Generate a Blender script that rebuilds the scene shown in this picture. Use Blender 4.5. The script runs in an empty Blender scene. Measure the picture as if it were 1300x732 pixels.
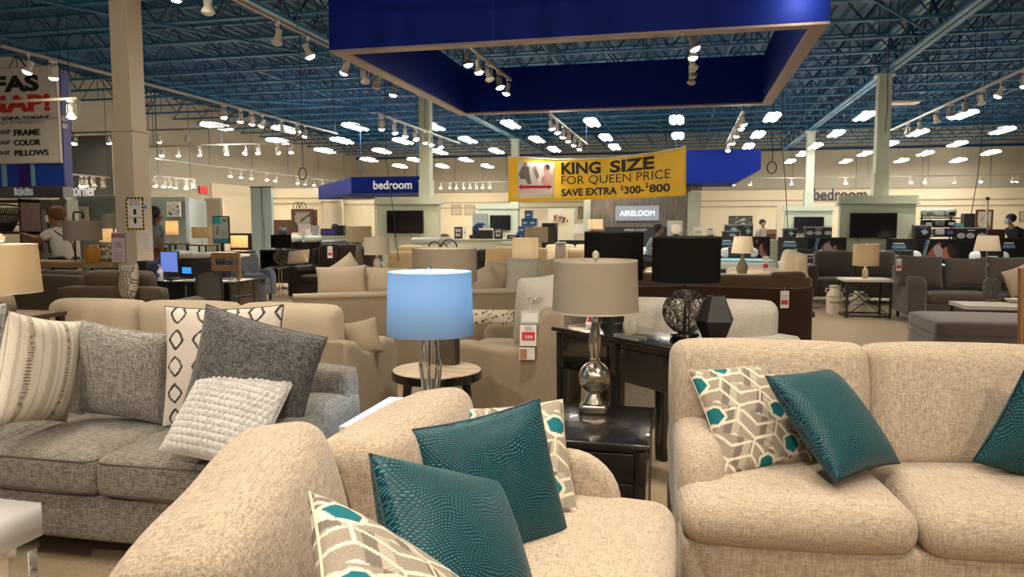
import bpy, bmesh, math, random
import numpy as np
from mathutils import Vector, Matrix, Euler
random.seed(7); DEBUG = False
R = math.radians
SC = bpy.context.scene
COL = SC.collection

# ------------------------------------------------------------------ camera
F = 940.0; CX = 650.0; CY = 366.0; CAMZ = 1.5
YAW = R(13.13); PITCH = R(4.93)
cam_d = bpy.data.cameras.new('camera'); cam = bpy.data.objects.new('camera', cam_d); COL.objects.link(cam)
cam.location = (0, 0, CAMZ); cam.rotation_euler = (R(90) - PITCH, 0, YAW)
cam_d.sensor_width = 36; cam_d.lens = 36 * F / 1300; cam_d.clip_start = 0.02; cam_d.clip_end = 200
SC.camera = cam

# ------------------------------------------------------------------ world and exposure
w = bpy.data.worlds.new('world'); SC.world = w; w.use_nodes = True
bg = w.node_tree.nodes['Background']; bg.inputs[0].default_value = (1.0, .86, .70, 1); bg.inputs[1].default_value = 0.16
SC.view_settings.view_transform = 'Standard'
try: SC.view_settings.look = 'None'
except Exception: pass
SC.view_settings.exposure = 1.8; SC.view_settings.gamma = 1.0; SC.view_settings.use_curve_mapping = False
SPOT_W = 100.0        # watts of one halogen track spot
TUBE_E = 13.0         # emission of the high-bay tubes
BULB_E = 60.0        # emission of a halogen face
WARM = (1.0, .86, .68)

# a point of the room from a pixel of the photograph and one known coordinate
_f = Vector((-math.sin(YAW) * math.cos(PITCH), math.cos(YAW) * math.cos(PITCH), -math.sin(PITCH)))
_r = Vector((math.cos(YAW), math.sin(YAW), 0)); _u = _r.cross(_f)
def ray(px, py): return _f * F + _r * (px - CX) + _u * (CY - py)
_h = Vector((-math.sin(YAW), math.cos(YAW), 0))
def W(px, py, X=None, Y=None, Z=None, D=None):
    r = ray(px, py)
    if X is not None: t = X / r.x
    elif Y is not None: t = Y / r.y
    elif Z is not None: t = (Z - CAMZ) / r.z
    else: t = D / r.dot(_h)
    return Vector((0, 0, CAMZ)) + r * t
def XZ(px0, py0, px1, py1, Y):
    pm = (py0 + py1) / 2; xm = (px0 + px1) / 2
    return W(px0, pm, Y=Y).x, W(px1, pm, Y=Y).x, W(xm, py1, Y=Y).z, W(xm, py0, Y=Y).z   # x0,x1,z0,z1

# ------------------------------------------------------------------ materials
MATS = {}
def _new(name):
    m = bpy.data.materials.new(name); m.use_nodes = True
    return m, m.node_tree, m.node_tree.nodes, m.node_tree.links, m.node_tree.nodes['Principled BSDF']
def sset(b, k, v):
    if k in b.inputs: b.inputs[k].default_value = v
def plain(name, c, rough=.6, metal=0, emit=None, es=0, trans=0, bump=0, bscale=40, alpha=1, coat=0, var=0):
    if name in MATS: return MATS[name]
    m, nt, N, L, b = _new(name)
    b.inputs['Base Color'].default_value = (*c, 1); b.inputs['Roughness'].default_value = rough
    b.inputs['Metallic'].default_value = metal
    sset(b, 'Transmission Weight', trans); sset(b, 'Coat Weight', coat)
    if emit: b.inputs['Emission Color'].default_value = (*emit, 1); b.inputs['Emission Strength'].default_value = es
    if bump or var:
        t = N.new('ShaderNodeTexCoord'); n = N.new('ShaderNodeTexNoise'); n.inputs['Scale'].default_value = bscale; n.inputs['Detail'].default_value = 4
        L.new(t.outputs['Object'], n.inputs['Vector'])
        if bump:
            bp = N.new('ShaderNodeBump'); bp.inputs['Strength'].default_value = bump; bp.inputs['Distance'].default_value = .01
            L.new(n.outputs[0], bp.inputs['Height']); L.new(bp.outputs[0], b.inputs['Normal'])
        if var:
            mx = N.new('ShaderNodeMixRGB'); mx.inputs[1].default_value = (*[x * (1 - var) for x in c], 1); mx.inputs[2].default_value = (*[min(1, x * (1 + var)) for x in c], 1)
            L.new(n.outputs[0], mx.inputs[0]); L.new(mx.outputs[0], b.inputs['Base Color'])
    MATS[name] = m; return m
def weave(name, c1, c2, scale=1.0, bump=.35, sheen=.2, rough=.9, contrast=.28, big=.12):
    """linen / tweed: two crossed thread noises"""
    if name in MATS: return MATS[name]
    m, nt, N, L, b = _new(name)
    b.inputs['Roughness'].default_value = rough; sset(b, 'Sheen Weight', sheen); sset(b, 'Specular IOR Level', .2)
    t = N.new('ShaderNodeTexCoord'); outs = []
    for k, sc in enumerate(((46, 400, 400), (400, 46, 400), (400, 400, 46))):
        mp = N.new('ShaderNodeMapping'); mp.inputs['Scale'].default_value = tuple(s * scale * .8 for s in sc)
        n = N.new('ShaderNodeTexNoise'); n.inputs['Scale'].default_value = 1.0; n.inputs['Detail'].default_value = 2; n.inputs['Roughness'].default_value = .5
        L.new(t.outputs['Object'], mp.inputs[0]); L.new(mp.outputs[0], n.inputs['Vector']); outs.append(n.outputs[0])
    a = N.new('ShaderNodeMath'); a.operation = 'ADD'; L.new(outs[0], a.inputs[0]); L.new(outs[1], a.inputs[1])
    a2 = N.new('ShaderNodeMath'); a2.operation = 'ADD'; L.new(a.outputs[0], a2.inputs[0]); L.new(outs[2], a2.inputs[1])
    mr = N.new('ShaderNodeMapRange'); mr.inputs[1].default_value = 1.5 - contrast; mr.inputs[2].default_value = 1.5 + contrast
    L.new(a2.outputs[0], mr.inputs[0])
    mx = N.new('ShaderNodeMixRGB'); mx.inputs[1].default_value = (*c1, 1); mx.inputs[2].default_value = (*c2, 1)
    L.new(mr.outputs[0], mx.inputs[0])
    n2 = N.new('ShaderNodeTexNoise'); n2.inputs['Scale'].default_value = 5; L.new(t.outputs['Object'], n2.inputs['Vector'])
    mr2 = N.new('ShaderNodeMapRange'); mr2.inputs[3].default_value = 1 - big; mr2.inputs[4].default_value = 1 + big; L.new(n2.outputs[0], mr2.inputs[0])
    hs = N.new('ShaderNodeHueSaturation'); L.new(mr2.outputs[0], hs.inputs['Value']); L.new(mx.outputs[0], hs.inputs['Color'])
    L.new(hs.outputs[0], b.inputs['Base Color'])
    bp = N.new('ShaderNodeBump'); bp.inputs['Strength'].default_value = bump; bp.inputs['Distance'].default_value = .003
    L.new(a2.outputs[0], bp.inputs['Height']); L.new(bp.outputs[0], b.inputs['Normal'])
    MATS[name] = m; return m
def wood(name, c1, c2, rough=.5, axis='X', scale=6):
    if name in MATS: return MATS[name]
    m, nt, N, L, b = _new(name); b.inputs['Roughness'].default_value = rough
    t = N.new('ShaderNodeTexCoord'); mp = N.new('ShaderNodeMapping')
    s = [scale * 6] * 3; s['XYZ'.index(axis)] = scale * .5; mp.inputs['Scale'].default_value = s
    n = N.new('ShaderNodeTexNoise'); n.inputs['Scale'].default_value = 1; n.inputs['Detail'].default_value = 5; n.inputs['Distortion'].default_value = .4
    L.new(t.outputs['Object'], mp.inputs[0]); L.new(mp.outputs[0], n.inputs['Vector'])
    r = N.new('ShaderNodeValToRGB'); r.color_ramp.elements[0].position = .35; r.color_ramp.elements[1].position = .65
    r.color_ramp.elements[0].color = (*c1, 1); r.color_ramp.elements[1].color = (*c2, 1)
    L.new(n.outputs[0], r.inputs[0]); L.new(r.outputs[0], b.inputs['Base Color'])
    MATS[name] = m; return m
def shade_mat(name, c, tr=.5):
    """lamp shade cloth: lets the bulb's light through"""
    if name in MATS: return MATS[name]
    m, nt, N, L, b = _new(name); N.remove(b)
    d = N.new('ShaderNodeBsdfDiffuse'); d.inputs[0].default_value = (*c, 1)
    t = N.new('ShaderNodeBsdfTranslucent'); t.inputs[0].default_value = (*c, 1)
    x = N.new('ShaderNodeMixShader'); x.inputs[0].default_value = tr
    tc = N.new('ShaderNodeTexCoord'); mp = N.new('ShaderNodeMapping'); mp.inputs['Scale'].default_value = (60, 60, 600)
    n = N.new('ShaderNodeTexNoise'); n.inputs['Scale'].default_value = 1; bp = N.new('ShaderNodeBump'); bp.inputs['Strength'].default_value = .15; bp.inputs['Distance'].default_value = .002
    L.new(tc.outputs['Object'], mp.inputs[0]); L.new(mp.outputs[0], n.inputs['Vector']); L.new(n.outputs[0], bp.inputs['Height'])
    L.new(bp.outputs[0], d.inputs['Normal'])
    L.new(d.outputs[0], x.inputs[1]); L.new(t.outputs[0], x.inputs[2]); L.new(x.outputs[0], N['Material Output'].inputs[0])
    MATS[name] = m; return m
def printed(name, rough=.85, bump=.25, bscale=350, thread=True):
    """cloth or paper whose print is stored as the colour attribute Col"""
    if name in MATS: return MATS[name]
    m, nt, N, L, b = _new(name); b.inputs['Roughness'].default_value = rough; sset(b, 'Specular IOR Level', .2)
    a = N.new('ShaderNodeAttribute'); a.attribute_name = 'Col'
    t = N.new('ShaderNodeTexCoord'); n = N.new('ShaderNodeTexNoise'); n.inputs['Scale'].default_value = bscale; n.inputs['Detail'].default_value = 3
    L.new(t.outputs['Object'], n.inputs['Vector'])
    mr = N.new('ShaderNodeMapRange'); mr.inputs[1].default_value = .3; mr.inputs[2].default_value = .7; mr.inputs[3].default_value = .8 if thread else 1; mr.inputs[4].default_value = 1.15 if thread else 1
    L.new(n.outputs[0], mr.inputs[0]); hs = N.new('ShaderNodeHueSaturation'); L.new(mr.outputs[0], hs.inputs['Value']); L.new(a.outputs['Color'], hs.inputs['Color'])
    L.new(hs.outputs[0], b.inputs['Base Color'])
    bp = N.new('ShaderNodeBump'); bp.inputs['Strength'].default_value = bump; bp.inputs['Distance'].default_value = .002
    L.new(n.outputs[0], bp.inputs['Height']); L.new(bp.outputs[0], b.inputs['Normal'])
    MATS[name] = m; return m
def teal_mat():
    """teal jacquard with flowing rows of small raised scales (coordinates: pillow attribute uvp, metres)"""
    m, nt, N, L, b = _new('teal scale jacquard')
    a = N.new('ShaderNodeAttribute'); a.attribute_name = 'uvp'
    n1 = N.new('ShaderNodeTexNoise'); n1.inputs['Scale'].default_value = 7; n1.inputs['Detail'].default_value = 1.5
    L.new(a.outputs['Vector'], n1.inputs['Vector'])
    sub = N.new('ShaderNodeVectorMath'); sub.operation = 'SUBTRACT'; sub.inputs[1].default_value = (.5, .5, .5); L.new(n1.outputs['Color'], sub.inputs[0])
    sc = N.new('ShaderNodeVectorMath'); sc.operation = 'SCALE'; sc.inputs['Scale'].default_value = .095; L.new(sub.outputs[0], sc.inputs[0])
    ad = N.new('ShaderNodeVectorMath'); ad.operation = 'ADD'; L.new(a.outputs['Vector'], ad.inputs[0]); L.new(sc.outputs[0], ad.inputs[1])
    br = N.new('ShaderNodeTexBrick'); L.new(ad.outputs[0], br.inputs['Vector'])
    br.inputs['Color1'].default_value = (.012, .15, .19, 1); br.inputs['Color2'].default_value = (.020, .23, .275, 1); br.inputs['Mortar'].default_value = (.003, .02, .035, 1)
    br.inputs['Scale'].default_value = 1; br.inputs['Mortar Size'].default_value = .0026; br.inputs['Mortar Smooth'].default_value = .6
    br.inputs['Brick Width'].default_value = .0088; br.inputs['Row Height'].default_value = .0068; br.inputs['Bias'].default_value = 0
    L.new(br.outputs['Color'], b.inputs['Base Color']); b.inputs['Roughness'].default_value = .42; sset(b, 'Sheen Weight', .05)
    sset(b, 'Specular IOR Level', .3)
    bp = N.new('ShaderNodeBump'); bp.invert = True; bp.inputs['Strength'].default_value = .7; bp.inputs['Distance'].default_value = .002
    L.new(br.outputs['Fac'], bp.inputs['Height']); L.new(bp.outputs[0], b.inputs['Normal'])
    return m

LINEN = weave('beige linen weave', (.30, .24, .18), (.58, .48, .37), .75, contrast=.28, big=.03)
TWEED = weave('grey tweed weave', (.085, .076, .066), (.26, .235, .205), .7, contrast=.2, bump=.5, big=.04)
TWEED2 = weave('charcoal chenille weave', (.045, .045, .048), (.17, .165, .165), .6, contrast=.2, bump=.6, big=.05)
GREYP = weave('mid grey pillow weave', (.14, .13, .122), (.36, .34, .32), .55, contrast=.2, bump=.5, big=.05)
CREAM = weave('cream upholstery', (.42, .345, .25), (.52, .43, .32), 1.2, contrast=.4)
KHAKI = weave('khaki upholstery', (.27, .215, .15), (.36, .295, .21), 1.2, contrast=.4)
IVORY = weave('ivory upholstery', (.62, .53, .38), (.74, .64, .48), 1.0, contrast=.4)
YBEIGE = weave('straw upholstery', (.52, .40, .22), (.62, .50, .30), 1.0, contrast=.4)
GREIGE = weave('pale grey upholstery', (.42, .39, .34), (.60, .56, .50), .8)
TAUPE = weave('taupe microfibre', (.080, .062, .055), (.118, .092, .080), 1.0, contrast=.4, sheen=.5)
BROWN = weave('brown microfibre', (.026, .010, .005), (.045, .019, .009), .6, contrast=.4, sheen=.5)
OLIVE = weave('olive brown hide', (.048, .034, .020), (.085, .064, .040), .4, contrast=.5, sheen=.1, rough=.55, bump=.1)
NAVYF = weave('navy upholstery', (.012, .013, .028), (.03, .03, .05), 1)
BLUEGR = weave('blue grey velvet', (.13, .16, .22), (.2, .24, .31), 1)
TEAL = teal_mat()
PRINT = printed('printed cloth'); PAPER = printed('printed board', .5, 0, 10, False)
BLACKW = plain('black lacquered wood', (.008, .007, .007), .22, coat=.5)
BLACKM = plain('matt black', (.012, .011, .010), .5)
DARKF = plain('dark plastic foot', (.02, .016, .012), .5)
STEEL = plain('brushed nickel', (.52, .46, .38), .24, 1)
CHROME = plain('polished chrome', (.75, .76, .8), .08, 1)
GOLD = plain('champagne metal', (.6, .45, .24), .3, 1)
GLASS = plain('clear glass', (.9, .95, .95), .02, trans=1)
ACRYL = plain('clear acrylic', (.95, .95, .95), .03, trans=1)
WHITE = plain('white lacquer', (.66, .65, .67), .18)
WHITEP = plain('white paint', (.72, .69, .63), .4)
PAPERW = plain('white card', (.80, .77, .76), .5)
RED = plain('red print', (.62, .03, .06), .5)
BLACKT = plain('black print', (.012, .012, .012), .5)
SCREEN = plain('dark screen', (.012, .010, .014), .12)
LIGHTW = plain('lit white letters', (.9, .9, .9), .5, emit=(1, 1, 1), es=.45)
BULB = plain('glowing halogen face', (1, .9, .8), .4, emit=(1, .86, .66), es=BULB_E)
TUBE = plain('glowing fluorescent lens', (1, 1, 1), .4, emit=(1, .97, .90), es=TUBE_E)
FIXT = plain('ivory enamelled metal', (.62, .57, .50), .35)
FIXT2 = plain('brushed grey rail', (.33, .30, .26), .4)

# ------------------------------------------------------------------ mesh helpers
class MB:
    def __init__(s): s.v = []; s.f = []
    def add(s, v, f, M=None):
        k = len(s.v)
        s.v += [tuple(M @ Vector(p)) for p in v] if M is not None else [tuple(p) for p in v]
        s.f += [tuple(i + k for i in q) for q in f]; return s
    def box(s, x0, x1, y0, y1, z0, z1, M=None):
        v = [(x, y, z) for x in (x0, x1) for y in (y0, y1) for z in (z0, z1)]
        return s.add(v, [(0, 1, 3, 2), (4, 6, 7, 5), (0, 4, 5, 1), (2, 3, 7, 6), (0, 2, 6, 4), (1, 5, 7, 3)], M)
    def tube(s, pts, r, n=8, cap=True, closed=False, M=None):
        P = [Vector(p) for p in pts]; rr = r if isinstance(r, (list, tuple)) else [r] * len(P); v = []; f = []; m = len(P)
        up = None
        for i, p in enumerate(P):
            t = (P[(i + 1) % m] - P[i - 1]) if closed else (P[min(i + 1, m - 1)] - P[max(i - 1, 0)])
            t.normalize()
            if up is None:
                up = Vector((0, 0, 1)) if abs(t.z) < .9 else Vector((1, 0, 0))
            a = t.cross(up)
            if a.length < 1e-4: a = t.orthogonal()
            a.normalize(); b = a.cross(t).normalized(); up = b
            for k in range(n):
                q = 2 * math.pi * k / n; v.append(p + a * (math.cos(q) * rr[i]) + b * (math.sin(q) * rr[i]))
        for i in range(m if closed else m - 1):
            j = (i + 1) % m
            for k in range(n):
                f.append((i * n + k, i * n + (k + 1) % n, j * n + (k + 1) % n, j * n + k))
        if cap and not closed:
            f.append(tuple(range(n))[::-1]); f.append(tuple(range((m - 1) * n, m * n)))
        return s.add(v, f, M)
    def lathe(s, prof, n=24, M=None, cap=True):
        v = []; f = []; m = len(prof)
        for r, z in prof:
            for k in range(n):
                a = 2 * math.pi * k / n; v.append((r * math.cos(a), r * math.sin(a), z))
        for i in range(m - 1):
            for k in range(n): f.append((i * n + k, i * n + (k + 1) % n, (i + 1) * n + (k + 1) % n, (i + 1) * n + k))
        if cap: f.append(tuple(range(n))[::-1]); f.append(tuple(range((m - 1) * n, m * n)))
        return s.add(v, f, M)
    def ball(s, c, r, n=12, m=8, sc=(1, 1, 1)):
        pr = [(max(1e-4, math.sin(math.pi * i / m)) * r, -math.cos(math.pi * i / m) * r) for i in range(m + 1)]
        return s.lathe(pr, n, Matrix.Translation(c) @ Matrix.Diagonal((*sc, 1)))
    def prism(s, poly, axis, t0, t1, bev=0, seg=3):
        """2D outline extruded along axis (0,1,2)"""
        bm = bmesh.new(); ax = [i for i in range(3) if i != axis]
        def pt(p, t): q = [0, 0, 0]; q[ax[0]], q[ax[1]] = p; q[axis] = t; return q
        a = [bm.verts.new(pt(p, t0)) for p in poly]; b = [bm.verts.new(pt(p, t1)) for p in poly]
        fa = bm.faces.new(a); fb = bm.faces.new(b[::-1]); n = len(poly)
        for i in range(n): bm.faces.new((a[i], b[i], b[(i + 1) % n], a[(i + 1) % n]))
        bmesh.ops.recalc_face_normals(bm, faces=bm.faces)
        if bev: bmesh.ops.bevel(bm, geom=list(fa.edges) + list(fb.edges), offset=bev, segments=seg, affect='EDGES', profile=.5, clamp_overlap=True)
        bm.verts.index_update(); v = [x.co[:] for x in bm.verts]; f = [tuple(q.index for q in x.verts) for x in bm.faces]; bm.free()
        return s.add(v, f)
    def mesh(s, name, smooth=False):
        me = bpy.data.meshes.new(name); me.from_pydata([tuple(p) for p in s.v], [], s.f)
        bm = bmesh.new(); bm.from_mesh(me); bmesh.ops.recalc_face_normals(bm, faces=bm.faces); bm.to_mesh(me); bm.free()
        if smooth:
            me.polygons.foreach_set('use_smooth', [True] * len(me.polygons))
            try: me.set_sharp_from_angle(angle=R(42 if smooth is True else smooth))
            except Exception: pass
        return me
    def obj(s, name, mat, parent=None, smooth=False, bevel=0, label=None):
        o = link(name, s.mesh(name, smooth), mat, parent)
        if bevel:
            b = o.modifiers.new('bevel', 'BEVEL'); b.width = bevel; b.segments = 2; b.limit_method = 'ANGLE'; b.angle_limit = R(40)
        if label: o['label'] = label
        return o
def link(name, me, mat, parent=None):
    o = bpy.data.objects.new(name, me); COL.objects.link(o)
    if mat and not me.materials: me.materials.append(mat)
    if parent: o.parent = parent
    return o
def tag(o, label, cat, group=None, kind=None):
    if label: o['label'] = label
    if cat: o['category'] = cat
    if group: o['group'] = group
    if kind: o['kind'] = kind
    return o
def thing(name, label, cat, loc=(0, 0, 0), rz=0, group=None):
    o = bpy.data.objects.new(name, None); COL.objects.link(o); o.location = loc; o.rotation_euler = (0, 0, rz); o.empty_display_size = .1
    return tag(o, label, cat, group)
def struct(o): o['kind'] = 'structure'; return o
def copy_tree(o, parent=None):
    c = o.copy(); COL.objects.link(c); c.parent = parent
    for ch in list(o.children): copy_tree(ch, c)
    return c
def dup(o, loc, rz, label, group=None):
    c = copy_tree(o); c.location = loc; c.rotation_euler = (0, 0, rz); c['label'] = label
    if group: c['group'] = group
    return c
def bx(name, x0, x1, y0, y1, z0, z1, mat, parent=None, bevel=0, label=None):
    return MB().box(x0, x1, y0, y1, z0, z1).obj(name, mat, parent, bevel=bevel, label=label)

_ct = {}
def cushion_mesh(name, sx, sy, sz, r, bulge=(0, 0, 0), n=14, wr=0, seed=0):
    """rounded upholstery block centred on 0, crowned by bulge; wr = soft wrinkles"""
    v = {}; V = []; Fc = []
    def key(p): return (round(p[0], 5), round(p[1], 5), round(p[2], 5))
    def vid(p):
        k = key(p)
        if k not in v: v[k] = len(V); V.append(p)
        return v[k]
    g = [-1 + 2 * i / n for i in range(n + 1)]
    g = [math.copysign(abs(x) ** .75, x) for x in g]
    for ax in range(3):
        o = [i for i in range(3) if i != ax]
        for sgn in (-1, 1):
            for i in range(n):
                for j in range(n):
                    q = []
                    for a, b in ((i, j), (i + 1, j), (i + 1, j + 1), (i, j + 1)):
                        p = [0, 0, 0]; p[ax] = sgn; p[o[0]] = g[a]; p[o[1]] = g[b]; q.append(vid(tuple(p)))
                    Fc.append(tuple(q))
    P = np.array(V, float); H = np.array([sx / 2, sy / 2, sz / 2]); r = min(r, H.min() * .98)
    Q = P * H; I = np.clip(Q, -(H - r), H - r); Dv = Q - I; ln = np.linalg.norm(Dv, axis=1, keepdims=True); ln[ln < 1e-9] = 1
    Q = I + Dv / ln * r
    u = Q / H
    for k in range(3):
        a, b = [i for i in range(3) if i != k]
        Q[:, k] += bulge[k] * u[:, k] * np.clip(1 - u[:, a] ** 2, 0, 1) ** .6 * np.clip(1 - u[:, b] ** 2, 0, 1) ** .6
    if wr:
        rng = np.random.RandomState(seed); Z = np.zeros(len(Q))
        for k in range(7):
            d = rng.randn(3); d *= rng.uniform(5, 16) / np.linalg.norm(d); Z += np.sin(Q @ d + rng.uniform(0, 6)) / 7
        Q += (u / np.linalg.norm(u, axis=1, keepdims=True)) * (Z * wr)[:, None]
    m = MB(); m.v = [tuple(p) for p in Q]; m.f = Fc
    me = m.mesh(name); me.polygons.foreach_set('use_smooth', [True] * len(me.polygons)); return me
def cushion(name, c, s, r, mat, parent, bulge=(0, 0, 0), n=14, rot=(0, 0, 0), wr=0, seed=0):
    o = link(name, cushion_mesh(name, *s, r, bulge, n, wr, seed), mat, parent); o.location = c; o.rotation_euler = rot; return o
def rrect(sx, sy, r, z, n=5):
    pts = []
    for cx, cy, a0 in ((sx / 2 - r, sy / 2 - r, 0), (-sx / 2 + r, sy / 2 - r, 90), (-sx / 2 + r, -sy / 2 + r, 180), (sx / 2 - r, -sy / 2 + r, 270)):
        for k in range(n + 1):
            a = R(a0 + 90 * k / n); pts.append((cx + r * math.cos(a), cy + r * math.sin(a), z))
    return pts
def pillow_mesh(name, w, h, t, n=40, func=None, relief=None, seed=0, wr=.006, pinch=.07):
    g = np.linspace(-1, 1, n + 1); g = np.sign(g) * (1 - (1 - np.abs(g)) ** 1.25)
    U, Vv = np.meshgrid(g, g, indexing='ij')
    rng = np.random.RandomState(seed + 11); Z = np.zeros_like(U)
    for k in range(8):
        a = rng.uniform(0, 6.28); fr = rng.uniform(2, 7); Z += np.sin(fr * (U * math.cos(a) + Vv * math.sin(a)) + rng.uniform(0, 6)) / 8
    env = np.clip((1 - U ** 2) * (1 - Vv ** 2), 0, 1)
    th = t / 2 * env ** .42
    X = w / 2 * U * (1 - pinch * (1 - Vv ** 2)); Y = h / 2 * Vv * (1 - pinch * (1 - U ** 2))
    fz = th + Z * wr * env ** .3 + (relief(X, Y) * env ** .2 if relief is not None else 0) * 1.0
    bz = -th + Z * wr * env ** .3
    edge = (np.abs(U) > .9999) | (np.abs(Vv) > .9999)
    fz = np.where(edge, Z * wr * .5, fz); bz = np.where(edge, fz, bz)
    N1 = (n + 1) ** 2; idx = np.arange(N1).reshape(n + 1, n + 1)
    bi = np.where(edge, idx, 0); inner = np.argwhere(~edge); bi[~edge] = N1 + np.arange(len(inner))
    V = np.concatenate([np.stack([X, Y, fz], -1).reshape(-1, 3), np.stack([X, Y, bz], -1)[~edge]])
    a, b, c, d = idx[:-1, :-1], idx[1:, :-1], idx[1:, 1:], idx[:-1, 1:]
    f1 = np.stack([a, b, c, d], -1).reshape(-1, 4)
    a, b, c, d = bi[:-1, :-1], bi[1:, :-1], bi[1:, 1:], bi[:-1, 1:]
    f2 = np.stack([d, c, b, a], -1).reshape(-1, 4)
    me = bpy.data.meshes.new(name); me.from_pydata(V.tolist(), [], np.concatenate([f1, f2]).tolist())
    me.polygons.foreach_set('use_smooth', [True] * len(me.polygons))
    at = me.attributes.new('uvp', 'FLOAT_VECTOR', 'POINT'); at.data.foreach_set('vector', V.astype(np.float32).ravel())
    if func is not None:
        C = func(V[:, 0], V[:, 1]); C = np.concatenate([C, np.ones((len(C), 1))], 1)
        ca = me.color_attributes.new('Col', 'FLOAT_COLOR', 'POINT'); ca.data.foreach_set('color', C.astype(np.float32).ravel())
    return me
def print_panel(name, w, h, func, nx, nz, mat, parent=None, t=.004):
    """flat printed board in the XZ plane facing -Y, origin at its lower left"""
    xs = np.linspace(0, w, nx + 1); zs = np.linspace(0, h, nz + 1); Xg, Zg = np.meshgrid(xs, zs, indexing='ij')
    V = np.stack([Xg, np.zeros_like(Xg), Zg], -1).reshape(-1, 3); idx = np.arange(len(V)).reshape(nx + 1, nz + 1)
    f = np.stack([idx[:-1, :-1], idx[1:, :-1], idx[1:, 1:], idx[:-1, 1:]], -1).reshape(-1, 4).tolist()
    k = len(V); V = V.tolist() + [[0, t, 0], [w, t, 0], [w, t, h], [0, t, h]]
    f += [[k + 3, k + 2, k + 1, k]]
    me = bpy.data.meshes.new(name); me.from_pydata(V, [], f)
    V = np.array(V); C = func(V[:, 0] / w, V[:, 2] / h); C = np.concatenate([C, np.ones((len(C), 1))], 1)
    ca = me.color_attributes.new('Col', 'FLOAT_COLOR', 'POINT'); ca.data.foreach_set('color', C.astype(np.float32).ravel())
    return link(name, me, mat, parent)
def text_mesh(s, bold=0, extrude=.002, shear=0):
    cu = bpy.data.curves.new('t', 'FONT'); cu.body = s; cu.extrude = extrude; cu.offset = bold; cu.shear = shear; cu.resolution_u = 4
    o = bpy.data.objects.new('t', cu); COL.objects.link(o); bpy.context.view_layer.update()
    me = bpy.data.meshes.new_from_object(o.evaluated_get(bpy.context.evaluated_depsgraph_get()))
    bpy.data.objects.remove(o); return me
def text(s, x0, x1, y, z0, z1, mat, parent=None, bold=0, name='lettering', thick=.01, slope=0):
    """lettering filling the rectangle x0..x1, z0..z1 on the plane y, read from -Y"""
    me = text_mesh(s, bold); co = np.empty(len(me.vertices) * 3); me.vertices.foreach_get('co', co); co = co.reshape(-1, 3)
    mn, mx = co.min(0), co.max(0); q = (co - mn) / np.maximum(mx - mn, 1e-6)
    out = np.stack([x0 + q[:, 0] * (x1 - x0), y - thick * (q[:, 2]), z0 + q[:, 1] * (z1 - z0) + slope * (x0 + q[:, 0] * (x1 - x0) - x0)], -1)
    me.vertices.foreach_set('co', out.ravel()); me.update(); me.name = name
    o = link(name, me, None, parent); o.data.materials.clear(); o.data.materials.append(mat); return o
def text_px(s, px0, py0, px1, py1, Y, mat, parent=None, bold=0, name='lettering', thick=.012):
    x0, x1, z0, z1 = XZ(px0, py0, px1, py1, Y)
    za = W(px0, (py0 + py1) / 2, Y=Y).z; zb = W(px1, (py0 + py1) / 2, Y=Y).z
    p = parent.location if parent else Vector()
    return text(s, x0 - p.x, x1 - p.x, Y - p.y, z0 - p.z, z1 - p.z, mat, parent, bold, name, thick)
def solve_square(P3, sab, sac, d0):
    """depths of a rectangle's corner and its two neighbours from their pixels and the two sides"""
    r = [np.array(ray(*p)) / F for p in P3]; d = np.array(d0, float)
    tgt = np.array([sab, sac, math.hypot(sab, sac)])
    def res(d):
        A, B, C = [r[i] * d[i] for i in range(3)]
        return np.concatenate([np.array([np.linalg.norm(A - B), np.linalg.norm(A - C), np.linalg.norm(B - C)]) - tgt, .02 * (d - np.array(d0))])
    lam = 1e-3; e = res(d)
    for it in range(200):
        J = np.zeros((6, 3))
        for k in range(3):
            dd = d.copy(); dd[k] += 1e-5; J[:, k] = (res(dd) - e) / 1e-5
        st = np.linalg.solve(J.T @ J + lam * np.eye(3), -J.T @ e); st = np.clip(st, -.1, .1); nd = d + st; ne = res(nd)
        if (ne ** 2).sum() < (e ** 2).sum(): d, e, lam = nd, ne, max(lam / 3, 1e-7)
        else: lam *= 4
    cam0 = Vector((0, 0, CAMZ)); P = [cam0 + Vector(r[i] * d[i]) for i in range(3)]
    return P, float((e[:3] ** 2).sum()) ** .5, d
def place_rect(o, P, push=0):
    A, B, C = P; x = (B - A).normalized(); y = (A - C); y = (y - x * y.dot(x)).normalized(); z = x.cross(y)
    c = (B + C) / 2 + z * push
    M = Matrix(((x.x, y.x, z.x, c.x), (x.y, y.y, z.y, c.y), (x.z, y.z, z.z, c.z), (0, 0, 0, 1)))
    o.matrix_world = M; return o
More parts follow.
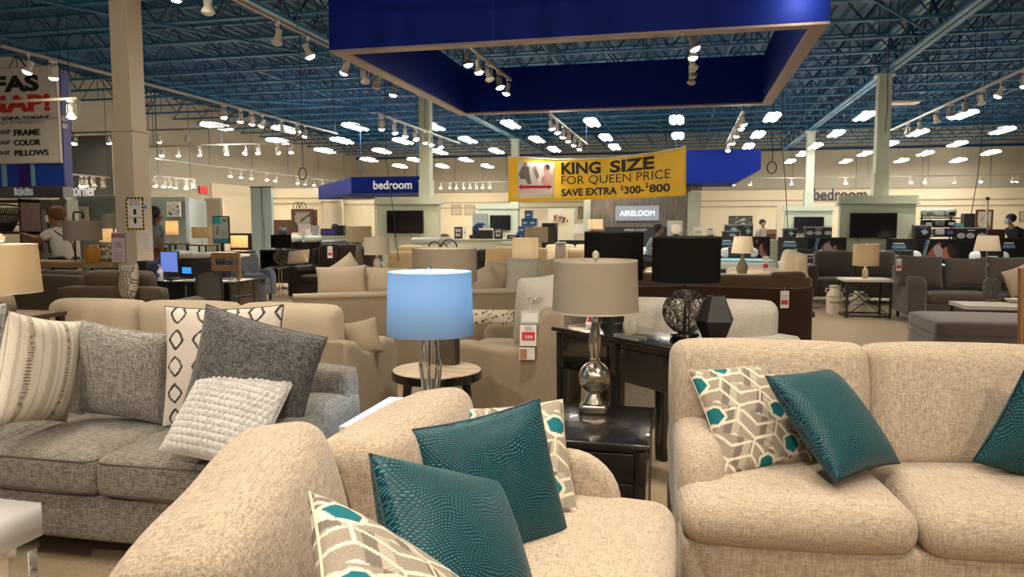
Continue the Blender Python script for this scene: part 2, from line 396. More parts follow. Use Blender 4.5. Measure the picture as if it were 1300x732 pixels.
def pillow(label, corners, d0, s, t=.17, mat=None, func=None, relief=None, n=40, name='throw_pillow', group=None, s2=None, welt=True, seed=0, pinch=.07, wr=.006, weltmat=None, push=0):
    """corners: three of tl, tr, bl, br with their pixels in the photograph; d0: their rough depths"""
    s2 = s2 or s; q = dict(corners); miss = [k for k in ('tl', 'tr', 'bl', 'br') if k not in q][0]
    mid, hn, vn = {'br': ('tl', 'tr', 'bl'), 'bl': ('tr', 'tl', 'br'), 'tr': ('bl', 'br', 'tl'), 'tl': ('br', 'bl', 'tr')}[miss]
    ks = list(corners); dd = [d0[ks.index(k)] for k in (mid, hn, vn)]
    P3, e, dz = solve_square([q[mid], q[hn], q[vn]], s, s2, dd)
    G = dict(zip((mid, hn, vn), P3)); G[miss] = P3[1] + P3[2] - P3[0]; P = [G['tl'], G['tr'], G['bl']]
    nrm = (P[1] - P[0]).cross(P[0] - P[2]).normalized()
    if DEBUG: print('PILLOW', label[:26], 'err %.3f' % e, 'd', [round(float(x), 2) for x in dz], 'minz %.2f' % min(g.z for g in G.values()), 'c', [round(x, 2) for x in (P[1] + P[2]) / 2], 'n', [round(x, 2) for x in nrm])
    o = link(name, pillow_mesh(name, s, s2, t, n, func, relief, seed, wr, pinch), mat); place_rect(o, P, push)
    tag(o, label, 'pillow', group)
    if welt:
        g = np.linspace(-1, 1, 25); pts = []
        for a, b in ((0, 1), (1, 1), (0, -1), (1, -1)):
            for q in g[:-1]:
                u, v = (q, -1) if (a, b) == (0, 1) else (1, q) if (a, b) == (1, 1) else (-q, 1) if (a, b) == (0, -1) else (-1, -q)
                pts.append((s / 2 * u * (1 - pinch * (1 - v * v)), s2 / 2 * v * (1 - pinch * (1 - u * u)), 0))
        MB().tube(pts, .0035, 5, closed=True).obj('welt', weltmat or mat, o, smooth=60)
    return o
# ================================================================== ROOM SHELL
CARPET = weave('tan carpet', (.30, .225, .135), (.40, .31, .20), .25, bump=.6, contrast=.35)
DECKB = plain('blue painted steel deck', (.002, .080, .20), .6)
JOISTB = plain('blue painted joist steel', (.010, .135, .29), .5)
JOISTD = plain('blue painted web bars', (.01, .045, .12), .5)
WALLT = plain('warm grey wall and upper wall shade', (.46, .41, .31), .8, bump=.05)  # on the upper back wall the weaker light is put into this tone
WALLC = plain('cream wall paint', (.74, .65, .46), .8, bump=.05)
SAGE = plain('sage green paint', (.56, .60, .48), .55)
SAGED = plain('grey green paint', (.26, .31, .30), .6)
PILLARC = plain('column cream paint', (.56, .49, .38), .5)
ROYAL = plain('royal blue paint', (.0008, .014, .20), .6); ROYAL.node_tree.nodes['Principled BSDF'].inputs['Specular IOR Level'].default_value = .15
PINKT = plain('mauve edge trim', (.30, .24, .24), .5)
XL, XR, YB, YF, ZC = -19.0, 24.0, 41.0, -6.0, 6.3

bx('floor', XL, XR, YF, YB, -.1, 0, CARPET)['kind'] = 'structure'
# corrugated deck
dk = MB(); pts = []; x = XL; 
while x < XR:
    pts += [(x, ZC), (x + .10, ZC), (x + .14, ZC + .07), (x + .26, ZC + .07)]; x += .30
pts.append((x, ZC)); v = []; f = []
for px_, pz_ in pts: v += [(px_, YF, pz_), (px_, YB, pz_)]
for i in range(len(pts) - 1): f.append((2 * i, 2 * i + 2, 2 * i + 3, 2 * i + 1))
dk.add(v, f); ceil = struct(dk.obj('ceiling', DECKB))
bx('roof_slab', XL, XR, YF, YB, ZC + .12, ZC + .2, DECKB, ceil)
# bar joists spanning left to right
jm = MB(); z0, z1 = 5.46, 6.27
for zz in (z0, z1 - .05):
    jm.box(XL, XR, -.06, -.015, zz, zz + .045); jm.box(XL, XR, .015, .06, zz, zz + .045)
jc = jm.mesh('joist'); jm = MB(); x = XL; k = 0
while x < XR - .4:
    a, b = (z0 + .02, z1 - .02) if k % 2 == 0 else (z1 - .02, z0 + .02)
    jm.tube([(x, 0, a), (x + .62, 0, b)], .017, 4, cap=False)
    if k % 4 == 0: jm.tube([(x + .62, 0, z0), (x + .62, 0, z1)], .014, 4, cap=False)
    x += .62; k += 1
jw = jm.mesh('web_bars'); y = -4.5
JY = []
while y < YB - .3:
    o = link('joist', jc, JOISTB, ceil); o.location = (0, y, 0); wv = link('web_bars', jw, JOISTD, o); JY.append(y); y += 1.47
# girders over the column rows
for X in (-7.4, 4.85):
    g = MB()
    for dx in (-.13, .02): g.box(X + dx, X + dx + .11, YF, YB - .1, 5.28, 5.34); g.box(X + dx, X + dx + .11, YF, YB - .1, 6.1, 6.16)
    o = g.obj('girder', plain('light blue flange', (.03, .19, .34), .45), ceil); wbm = MB(); y = YF; k = 0
    while y < YB - 1:
        a, b = (5.32, 6.12) if k % 2 == 0 else (6.12, 5.32)
        wbm.tube([(X, y, a), (X, y + .8, b)], .03, 4, cap=False); y += .8; k += 1
    wbm.obj('web_bars', JOISTD, o)
# bridging rods and a few conduits crossing under the deck
for X in (-14.5, -11, -3.2, .9, 9.5, 14): MB().box(X - .02, X + .02, YF, YB, 5.50, 5.54).obj('bridging_bar', JOISTB, ceil)
for a, b in (((-13, 8, 5.44), (-8, 17, 5.44)), ((2.2, 13, 5.44), (5.0, 17.5, 5.44)), ((6, 12, 5.44), (7.4, 17.4, 5.44)), ((-16, 20, 5.44), (-10, 24, 5.44)), ((-6.2, 22, 5.44), (-1, 31, 5.44))):
    MB().tube([a, b], .025, 6).obj('conduit', JOISTB, ceil)
# walls: cream lower zone with reveals, same wall coloured darker above for its weaker light
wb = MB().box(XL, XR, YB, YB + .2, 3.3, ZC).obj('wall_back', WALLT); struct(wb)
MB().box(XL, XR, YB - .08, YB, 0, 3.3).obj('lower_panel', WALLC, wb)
for z in (3.3, 2.72, 2.42): MB().box(XL, XR, YB - .13, YB - .08, z, z + .05).obj('reveal_strip', plain('dark wall trim', (.36, .31, .22), .6), wb)
px = XL + 3
while px < XR:
    bx('panel_joint', px, px + .03, YB - .012, YB - .001, 3.4, ZC, plain('wall joint', (.24, .21, .16), .8), wb); px += 3.05
wl = MB().box(XL - .2, XL, YF, YB, 0, ZC).obj('wall_left', WALLT); struct(wl)
MB().box(XL, XL + .06, 27, YB, 0, 3.2).obj('lower_panel', WALLC, wl)
struct(bx('wall_right', XR, XR + .2, YF, YB, 0, ZC, WALLT)); struct(bx('wall_front', XL, XR, YF - .2, YF, 0, ZC, WALLT))
for n_, (x, y0, y1) in {'left': (XL, YF, YB)}.items(): struct(bx('baseboard_left', x + .06, x + .09, y0, y1, 0, .14, WHITEP))
# blue joist-zone shadow line, put in as a dark strip across the back wall
struct(bx('shadow_strip', XL, XR, YB - .1, YB, 5.3, 5.42, JOISTD))

# columns
def column(x, y, label, mat=SAGE, s=.155, split=True):
    t = thing('support_column', label, 'column', (x, y, 0))
    zs = 2.75 if split else 3.5
    MB().box(-s - .02, s + .02, -s - .02, s + .02, 0, zs).obj('lower_casing', mat, t, bevel=.008)
    MB().box(-s, s, -s, s, zs + .04, 5.22).obj('upper_casing', mat, t, bevel=.008)
    MB().box(-s - .035, s + .035, -s - .035, s + .035, zs, zs + .04).obj('collar', mat, t)
    MB().box(-.22, .22, -.16, .16, 5.22, 5.27).obj('cap_plate', mat, t)
    return t
colA = column(-7.4, 8.8, 'wide cream square ceiling column on the left, with taped paper notices', PILLARC, .14)
column(-7.4, 20.7, 'pale green square column rising behind the left wall-mounted television wall')
column(4.82, 20.7, 'pale green square column rising from the right television wall')
column(4.88, 32.4, 'slender pale green column far back, left of the right television wall')
column(-7.4, 32.4, 'short distant column top seen just above the yellow banner')

# ================================================================== CANOPY
cn = thing('ceiling_canopy', 'large royal blue square canopy frame hung from the ceiling, front centre', 'canopy', (-1.63, 12.85, 3.9))
hx, hy, th, ch = 3.27, 3.1, .2, .95
for nm, (x0, x1, y0, y1) in {'front_fascia': (-hx, hx, -hy, -hy + th), 'rear_fascia': (-hx, hx, hy - th, hy), 'left_fascia': (-hx, -hx + th, -hy + th, hy - th), 'right_fascia': (hx - th, hx, -hy + th, hy - th)}.items():
    o = bx(nm, x0, x1, y0, y1, .03, ch, ROYAL, cn); bx('edge_trim', x0, x1, y0, y1, 0, .03, PINKT, o)
for x in (-hx + .1, hx - .1):
    for y in (-hy + .1, hy - .1): MB().tube([(x, y, ch), (x, y, 2.33)], .012, 6).obj('hanger_rod', JOISTD, cn)
bx('fascia_joint', -.9, -.894, -hy - .002, -hy, .05, ch - .02, plain('royal blue seam', (.003, .012, .12), .5), cn)

# ================================================================== TRACK LIGHTING
def make_head():
    t = thing('track_light', '', 'spotlight')
    MB().box(-.05, .05, -.016, .016, -.03, 0).obj('adapter', FIXT, t)
    y = MB(); y.tube([(0, 0, -.03), (0, 0, -.05)], .008, 6)
    lo = [(-.062, 0, -.17), (-.062, 0, -.075), (-.045, 0, -.055), (0, 0, -.047), (.045, 0, -.055), (.062, 0, -.075), (.062, 0, -.17)]
    y.tube(lo, .005, 5).obj('yoke', FIXT, t, smooth=True)
    h = MB().lathe([(.001, .085), (.03, .084), (.034, .075), (.034, .0), (.036, -.01), (.056, -.045), (.062, -.052), (.062, -.068), (.054, -.068)], 16).obj('housing', FIXT, t, smooth=True)
    h.location = (0, 0, -.16)
    b = MB().lathe([(.001, -.060), (.051, -.060), (.051, -.068), (.042, -.083), (.022, -.092), (.001, -.094)], 14).obj('bulb', BULB, h)
    return t
HEAD = make_head()
HEAD_USED = [False]
def head(p, label, group, yaw, tilt, lit=True, power=0, aim=None):
    if not HEAD_USED[0]: t = HEAD; HEAD_USED[0] = True
    else: t = copy_tree(HEAD)
    t.location = p; t.scale = (1.25,) * 3; t.rotation_euler = (0, 0, yaw); t['label'] = label; t['group'] = group
    h = [c for c in t.children if c.name.startswith('housing')][0]; h.rotation_euler = (tilt, 0, 0)
    if not lit:
        b = h.children[0]; b.data = b.data.copy(); b.data.materials[0] = plain('unlit lamp face', (.5, .47, .42), .3)
    if power:
        l = bpy.data.lights.new('halogen_beam', 'SPOT'); l.energy = power; l.color = WARM; l.spot_size = R(95); l.spot_blend = .9; l.shadow_soft_size = .05
        lo = bpy.data.objects.new('halogen_beam', l); COL.objects.link(lo); lo.parent = t
        d = (Vector(aim) - Vector(p)) if aim else Vector((0, 0, -1)); d = Euler((0, 0, -yaw)).to_matrix() @ d
        lo.rotation_euler = d.to_track_quat('-Z', 'Y').to_euler(); lo.location = Vector((0, 0, -.16)) + d.normalized() * .09
    return t
ORD = ['first', 'second', 'third', 'fourth', 'fifth', 'sixth', 'seventh', 'eighth', 'ninth', 'tenth', 'eleventh', 'twelfth', 'thirteenth', 'fourteenth', 'fifteenth', 'sixteenth']
def track(where, a, b, heads, order='from the camera', power=0, lit=None, hide_rods=False):
    """rail a->b; heads = list of fractions"""
    a, b = Vector(a), Vector(b); d = (b - a); L = d.length; ang = math.atan2(d.y, d.x)
    t = thing('lighting_track', 'ceiling lighting rail ' + where, 'track', a, ang)
    MB().box(0, L, -.022, .022, -.0, .045).obj('rail', FIXT2, t)
    n = max(2, int(L / 2.5) + 1)
    for i in range(n):
        x = .15 + (L - .3) * i / (n - 1); MB().tube([(x, 0, .04), (x, 0, 6.3 - a.z)], .008, 5).obj('hanger_rod', JOISTD, t)
    for i, q in enumerate(heads):
        p = a + d * q; rr = random.Random(i * 7 + int(L * 100)); on = (lit is None or i in lit)
        head(p, '%s %s spotlight %s, %s' % (ORD[i], 'lit' if on else 'dark', order, where), 'spotlights on the rail ' + where, ang + rr.uniform(-.9, .9), rr.uniform(-.45, .45), on, power)
def frac(a, b, pxs):
    """positions along the rail of given photo columns"""
    a, b = Vector(a), Vector(b); out = []
    cs, sn = math.cos(YAW), math.sin(YAW)
    for px in pxs:
        k = (px - CX) / F; N = Vector((cs + k * sn, sn - k * cs))
        out.append(max(.005, min(.995, -(a.xy.dot(N)) / ((b - a).xy.dot(N)))))
    return out
def trk(where, pa, pb, z, heads, **k):
    a, b = W(*pa, Z=z), W(*pb, Z=z); 
    if k.pop('par', 'Y') == 'Y': b.x = a.x
    else: b.y = a.y
    track(where, a, b, frac(a, b, heads), **k)
a = Vector((-5.37, 6.4, 4.2)); b = Vector((-5.37, 16.2, 4.2))
track('along the left side of the blue canopy', a, b, frac(a, b, [238, 275, 360, 397, 443, 467, 482, 503]), lit=(0, 3, 4, 7), power=SPOT_W * .5)
trk('crossing before the cream column', (0, 60), (418, 171), 4.2, [50, 80, 290, 311, 325, 338, 362, 381, 391], lit=(0, 1, 2, 3, 4, 5, 8))
trk('high right, past the pale column', (1330, 76), (1120, 167), 4.2, [1288, 1258, 1235, 1215, 1197, 1180, 1160, 1145], lit=(0, 1, 4), power=SPOT_W * .4)
trk('behind the canopy, at the left pale column', (480, 146), (572, 183), 3.9, [487, 503, 516, 529, 541, 549, 560])
trk('behind the canopy, above the yellow banner', (697, 145), (742, 184), 3.9, [699, 706, 714, 721, 728, 735])
trk('behind the canopy, right of the yellow banner', (944, 141), (918, 183), 3.9, [942, 936, 931, 926, 921])
a = Vector((-3.27, 10.9, 4.2)); b = Vector((-3.27, 13.9, 4.2))
track('inside the blue canopy, left', a, b, frac(a, b, [595, 608, 621, 634, 644]), power=SPOT_W * .5, lit=(0, 1, 3, 4))
a = Vector((.06, 10.9, 4.25)); b = Vector((.06, 14.3, 4.25))
track('inside the blue canopy, right', a, b, [.04, .2, .45, .62, .8], power=SPOT_W * .3, lit=(0, 1))
trk('in front of the white sofa banner, left', (-40, 133), (110, 129), 3.6, [5, 100], par='X', order='from the left')
trk('behind the cream column, upper', (85, 170), (312, 166), 4.0, [92, 102, 145, 208, 243], par='X', order='from the left', lit=(0, 1, 2, 3))
trk('behind the cream column, lower', (190, 187), (388, 184), 4.0, [211, 231, 258, 292, 316, 331, 356, 373], par='X', order='from the left')
trk('running back along the left wall, upper', (196, 202), (430, 232), 3.6, [296, 309, 322, 341, 353, 380, 390, 401, 411, 425])
trk('over the kids area, left wall', (88, 222), (162, 226), 2.85, [93, 108, 114, 123, 135, 146], lit=(1,))
trk('right of the cream column, lowest', (196, 224), (274, 228), 2.95, [199, 212, 219, 226, 240, 251, 271], lit=(0, 1, 3, 4))
# small spots on the long rail along the back wall
for nm, x0, x1, pxs in (('on the back wall, left of the yellow banner', -13.5, -5, [560, 572, 580, 589, 597, 605, 613, 622]), ('on the back wall, right of the yellow banner', .5, 19, [893, 929, 950, 1002, 1070, 1104, 1152, 1170, 1207, 1240, 1280, 1286])):
    a = Vector((x0, 38.6, 3.75)); b = Vector((x1, 38.6, 3.75)); track(nm, a, b, frac(a, b, pxs), order='from the left', power=SPOT_W * .5)
# the rails over the near sofas (they light the foreground; most of them hang above the frame)
for nm, x, ys, pw in (('over the near sofas, right', 1.3, (.6, 2.2, 4.6), .85), ('over the near sofas, middle', -1.0, (.2, 2.0, 4.2), 1.0), ('over the near sofas, left', -3.4, (1.0, 3.2, 6.0), .75), ('over the right-hand seating', 4.6, (4.0, 7.2, 10.6), 1.0)):
    a = Vector((x, -.6, 4.3)); b = Vector((x, 11.5 if x > 3 else 7.0, 4.3)); L = (b - a).length
    if x > 3: a.y = 2.5; L = 9.0
    track(nm, a, b, [(y - a.y) / L for y in ys], power=SPOT_W * pw)
a = Vector((-6.5, -2.4, 4.4)); b = Vector((6.5, -2.4, 4.4))  # unseen rail whose spots are added as fill for camera-facing surfaces
AIM = [(-8.5, 9.5, 1.8), (-5.5, 7.5, 1.2), (-1.8, 9.5, 2.4), (1.0, 13, 3.2), (4.2, 9.5, 1.5)]
tb = thing('lighting_track', 'ceiling lighting rail across the aisle behind the camera', 'track', a, 0); MB().box(0, 13, -.022, .022, 0, .045).obj('rail', FIXT2, tb)
for x in (.2, 4.4, 8.6, 12.8): MB().tube([(x, 0, .04), (x, 0, 1.9)], .008, 5).obj('hanger_rod', JOISTD, tb)
for i, am in enumerate(AIM): head(a + Vector((1 + i * 2.75, 0, 0)), ORD[i] + ' added fill spotlight from the left on the rail behind the camera', 'added fill spotlights behind the camera', 0, -.7, True, SPOT_W * 1.3, am)
t1 = head(Vector((1.3, 9.45, 4.55)), 'single lit spotlight in front of the canopy fascia, top right of centre', 'canopy front spotlight', .3, .2)

# ================================================================== HIGH-BAY FLUORESCENTS
def make_bay():
    t = thing('high_bay_light', '', 'ceiling light')
    m = MB(); prof = [(-.20, -.005), (-.17, .05), (-.06, .075), (0, .05), (.06, .075), (.17, .05), (.20, -.005)]; v = []; f = []
    for x, z in prof: v += [(x, -.6, z), (x, .6, z), (x, -.6, z + .012), (x, .6, z + .012)]
    for i in range(len(prof) - 1):
        k = 4 * i; f += [(k, k + 4, k + 5, k + 1), (k + 2, k + 3, k + 7, k + 6), (k, k + 2, k + 6, k + 4), (k + 1, k + 5, k + 7, k + 3)]
    m.add(v, f).obj('reflector', FIXT, t)
    l = MB(); pr = [(-.18, -.01), (-.1, -.045), (0, -.01), (.1, -.045), (.18, -.01), (.12, .03), (-.12, .03)]
    l.prism(pr, 1, -.58, .58).obj('lamp_lens', TUBE, t)
    bl_ = MB().box(-.05, .05, -.2, .2, .07, .12).obj('ballast', FIXT, t); MB().box(-.09, -.06, -.5, .5, .075, .085).box(.06, .09, -.5, .5, .075, .085).obj('added_uplight', TUBE, t)  # glowing strips on top are added to brighten the ceiling
    for y in (-.45, .45): MB().tube([(0, y, .06), (0, y, 1.81)], .004, 4).obj('hanger_wire', JOISTD, t)
    return t
BAY = make_bay(); first = True
bays = [(276, 161), (364, 165), (358, 179.5), (416, 191.5), (453, 161.6), (434.5, 179), (418, 193), (485, 192), (466, 203), (506, 211), (527, 203), (511, 179.5), (550, 161), (558, 193), (562, 211), (596, 178), (649, 158.6), (630, 192), (592, 203), (619, 211), (682, 177.6), (704, 190), (752, 156), (769, 175), (781, 187), (861, 153), (859, 173), (962, 171.5), (949, 186), (981, 149.5), (1103, 148), (1065, 170), (1037, 185.6), (1015, 195.5), (998, 205), (1094, 195.5), (1067, 205), (1229, 146), (1167, 169), (1134, 183), (1174, 195), (1139, 204), (1217, 183), (1215, 203.7), (1277, 166), (1259, 194)]
rows = {}
seen = []
for px, py in bays:
    p = W(px, py, Z=4.5)
    if any((p - q).length < 1.3 for q in seen): continue
    seen.append(p); rows.setdefault(round(p.x / 2.6), []).append((p.y, p))
rk = sorted(rows)
for i, k in enumerate(rk):
    r = sorted(rows[k])
    for j, (_, p) in enumerate(r):
        p = Vector((sum(q[1].x for q in r) / len(r), p.y, 4.5)) if len(r) > 1 and max(abs(q[1].x - p.x) for q in r) < .7 else p
        o = BAY if first else copy_tree(BAY); first = False; o.location = p; o.rotation_euler = (0, 0, 0)
        o['label'] = 'fluorescent high-bay light, %s back in the %s lengthwise row from the left' % (ORD[j], ORD[i]); o['group'] = 'high-bay fluorescent lights'
# unlit ones and detectors behind
sm = thing('air_diffuser', 'dim square ceiling diffuser right of the pale green column, under the blue deck', 'vent', W(1143, 132, Z=4.9)); MB().box(-.45, .45, -.3, .3, 0, .06).obj('plate', FIXT, sm); MB().tube([(0, 0, .06), (0, 0, 1.42)], .01, 5).obj('hanger_rod', JOISTD, sm)
# ================================================================== NEAR SOFAS
def arm_poly(y0, y1, z0, z1, r, n=8, back=None):
    """side outline, front (-y) top corner rounded by r"""
    p = [(y1, z0), (y1, back if back else z1)]
    p += [(y0 + r - r * math.sin(R(90) * k / n), z1 - r + r * math.cos(R(90) * k / n)) for k in range(n + 1)]
    return p + [(y0, z0)]
def linen_sofa(label, loc, rz, seeds, tops=(0, 0), deep=0, bw=(.845, .845), bx0=0, dy=(0, 0), yaw=(0, 0), roll=(0, 0)):
    t = thing('loveseat', label, 'sofa', loc, rz)
    cushion('base', (0, deep / 2, .205), (1.66, .88 + deep, .27), .03, LINEN, t, n=8)
    for x in (-.78, .78):
        for y in (-.38, .38): MB().lathe([(.02, 0), (.028, .075)], 10, Matrix.Translation((x, y + (deep if y > 0 else 0), 0))).obj('foot', DARKF, t, smooth=True)
    cushion('back_frame', (0, .35 + deep, .43), (1.66, .2, .68), .07, LINEN, t, n=10)
    for i, s in enumerate((-1, 1)):
        m = MB().prism(arm_poly(-.29, .34 + deep, .2, .665, .2), 0, s * .835 - .095 - (s - 1) * 0 if s > 0 else -.835, s * .835 if s > 0 else -.645, .085, 5)
        m.obj('arm', LINEN, t, smooth=60)
        sc = cushion('seat_cushion', (s * .421, -.13 + deep / 2, .405), (.838, .70 + deep, .165), .075, LINEN, t, (.0, .012, .035), 18, wr=.006, seed=seeds[i])
        pp = rrect(.80, .66 + deep, .09, .058); MB().tube(pp, .003, 5, closed=True).obj('seam_cord', LINEN, sc, smooth=60)
        b = cushion('back_cushion', (bx0 + s * bw[i] / 2, .245 + deep + dy[i], .71 + tops[i]), (bw[i], .25, .52), .065, LINEN, t, (.005, .05, .02), 18, (R(-11), R(roll[i]), R(yaw[i])), wr=.016, seed=seeds[i] + 5)
    return t
f1 = linen_sofa('beige linen loveseat in front, seen end-on, loaded with teal and patterned pillows', (-.50, 1.90, 0), R(90), (1, 2), (-.065, -.09), .20, (.74, .78), 0, (.05, -.07), (11, -3), (-7, 0))
f2 = linen_sofa('beige linen loveseat on the right, facing the camera', (.80, 3.25, 0), R(5), (3, 4), (.0, .0), 0, (.83, .78))

def tweed_sofa():
    W_, D_ = 2.36, .86; t = thing('sofa', 'grey tweed sofa on the left with piped seat cushions and loose pillow back', 'sofa', (-2.78, 3.06, 0), R(1))
    aw = .24; iw = (W_ - 2 * aw) / 3
    cushion('base', (0, .0, .215), (W_ - .02, D_ - .06, .23), .03, TWEED, t, n=10, bulge=(0, .02, 0))
    for x in (-W_ / 2 + .1, W_ / 2 - .1):
        for y in (-.34, .34): MB().box(x - .03, x + .03, y - .03, y + .03, 0, .11).obj('foot', DARKF, t)
    cushion('back_frame', (0, .32, .45), (W_ - .02, .2, .68), .05, TWEED, t, n=10)
    for s in (-1, 1):
        x0 = s * (W_ / 2 - aw / 2)
        a = link('arm', cushion_mesh('arm', aw, D_, .56, .045, (.015, 0, .02), 12), TWEED2 if 0 else TWEED, t); a.location = (x0, -.02, .375)
        fr = MB().tube([(s_[0], -D_ / 2 - .0, s_[1]) for s_ in ((x, z) for x, z, _ in [(p[0], p[1], 0) for p in rrect(aw - .03, .53, .05, 0)])], .004, 5, closed=True).obj('piping', plain('dark grey piping', (.09, .08, .07), .8), a, smooth=60)
    for i in range(3):
        x = -W_ / 2 + aw + iw * (i + .5)
        c = cushion('seat_cushion', (x, -.12, .415), (iw - .004, .66, .17), .035, TWEED, t, (0, .012, .028), 16, wr=.004, seed=i + 20)
        for z in (.066, -.066): MB().tube(rrect(iw - .012, .668, .05, z), .0048, 6, closed=True).obj('piping', plain('dark grey piping', (.09, .08, .07), .8), c, smooth=60)
    return t
tweed_sofa()

# ---------------------------------------------------------------- prints
def smooth(e0, e1, x): q = np.clip((x - e0) / (e1 - e0), 0, 1); return q * q * (3 - 2 * q)
def geo_print(x, y, rot=0.0):
    """interlocked zigzag bands with teal hexagons"""
    c, s = math.cos(rot), math.sin(rot); x, y = x * c - y * s + .013, x * s + y * c + .03
    A, B = .170, .116
    WH = np.array((.74, .66, .53)); T1 = np.array((.36, .31, .25)); T2 = np.array((.19, .16, .135)); T3 = np.array((.50, .44, .36)); TE = np.array((.010, .15, .19))
    row = np.floor(y / B); xs = x + (row % 2) * A / 2; u = ((xs / A) % 1 - .5) * 2; tri = np.abs(u); yy = (y / B) % 1
    band = yy - tri * .42                                  # chevron coordinate
    seg = np.floor((xs / A) * 6 + .5); h = (seg * 2 + row * 3) % 5
    C = np.where((h == 0)[:, None], T2, np.where((h == 2)[:, None], T3, T1)); st = np.sin((x * (1 + .4 * (h % 2)) + y * .4) * 1500) * .5 + .5
    C = C * (1 - .22 * (st * (h != 0)))[:, None]
    ln = (np.abs(band - .12) < .05) | (np.abs(band - .62) < .05) | (np.abs(band + .38) < .05)
    vt = ((np.abs(u) < .042) & (band > -.02) & (band < .12)) | ((np.abs(tri - 1) < .042) & (band > .1) & (band < .62))
    C = np.where((ln | vt)[:, None], WH, C)
    keep = ((np.floor(xs / A) + row) % 2 == 0); hx = u * A / 2; hy = (yy - .52) * B
    d = np.maximum(np.abs(hx) * .90 + np.abs(hy - .004) * .42, np.abs(hy) * 1.05); d = np.where(hy > 0, np.maximum(d, np.abs(hx) * .75 + hy * .80), d)
    C = np.where(((d < .0435) & keep)[:, None], WH, C); return np.where(((d < .0330) & keep)[:, None], TE, C)
def diamond_print(x, y):
    BG = np.array((.60, .54, .49)); BK = np.array((.035, .03, .03)); WHT = np.array((.62, .60, .57))
    a, b = .122, .122; u = ((x / a + .15) % 1 - .5) * a; v = (y / b + .5) % 1 * b - b / 2
    wob = .05 * np.sin(40 * x + 30 * y) + .04 * np.sin(90 * y - 50 * x)
    d = .6 * (np.abs(u) / .043 + np.abs(v) / .052) + .4 * np.sqrt((u / .037) ** 2 + (v / .046) ** 2) + wob
    C = np.where((d < .80)[:, None], WHT, BG)
    return np.where(((d > .72) & (d < 1.0))[:, None], BK, C)
def stripe_print(x, y):
    C = np.tile(np.array((.84, .78, .68)), (len(x), 1)); TN = np.array((.50, .42, .33)); BR = np.array((.24, .185, .135)); BE = np.array((.66, .59, .50))
    for cx, wd, col, dash in ((-.155, .012, BR, 1), (.075, .012, BR, 1), (-.03, .022, BE, 0), (-.095, .006, BE, 0), (.02, .006, BE, 0), (.185, .022, BE, 0), (-.21, .007, BE, 0), (.12, .004, BE, 0)):
        m = np.abs(x - cx) < wd
        if dash: m2 = (np.abs(x - cx) < wd * 1.6) & (np.sin(y * 850 + np.sin(x * 900)) > -.1); C = np.where((m2)[:, None], TN, C); m = m & (np.sin(y * 850) > -.3)
        C = np.where(m[:, None], col, C)
    n = .95 + .05 * np.sin(1400 * x); return C * n[:, None]
def waffle(x, y):
    ry = y / .029; row = np.floor(ry); rx = x / .024 + .5 * (row % 2)
    return .012 * (np.abs(np.sin(math.pi * ry)) * np.abs(np.sin(math.pi * rx))) ** .45 - .008
WELT = plain('cream cord', (.6, .52, .4), .8)
pillow('teal scale-textured pillow at the back of the front loveseat, upper of two', {'tr': (684, 506), 'tl': (519, 546), 'br': (724, 682)}, (2.35, 2.15, 2.3), .46, .19, TEAL, seed=1, pinch=.06, name='throw_pillow', weltmat=TEAL)
pillow('teal scale-textured pillow nearest the camera on the front loveseat', {'tr': (632, 611), 'tl': (469, 576), 'br': (694, 835)}, (1.95, 1.85, 1.8), .44, .18, TEAL, seed=2, pinch=.05)
pillow('geometric teal and taupe pillow lying lowest at the bottom edge', {'tl': (392, 624), 'tr': (606, 768), 'bl': (413, 830)}, (1.62, 1.66, 1.5), .46, .15, PRINT, geo_print, n=150, weltmat=WELT, seed=3, pinch=.05)
pillow('geometric teal and taupe pillow behind the upper teal pillow', {'tl': (561, 519), 'tr': (714, 507), 'br': (737, 661)}, (2.6, 2.65, 2.6), .45, .15, PRINT, lambda x, y: geo_print(x, y, .2), n=150, weltmat=WELT, seed=4)
pillow('geometric teal and taupe pillow at the left of the right-hand loveseat', {'tl': (873, 470), 'tr': (986, 456), 'bl': (920, 606)}, (3.12, 3.2, 2.95), .46, .15, PRINT, lambda x, y: geo_print(x, y, .5), n=150, weltmat=WELT, seed=5)
pillow('teal scale-textured pillow left of centre on the right-hand loveseat', {'tl': (972, 477), 'tr': (1054, 466), 'bl': (1062, 612)}, (2.85, 3.1, 2.75), .47, .18, TEAL, seed=6)
pillow('teal scale-textured pillow cut by the right edge of the picture', {'tl': (1302, 466), 'bl': (1235, 585), 'br': (1362, 632)}, (2.95, 2.85, 2.75), .42, .18, TEAL, seed=7)
pillow('cream pillow with brown woven stripes on the grey sofa', {'tl': (12, 395), 'tr': (106, 408), 'br': (84, 535)}, (3.5, 3.75, 3.6), .50, .17, PRINT, stripe_print, n=120, seed=8, wr=.003, weltmat=weave('cream welt', (.5, .42, .32), (.7, .6, .48)))
pillow('mid grey pillow between the striped and the diamond pillow', {'tl': (103, 406), 'tr': (217, 424), 'br': (212, 540)}, (3.75, 3.75, 3.6), .47, .18, GREYP, seed=9, pinch=.05, wr=.012)
pillow('pale pillow with black diamond outlines standing behind the charcoal pillow', {'tl': (205, 388), 'tr': (357, 386), 'bl': (202, 543)}, (3.62, 3.62, 3.4), .56, .15, PRINT, diamond_print, n=120, seed=10, weltmat=BLACKT, push=-.03)
pillow('large charcoal chenille pillow leaning on the grey sofa arm', {'tl': (262, 386), 'tr': (416, 428), 'bl': (224, 536)}, (3.35, 3.25, 3.1), .54, .2, TWEED2, seed=11, pinch=.06, wr=.012)
